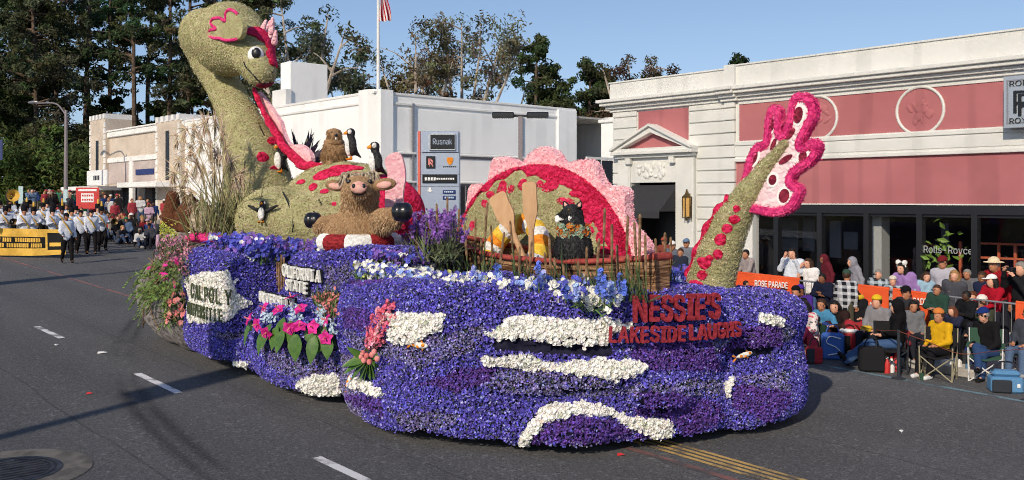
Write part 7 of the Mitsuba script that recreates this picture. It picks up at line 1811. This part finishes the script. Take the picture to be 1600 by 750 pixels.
def proto(kind, sleeve=True, skirt=False, h=.031, hair='short', hat=None, hood=False, seed=None):
    key = (kind, sleeve, h, hair, hat, hood, seed)
    if key in _PROTO: return _PROTO[key]
    J = pose(kind); D = {}
    if seed is not None: J = loosen(J, seed)
    hd = J['hd']
    head = [ell(hd + [0, 0, .02], (.098, .078, .105)), ell(hd + [.025, 0, -.055], (.068, .058, .065)), ell(hd + [.10, 0, -.012], (.022, .016, .026)), seg(J['nck'] - [0, 0, .05], hd - [.01, 0, .04], .056, .05)]
    if h < .04: head += [ell(hd + [.0, s * .08, -.005], (.02, .014, .032)) for s in (1, -1)]
    limbs = []
    for q in 'LR':
        limbs += [seg(J['sho' + q], J['elb' + q], .047, .038), seg(J['elb' + q], J['wri' + q], .038, .025), seg(J['wri' + q], J['wri' + q] + (J['fin' + q] - J['wri' + q]) * .7, .030, .036)]
        limbs += [seg(J['hip' + q], J['kne' + q], .072, .048), seg(J['kne' + q], J['ank' + q], .048, .034), seg(J['ank' + q], J['toe' + q], .036, .03)]
    core = [seg(J['pel'] + [0, .05, 0], J['wst'] + [0, .04, 0], .10, .095), seg(J['pel'] - [0, .05, 0], J['wst'] - [0, .04, 0], .10, .095), seg(J['wst'] + [0, .05, 0], J['cst'] + [0, .075, .03], .092, .10), seg(J['wst'] - [0, .05, 0], J['cst'] - [0, .075, .03], .092, .10), seg(J['shoL'], J['shoR'], .055)]
    body = surf(soft(head + limbs + core, .03), h)
    if h < .04: body = cat([body] + [fingers(J['wri' + q], J['fin' + q], -1 if q == 'L' else 1) for q in 'LR'])
    D['body'] = (body, True)
    k = 1.0
    top = [seg(J['pel'] + [0, s * .05, -.04], J['wst'] + [0, s * .045, 0], .128, .122) for s in (1, -1)] + [seg(J['wst'] + [0, s * .055, 0], J['cst'] + [0, s * .08, .03], .12, .118) for s in (1, -1)] + [seg(J['shoL'], J['shoR'], .078), seg(J['cst'] + [0, 0, .1], J['nck'] - [0, 0, .02], .085, .065)]
    for q in 'LR':
        if sleeve: top += [seg(J['sho' + q], J['elb' + q], .070, .058), seg(J['elb' + q], J['elb' + q] + (J['wri' + q] - J['elb' + q]) * .93, .058, .044)]
        else: top += [seg(J['sho' + q], J['sho' + q] + (J['elb' + q] - J['sho' + q]) * .6, .072, .064)]
    tops = soft(top, .045)
    def wrinkled(p): return tops(p) + .016 * (meshkit.fbm(p * [8, 8, 17], 2, 4) - .5) * 2
    wrinkled.lo, wrinkled.hi = tops.lo, tops.hi
    D['shirt'] = (surf(wrinkled, h), True)
    leg = [seg(J['pel'] + [0, s * .05, -.02], J['pel'] + [0, s * .05, .03], .118) for s in (1, -1)]
    for q in 'LR': leg += [seg(J['hip' + q], J['kne' + q], .098, .075), seg(J['kne' + q], J['ank' + q] + [0, 0, .01], .075, .062)]
    D['trousers'] = (surf(soft(leg, .04), h), True)
    sho = []
    D['shoe'] = (surf(soft([f for q in 'LR' for f in (seg(J['ank' + q] + (-.02, 0, -.03), J['toe' + q] + [0, 0, .005], .048, .042),)], .01), h * .9), True)
    hb = ell(hd + [-.008, 0, .032], (.112, .094, .112))
    face = lambda p: np.maximum(-(p[:, 0] - hd[0] - .040) * -1, -1) if False else (p[:, 0] - (hd[0] + .050) + .0) 
    def cutface(f):
        def g(p): 
            fc = np.minimum((p[:, 0] - hd[0] - .035), (hd[2] + .055 - p[:, 2]))      # positive inside the face region
            return np.maximum(f(p), np.minimum((p[:, 0] - hd[0] - .03), (hd[2] + .065 - p[:, 2])))
        g.lo, g.hi = f.lo, f.hi; return g
    if hair == 'short':
        def sh_(p): return np.maximum(hb(p), (hd[2] - .035 - p[:, 2]))
        sh_.lo, sh_.hi = hb.lo, hb.hi
        D['hair'] = (surf(cutface(sh_), h * .8), True)
    elif hair == 'long':
        D['hair'] = (surf(cutface(soft([hb, seg(hd + [-.06, .05, 0], hd + [-.085, .07, -.28], .068, .05), seg(hd + [-.06, -.05, 0], hd + [-.085, -.07, -.28], .068, .05), seg(hd + [-.07, 0, 0], hd + [-.10, 0, -.30], .07, .06)], .03)), h * .8), True)
    elif hair == 'bun':
        D['hair'] = (surf(cutface(soft([hb, ell(hd + [-.12, 0, .07], (.05, .05, .05))], .02)), h * .8), True)
    if hood: 
        def cut2(f):
            def g(p): return np.maximum(f(p), np.minimum(p[:, 0] - hd[0] - .055, .085 - np.hypot(p[:, 1], p[:, 2] - hd[2] + .01)))
            g.lo, g.hi = f.lo, f.hi; return g
        D['hood'] = (surf(cut2(soft([ell(hd + [-.015, 0, .02], (.125, .115, .145)), seg(J['nck'] + [-.03, 0, 0], J['nck'] - [.02, 0, .06], .10, .12)], .04)), h * .8), True)
    if hat:
        c = hd + [.0, 0, .075]; crown_ = lambda p: np.maximum(ell(c, (.112, .098, .095))(p), c[2] - .012 - p[:, 2])
        crown_.lo, crown_.hi = c - .13, c + .13
        if hat == 'beanie': D['hat'] = (surf(crown_, h * .7), True)
        if hat == 'cap': D['hat'] = (cat([surf(crown_, h * .7), surf(ell(c + [.125, 0, -.005], (.085, .075, .014)), .012)]), True)
        if hat == 'brim': D['hat'] = (cat([surf(crown_, h * .7), surf(ell(c + [0, 0, -.01], (.195, .175, .016)), .012)]), True)
        if hat == 'shako': D['hat'] = (lathe([(.10, -.02), (.105, .0), (.10, .16), (.0, .17)], 12, c), True)
    D = {n: mikit.ply(m, None, smooth=s) for n, (m, s) in D.items()}
    D['_J'] = J; _PROTO[key] = D; return D
EYE = mikit.ply(trimesh.creation.icosphere(1, .011), None, smooth=True)
def person(label, pos, heading, kind='stand', skin='light', shirt=(90, 90, 95), trousers=(35, 38, 48), shoes=(25, 25, 26), hair='short', hair_c='brown', hat=None, hat_c=(40, 40, 45), hood=None, sleeve=True, k=1.0, h=.031, group=None, extra=None, shirt_m=None, glasses=False, bare_legs=False):
    t = thing('person', label, 'person', group)
    D = proto(kind, sleeve, h=h, hair=None if hood else hair, hat=hat, hood=bool(hood), seed=_VAR.randrange(1 << 30) if h < .04 else _VAR.randrange(3))
    M = T().translate([float(x) for x in pos]).rotate([0, 0, 1], math.degrees(heading)).scale(float(k))
    def put(n, m, d=None, parent=t):
        kk = uniq(parent + '__' + n); scene[kk] = {**(d or D[n]), 'bsdf': {'type': 'ref', 'id': m}, 'to_world': M}; return kk
    put('body', 'skin_' + skin); put('shirt', shirt_m or cloth(shirt))
    if not bare_legs: put('trousers', cloth(trousers))
    put('shoe', cloth(shoes, .6))
    if 'hair' in D: put('hair', 'hair_' + hair_c)
    if hood: put('hood', cloth(hood))
    if hat: put('hat', cloth(hat_c))
    J = D['_J']; hd = J['hd']
    if h < .04:
        for s in (1, -1):
            kk = uniq(t + '__eye'); scene[kk] = {**EYE, 'bsdf': {'type': 'ref', 'id': 'black_gloss'}, 'to_world': M @ T().translate([float(hd[0] + .088), s * .032, float(hd[2] + .012)])}
        kk = uniq(t + '__mouth'); scene[kk] = {**EYE, 'bsdf': {'type': 'ref', 'id': 'coral_petal'}, 'to_world': M @ T().translate([float(hd[0] + .086), 0, float(hd[2] - .062)]).scale([.5, 2.2, .5])}
        if glasses:
            for s in (1, -1):
                kk = uniq(t + '__sunglasses'); scene[kk] = {**EYE, 'bsdf': {'type': 'ref', 'id': 'black_gloss'}, 'to_world': M @ T().translate([float(hd[0] + .097), s * .034, float(hd[2] + .014)]).scale([.7, 2.6, 1.7])}
    _PEOPLE.append((t, M, J))
    return t, M, J
_PEOPLE = []
def wp(M, q): 
    m = np.array(M.matrix); return m[:3, :3] @ np.asarray(q, float) + m[:3, 3]
def face_cam(p, dev=0.0): return math.atan2(-p[1], -p[0]) + dev
FLT = math.atan2(9.0 * DV[1] + 11 * DU[1], 9.0 * DV[0] + 11 * DU[0])
def towards(p, q=(-1.5, 16.0)): return math.atan2(q[1] - p[1], q[0] - p[0])
def stander(label, px, top, v, dev=0.0, base=.13, kind='stand', Hh=1.70, k=None, **kw):
    """on the pavement: sized so that the head top meets the survey"""
    p = onv(px, top, v); u = UV(p)[0]; zg = gz(u) + base
    kk = k or float(np.clip((p[2] - zg) / Hh, .62, 1.12))
    pos = np.array([p[0], p[1], zg]); return person(label, pos, face_cam(pos) + dev, kind, k=kk, **kw)
def sitter(label, px, py, v, dev=0.0, kind='sit', base=0.0, k=1.0, **kw):
    """seat position by column and depth"""
    p = onv(px, 400, v); u = UV(p)[0]; pos = np.array([p[0], p[1], gz(u) + base]); return person(label, pos, face_cam(pos) + dev, kind, k=k, **kw)
R_ = math.radians
# ---- behind the barriers, from the tail of the float to the right edge
stander('man in a grey hoodie with black hair leaning on the first orange cover', 1172, 389, 20.2, R_(-40), kind='lean', skin='tan', shirt=(150, 140, 140), hair_c='black')
stander('woman in white with long black hair holding up a phone over a pale box', 1237, 387, 19.4, R_(-25), kind='phone', skin='light', shirt=(205, 215, 228), hair='long', hair_c='black')
stander('young woman in a white T shirt with brown hair, hand at her chin', 1267, 404, 19.4, R_(-45), kind='hand_up', skin='light', shirt=(225, 225, 225), trousers=(70, 95, 135), hair='long', hair_c='brown', sleeve=False)
stander('person in a maroon hood standing near the dark shop door', 1296, 398, 21.2, R_(-60), hood=(92, 30, 42), shirt=(92, 30, 42), skin='brown')
stander('person in a pale grey hood standing in front of the shop window', 1341, 402, 20.6, R_(-70), hood=(138, 138, 148), shirt=(138, 138, 148), skin='light')
stander('bearded man in a navy sweater sitting high beside the plaid shirt', 1287, 427, 17.9, R_(-35), skin='brown', shirt=(22, 28, 48), trousers=(40, 42, 50), hair_c='black', kind='crossed')
stander('person in a black and white plaid shirt turning away, green cap on', 1322, 424, 17.8, R_(150), shirt_m='fabric_plaid', trousers=(74, 72, 60), hat='cap', hat_c=(50, 74, 64), skin='tan', hair_c='brown')
stander('older man with sunglasses and a dark red scarf behind the rose emblem', 1372, 421, 19.3, R_(-20), skin='light', shirt_m='fabric_plaid_blue', hair_c='grey', glasses=True)
stander('person in blue plaid with a white knit hat next to the rose emblem', 1396, 433, 18.9, R_(10), shirt_m='fabric_plaid_blue', hat='beanie', hat_c=(206, 198, 184), skin='light', hair_c='grey', kind='crossed')
t_, M_, J_ = stander('girl in lavender with a white eared headband and black hair', 1419, 409, 19.6, R_(-40), skin='light', shirt=(150, 118, 178), hair='long', hair_c='black')
for s in (1, -1): part(t_, 'headband_ear', surf(ell(wp(M_, J_['hd'] + [0, s * .085, .14]), (.06, .03, .06)), .016), 'white_flake', smooth=True)
part(t_, 'headband', tube([wp(M_, J_['hd'] + [.0, .115 * math.cos(a), .03 + .12 * math.sin(a)]) for a in np.linspace(.1, 3.0, 12)], .014, 6), 'white_flake', smooth=True)
stander('woman in a pale blue shirt with long brown hair next to the eared headband', 1442, 424, 19.7, R_(25), skin='light', shirt=(150, 184, 206), hair='long', hair_c='brown')
stander('man in a maroon and white cap and grey shirt in front of the shop plant', 1478, 402, 20.2, R_(-15), skin='tan', shirt=(170, 170, 182), hat='cap', hat_c=(110, 30, 36), hair_c='brown')
stander('blond woman in a dark grey jacket in front of the maroon cap', 1491, 421, 19.3, R_(-10), skin='light', shirt=(70, 72, 80), hair='long', hair_c='blond')
stander('man in a cream straw hat and red and navy jacket behind the barrier', 1562, 403, 19.8, R_(-35), skin='tan', shirt=(150, 26, 38), hat='brim', hat_c=(212, 198, 166), hair_c='grey')
stander('child with brown hair in a navy top left of the straw hat', 1539, 424, 19.6, R_(-35), skin='brown', shirt=(34, 42, 70), hair_c='brown')
stander('woman in a red jacket and white cap leaning over the barrier', 1552, 430, 19.1, R_(-60), kind='lean', skin='light', shirt=(160, 20, 40), hat='cap', hat_c=(226, 226, 226), hair='long', hair_c='black')
t_, M_, J_ = stander('grey haired man in a black jacket holding up a camera at the right edge', 1598, 408, 19.4, R_(-45), kind='camera', skin='light', shirt=(30, 31, 34), hair_c='grey')
part(t_, 'camera', cubox(wp(M_, J_['hd'] + [.20, 0, .0]), (.12, .12, .09), .4, .01), 'black_gloss')
for i, (px, top, v, sh_c, hr, lab) in enumerate(((1052, 377, 20.5, (90, 96, 110), 'white', 'man in a white cap between the boat and the tail'), (1075, 374, 21.0, (110, 116, 128), 'blue', 'person in a blue grey cap just left of the tail'), (1040, 372, 21.8, (120, 60, 52), 'red', 'person in a rust red cap behind the boat end'), (1062, 388, 19.6, (40, 46, 60), None, 'person in dark navy low between the boat and the tail'))):
    stander(lab, px, top, v, R_(-20), skin='tan', shirt=sh_c, hat='cap' if hr else None, hat_c={'white': (222, 222, 220), 'blue': (96, 120, 150), 'red': (150, 70, 56), None: (0, 0, 0)}[hr], hair_c='brown')
stander('woman in a flowered top standing beside the end of the float', 1231, 452, 17.6, R_(-60), skin='tan', shirt_m='fabric_floral', hair_c='brown', hair='bun')
stander('child in a yellow top half hidden behind the float end', 1140, 438, 18.3, R_(-40), skin='tan', shirt=(200, 160, 40), hair_c='black')
stander('person with black hair in a pale pink shawl behind the float end', 1163, 444, 17.9, R_(70), skin='tan', shirt=(215, 180, 196), hair='short', hair_c='black')
stander('man with shaved head, dark glasses and a dark green sweater', 1465, 443, 18.1, R_(-20), skin='tan', shirt=(40, 66, 58), hair_c='brown', glasses=True, kind='crossed')
stander('man in a black hoodie with dark skin looking to the left', 1512, 455, 18.0, R_(-55), skin='dark', shirt=(24, 25, 29), hair_c='black', kind='crossed')
stander('woman with long auburn hair stretching out her arm over the yellow jacket', 1492, 478, 17.6, R_(-50), kind='point', skin='light', shirt=(40, 44, 66), hair='long', hair_c='auburn', base=0.0, Hh=1.70)
stander('person with dark hair seated low behind the child in yellow', 1425, 470, 17.9, R_(30), skin='brown', shirt=(52, 34, 28), hair='long', hair_c='auburn')
# ---- seated along the kerb
def seat_uv(px, py): return gp(px, py)[1]
def on_chair(label, px, py, dev, kind='sit', k=1.0, z=0.0, **kw):
    p, _ = gp(px, py); return person(label, p + [0, 0, z], face_cam(p) + dev, kind, k=k, **kw)
on_chair('man in a blue cap, dark glasses, black sweater and jeans with crossed legs', 1543, 590, R_(-28), 'sit_cross', 1.0, -.02, skin='light', shirt=(22, 22, 25), trousers=(44, 66, 104), hat='cap', hat_c=(26, 48, 110), hair_c='grey', glasses=True)
on_chair('child in a yellow jacket and black trousers leaning forward in a camp chair', 1466, 588, R_(-35), 'sit', .95, 0, skin='tan', shirt=(206, 160, 28), trousers=(24, 24, 28), shoes=(215, 215, 215), hair_c='brown', hat='beanie', hat_c=(200, 120, 60))
on_chair('person in black track clothes with a white stripe beside the yellow jacket', 1497, 572, R_(-10), 'sit', .98, .02, skin='light', shirt=(22, 22, 25), trousers=(20, 20, 24), hood=(22, 22, 25))
on_chair('person in a black hood and jeans with legs stretched towards the float', 1394, 576, R_(-75), 'sit_out', 1.02, 0, skin='light', shirt=(18, 18, 21), trousers=(62, 88, 128), hood=(18, 18, 21))
on_chair('boy in a yellow and black beanie and grey shirt next to the black hood', 1368, 562, R_(-30), 'sit', .98, .02, skin='light', shirt=(128, 128, 134), hat='beanie', hat_c=(214, 178, 40), hair_c='brown')
on_chair('person with phone and dark hair sitting on the kerb behind the duffel bag', 1316, 548, R_(-20), 'sit_ground', 1.05, .13, skin='light', shirt=(44, 30, 30), trousers=(60, 34, 34), hair='long', hair_c='black')
on_chair('person with dark hair in a blue top behind the blue tote bag', 1290, 546, R_(-30), 'sit_ground', 1.0, .13, skin='tan', shirt=(70, 130, 170), trousers=(40, 60, 120), hair_c='brown')
on_chair('girl with dark hair, flowered top and plum trousers sitting on the kerb', 1262, 556, R_(-40), 'sit_ground', 1.1, .1, skin='brown', shirt_m='fabric_floral', trousers=(90, 24, 52), hair='long', hair_c='black')
on_chair('person in a purple jacket and knit hat at the left end of the kerb row', 1254, 540, R_(-20), 'sit', .92, .1, skin='brown', shirt=(70, 44, 130), hat='beanie', hat_c=(72, 46, 140), hair_c='black')
on_chair('person dressed in black beside the purple jacket', 1238, 546, R_(-20), 'sit', .95, .1, skin='tan', shirt=(22, 22, 26), trousers=(26, 26, 30), hat='beanie', hat_c=(18, 18, 22), hair_c='black')
on_chair('person in a dark jacket and jeans cut off by the right edge', 1604, 590, R_(-25), 'sit', 1.0, 0, skin='tan', shirt=(60, 64, 74), trousers=(80, 100, 130), hair_c='brown')
on_chair('woman in a white cap and olive coat sitting behind the blue cap', 1531, 566, R_(-30), 'sit', 1.0, .05, skin='tan', shirt=(58, 62, 50), hat='cap', hat_c=(220, 214, 206), hair_c='brown', hair='long')
on_chair('dark haired person in a light blue top between the black hood and the yellow jacket', 1424, 566, R_(20), 'sit', .92, .05, skin='tan', shirt=(110, 112, 118), hair_c='black')
# more of the kerb row, blankets over knees and what lies about
XT = [('boy in a dark green hoodie sitting on the kerb right of the red backpack', 1281, 553, R_(-35), 'sit_ground', .82, .05, dict(skin='tan', shirt=(30, 52, 44), trousers=(36, 40, 56), hair_c='black')),
      ('woman in a mustard scarf and black coat seated behind the duffel bag', 1338, 549, R_(-15), 'sit', .95, .08, dict(skin='light', shirt=(26, 26, 30), trousers=(44, 46, 58), hair='long', hair_c='brown')),
      ('child in a striped beanie on the kerb behind the drink bottles', 1408, 568, R_(-40), 'sit_ground', .85, .05, dict(skin='light', shirt=(120, 44, 50), trousers=(50, 60, 84), hat='beanie', hat_c=(190, 190, 196), hair_c='brown')),
      ('man in a charcoal coat and black cap seated behind the black hood', 1412, 556, R_(-20), 'sit', 1.0, .12, dict(skin='tan', shirt=(44, 46, 52), trousers=(30, 32, 38), hat='cap', hat_c=(20, 20, 24), hair_c='black')),
      ('woman in a burgundy coat seated behind the dark camp chair', 1516, 560, R_(-25), 'sit', .98, .1, dict(skin='light', shirt=(84, 28, 40), trousers=(32, 34, 44), hair='long', hair_c='auburn')),
      ('man in a grey fleece standing behind the barrier left of the straw hat', 1520, 420, None, 'crossed', None, None, dict(skin='tan', shirt=(96, 98, 104), trousers=(40, 44, 56), hair_c='grey')),
      ('woman in a teal jacket standing between the eared headband and the maroon cap', 1458, 418, None, 'stand', None, None, dict(skin='brown', shirt=(36, 84, 92), trousers=(40, 44, 56), hair='bun', hair_c='black'))]
for (lab, px, py, dv_, kd, kk, z, kw) in XT:
    if dv_ is None: stander(lab, px, py, 20.9, R_(-20), kind=kd, **kw)
    else: on_chair(lab, px, py, dv_, kd, kk, z, **kw)
def lap_blanket(label, px, py, m, k=1.0):
    t = thing('blanket', label, 'blanket'); p, _ = gp(px, py); d = np.array([-p[0], -p[1], 0]); d /= np.linalg.norm(d); sd = np.cross([0, 0, 1], d)
    f0 = soft([seg(p + d * .05 + sd * s + [0, 0, .56], p + d * .40 + sd * s * 1.1 + [0, 0, .60], .09) for s in (-.13, .13)] + [seg(p + d * .46 + sd * s + [0, 0, .55], p + d * .50 + sd * s * 1.2 + [0, 0, .22], .075) for s in (-.14, 0, .14)], .12)
    def f(q): return f0(q) + .03 * (meshkit.fbm(q * 8, 2, 5) - .5)
    f.lo, f.hi = f0.lo, f0.hi; own(t, surf(f, .03), m, smooth=True)
lap_blanket('checked blue blanket over the knees of the person in the purple jacket', 1254, 540, 'fabric_plaid_blue')
lap_blanket('dark red blanket over the knees of the woman in the mustard scarf', 1338, 549, 'red_fabric')
part(next(k for k in labels if labels[k].get('label', '').startswith('woman in a mustard scarf')), 'scarf', (lambda p: surf(soft([ell(p + [.11 * math.cos(a), .11 * math.sin(a), 1.02], (.06, .06, .05)) for a in np.arange(0, 6.2, .7)], .05), .022))(gp(1338, 549)[0] + np.array([.02, .09, .08])), 'yellow_fabric', smooth=True)
for lab, px, py, h, m in (('white paper cup on the kerb beside the tote bag', 1322, 566, .13, 'white_print'), ('green drink can on the ground in front of the khaki chair', 1440, 594, .12, 'green_fabric'), ('blue water bottle standing left of the white framed chair', 1512, 588, .22, 'cooler_blue')):
    t = thing('drink_cup', lab, 'cup'); p, _ = gp(px, py); own(t, lathe([(0, 0), (.032, 0), (.04, h), (0, h)], 12, p), m, smooth=40)
bag('shopping_bag', 'crumpled white shopping bag under the dark camp chair', 1486, 582, .34, .22, .26, 'white_print', None, handle=False)
bag('backpack', 'dark blue backpack between the man in the blue cap and the child in yellow', 1514, 578, .34, .24, .42, 'navy_print', 'charcoal_fabric')
# ---- the marching band and its banner
mat('band_yellow', mottled((.58, .34, .05), (.72, .44, .08), 3), .7, .3)
rb = random.Random(12)
BG = 'marching band in white shirts with yellow sashes'
def band(label, u, v, kind='march', k=1.0, hat='shako', dark=False, prop=None, sash=True):
    pos = W(u, v, 0); hdg = math.atan2(-DU[1], -DU[0]) + rb.uniform(-.15, .15)
    t, M, J = person(label, pos, hdg, kind, skin=rb.choice(['light', 'tan', 'brown']), shirt=(206, 212, 226) if not dark else (40, 40, 46), trousers=(24, 22, 24), hair_c='black', hat=hat, hat_c=(24, 24, 28), k=k, h=.06, group=BG)
    if sash:
        q = [wp(M, x) for x in (J['shoR'] + [.06, .04, .07], J['cst'] + [.125, .0, -.05], J['wst'] + [.13, .12, -.06])]
        part(t, 'sash', tube(catmull(q, 4), .06 * k, 6, flat=.4), 'band_yellow', smooth=True)
    if hat == 'shako' and rb.random() < .3: part(t, 'plume', tube([wp(M, J['hd'] + [.05, 0, .22]), wp(M, J['hd'] + [.03, 0, .42])], [.05, .03], 6), 'band_yellow', smooth=True)
    if prop == 'horn':
        part(t, 'horn', cat([tube([wp(M, J['finL'] + [-.1, 0, .0]), wp(M, J['finL'] + [.35, 0, .06])], .025, 6), place(lathe([(.03, 0), (.06, .14), (.14, .22)], 10), wp(M, J['finL'] + [.35, 0, .06]), np.array([-DU[1], DU[0], 0]), Z3, np.array([-DU[0], -DU[1], 0]))]), 'bronze', smooth=40)
    if prop == 'sousaphone':
        c = wp(M, J['hd'] + [-.1, .1, .35]); part(t, 'sousaphone', cat([place(lathe([(.06, 0), (.12, .15), (.30, .28)], 14), c, np.array([-DU[1], DU[0], 0]), Z3, np.array([-DU[0], -DU[1], 0])), tube([c, c + [0, .2, -.3], wp(M, J['wst'] + [.15, .2, 0])], .05, 6)]), 'band_yellow', smooth=40)
pf = uvw(ong(105, 412)); band('band leader in a white shirt and dark trousers walking right of the yellow banner', pf[0], pf[1], 'walk', 1.04, 'cap')
for i, (px, py) in enumerate(((128, 398), (143, 398))):
    q = uvw(ong(px, py)); band(('band member walking directly behind the leader', 'band member in white beside the one behind the leader')[i], q[0], q[1], 'walk', 1.03, 'cap')
bu = uvw(ong(60, 404)); n_ = 0
for row in range(7):
    for col in range(8):
        u, v = bu[0] + 1.8 + row * 1.7 + rb.uniform(-.3, .3), 5.2 + col * 1.12 + rb.uniform(-.25, .25)
        pr_ = 'sousaphone' if row == 6 and col % 2 == 0 else ('horn' if (row + col) % 2 else None)
        band(f'band musician {"with horn " if pr_ == "horn" else "with sousaphone " if pr_ else ""}in white, {ORD[row]} row, {ORD[col]} from the left', u, v, 'march', rb.uniform(.97, 1.06), 'shako', False, pr_)
bn_ = thing('band_banner', 'long yellow banner with dark lettering panel carried ahead of the band', 'banner')
bA, bB = ong(-60, 400), ong(103, 404); 
def ban(t, q): 
    p = bA + (bB - bA) * t; return np.array([p[0], p[1], p[2] + 1.08 - .92 * q - (.10 * math.sin(math.pi * t) * q)]) + np.array([0, .05 * math.sin(t * 23 + q * 2), 0])
def banpiece(t0, t1, q0, q1, off=0.0, n=24, m=4):
    g = [ban(t0 + (t1 - t0) * i / n, q0 + (q1 - q0) * j / m) - [0, off, 0] for i in range(n + 1) for j in range(m + 1)]; f = []
    for i in range(n):
        for j in range(m):
            p = i * (m + 1) + j; f += [(p, p + 1, p + m + 2), (p, p + m + 2, p + m + 1)]
    return tm(g, f)
part(bn_, 'sheet', banpiece(0, 1, 0, 1), 'band_yellow', smooth=True)
part(bn_, 'dark_panel', banpiece(.02, .80, .30, .72, .012), 'black_fabric', smooth=True)
part(bn_, 'dark_badge', banpiece(.82, .98, .14, .80, .012, 6), 'black_fabric', smooth=True)
lt = []
for j, q in enumerate((.34, .54)):
    t = .05
    while t < .77:
        w_ = rb.uniform(.012, .02)
        if rb.random() > .14: lt.append(banpiece(t, t + w_, q, q + .15, .026, 2, 2))
        t += w_ + .006
part(bn_, 'lettering', cat(lt), 'band_yellow'); part(bn_, 'badge_print', banpiece(.84, .96, .52, .66, .026, 3, 2), 'band_yellow')
# ---- spectators lining the far pavement at the left
CL = [(30, 30, 34), (60, 62, 70), (120, 30, 40), (190, 190, 192), (40, 60, 110), (150, 140, 128), (70, 76, 66), (24, 26, 32), (160, 60, 70), (90, 110, 140), (214, 212, 206), (46, 40, 40), (50, 110, 80), (180, 150, 170)]
CN = ['black', 'grey', 'dark red', 'white', 'blue', 'beige', 'olive', 'dark navy', 'rose', 'pale blue', 'cream', 'brown', 'green', 'lilac']
GS = 'spectators on the far pavement by the tan shop'
plan = []
for i in range(165):
    u = rb.uniform(30, 74) if i < 110 else rb.uniform(33, 58); row = rb.random()
    seated = (row < .42 or i >= 110) and u < 58
    v = rb.uniform(14.6, 17.0) if seated else rb.uniform(17.4, 21.6)
    q = W(u, v); plan.append((q[0] / q[1], u, v, seated))
cnt = {True: 0, False: 0}
for _, u, v, seated in sorted(plan):
    pos = W(u, v, .0 if v < KERB else .13); ci = rb.randrange(len(CL)); hatted = rb.random() < .35; c2 = CL[rb.randrange(len(CL))]
    kd = rb.choice(['sit', 'sit', 'sit_ground']) if seated else rb.choice(['stand', 'stand', 'crossed', 'phone', 'hand_up'])
    hs = rb.choice(['short', 'long']); hc = rb.choice(['black', 'brown', 'auburn', 'blond', 'grey']); cnt[seated] += 1
    person(f'{"seated" if seated else "standing"} spectator in {CN[ci]} with {("hat" if hatted else hc + " hair")}, {ORD[cnt[seated] - 1]} from the left by the tan shop', pos, face_cam(pos) + rb.uniform(-.5, .9), kd, skin=rb.choice(list(SKIN)), shirt=CL[ci], trousers=rb.choice([(30, 32, 40), (60, 76, 104), (24, 24, 26), (90, 84, 74)]), hair=hs, hair_c=hc, hat='cap' if hatted else None, hat_c=c2, k=rb.uniform(.86, 1.08), h=.062, group=GS)
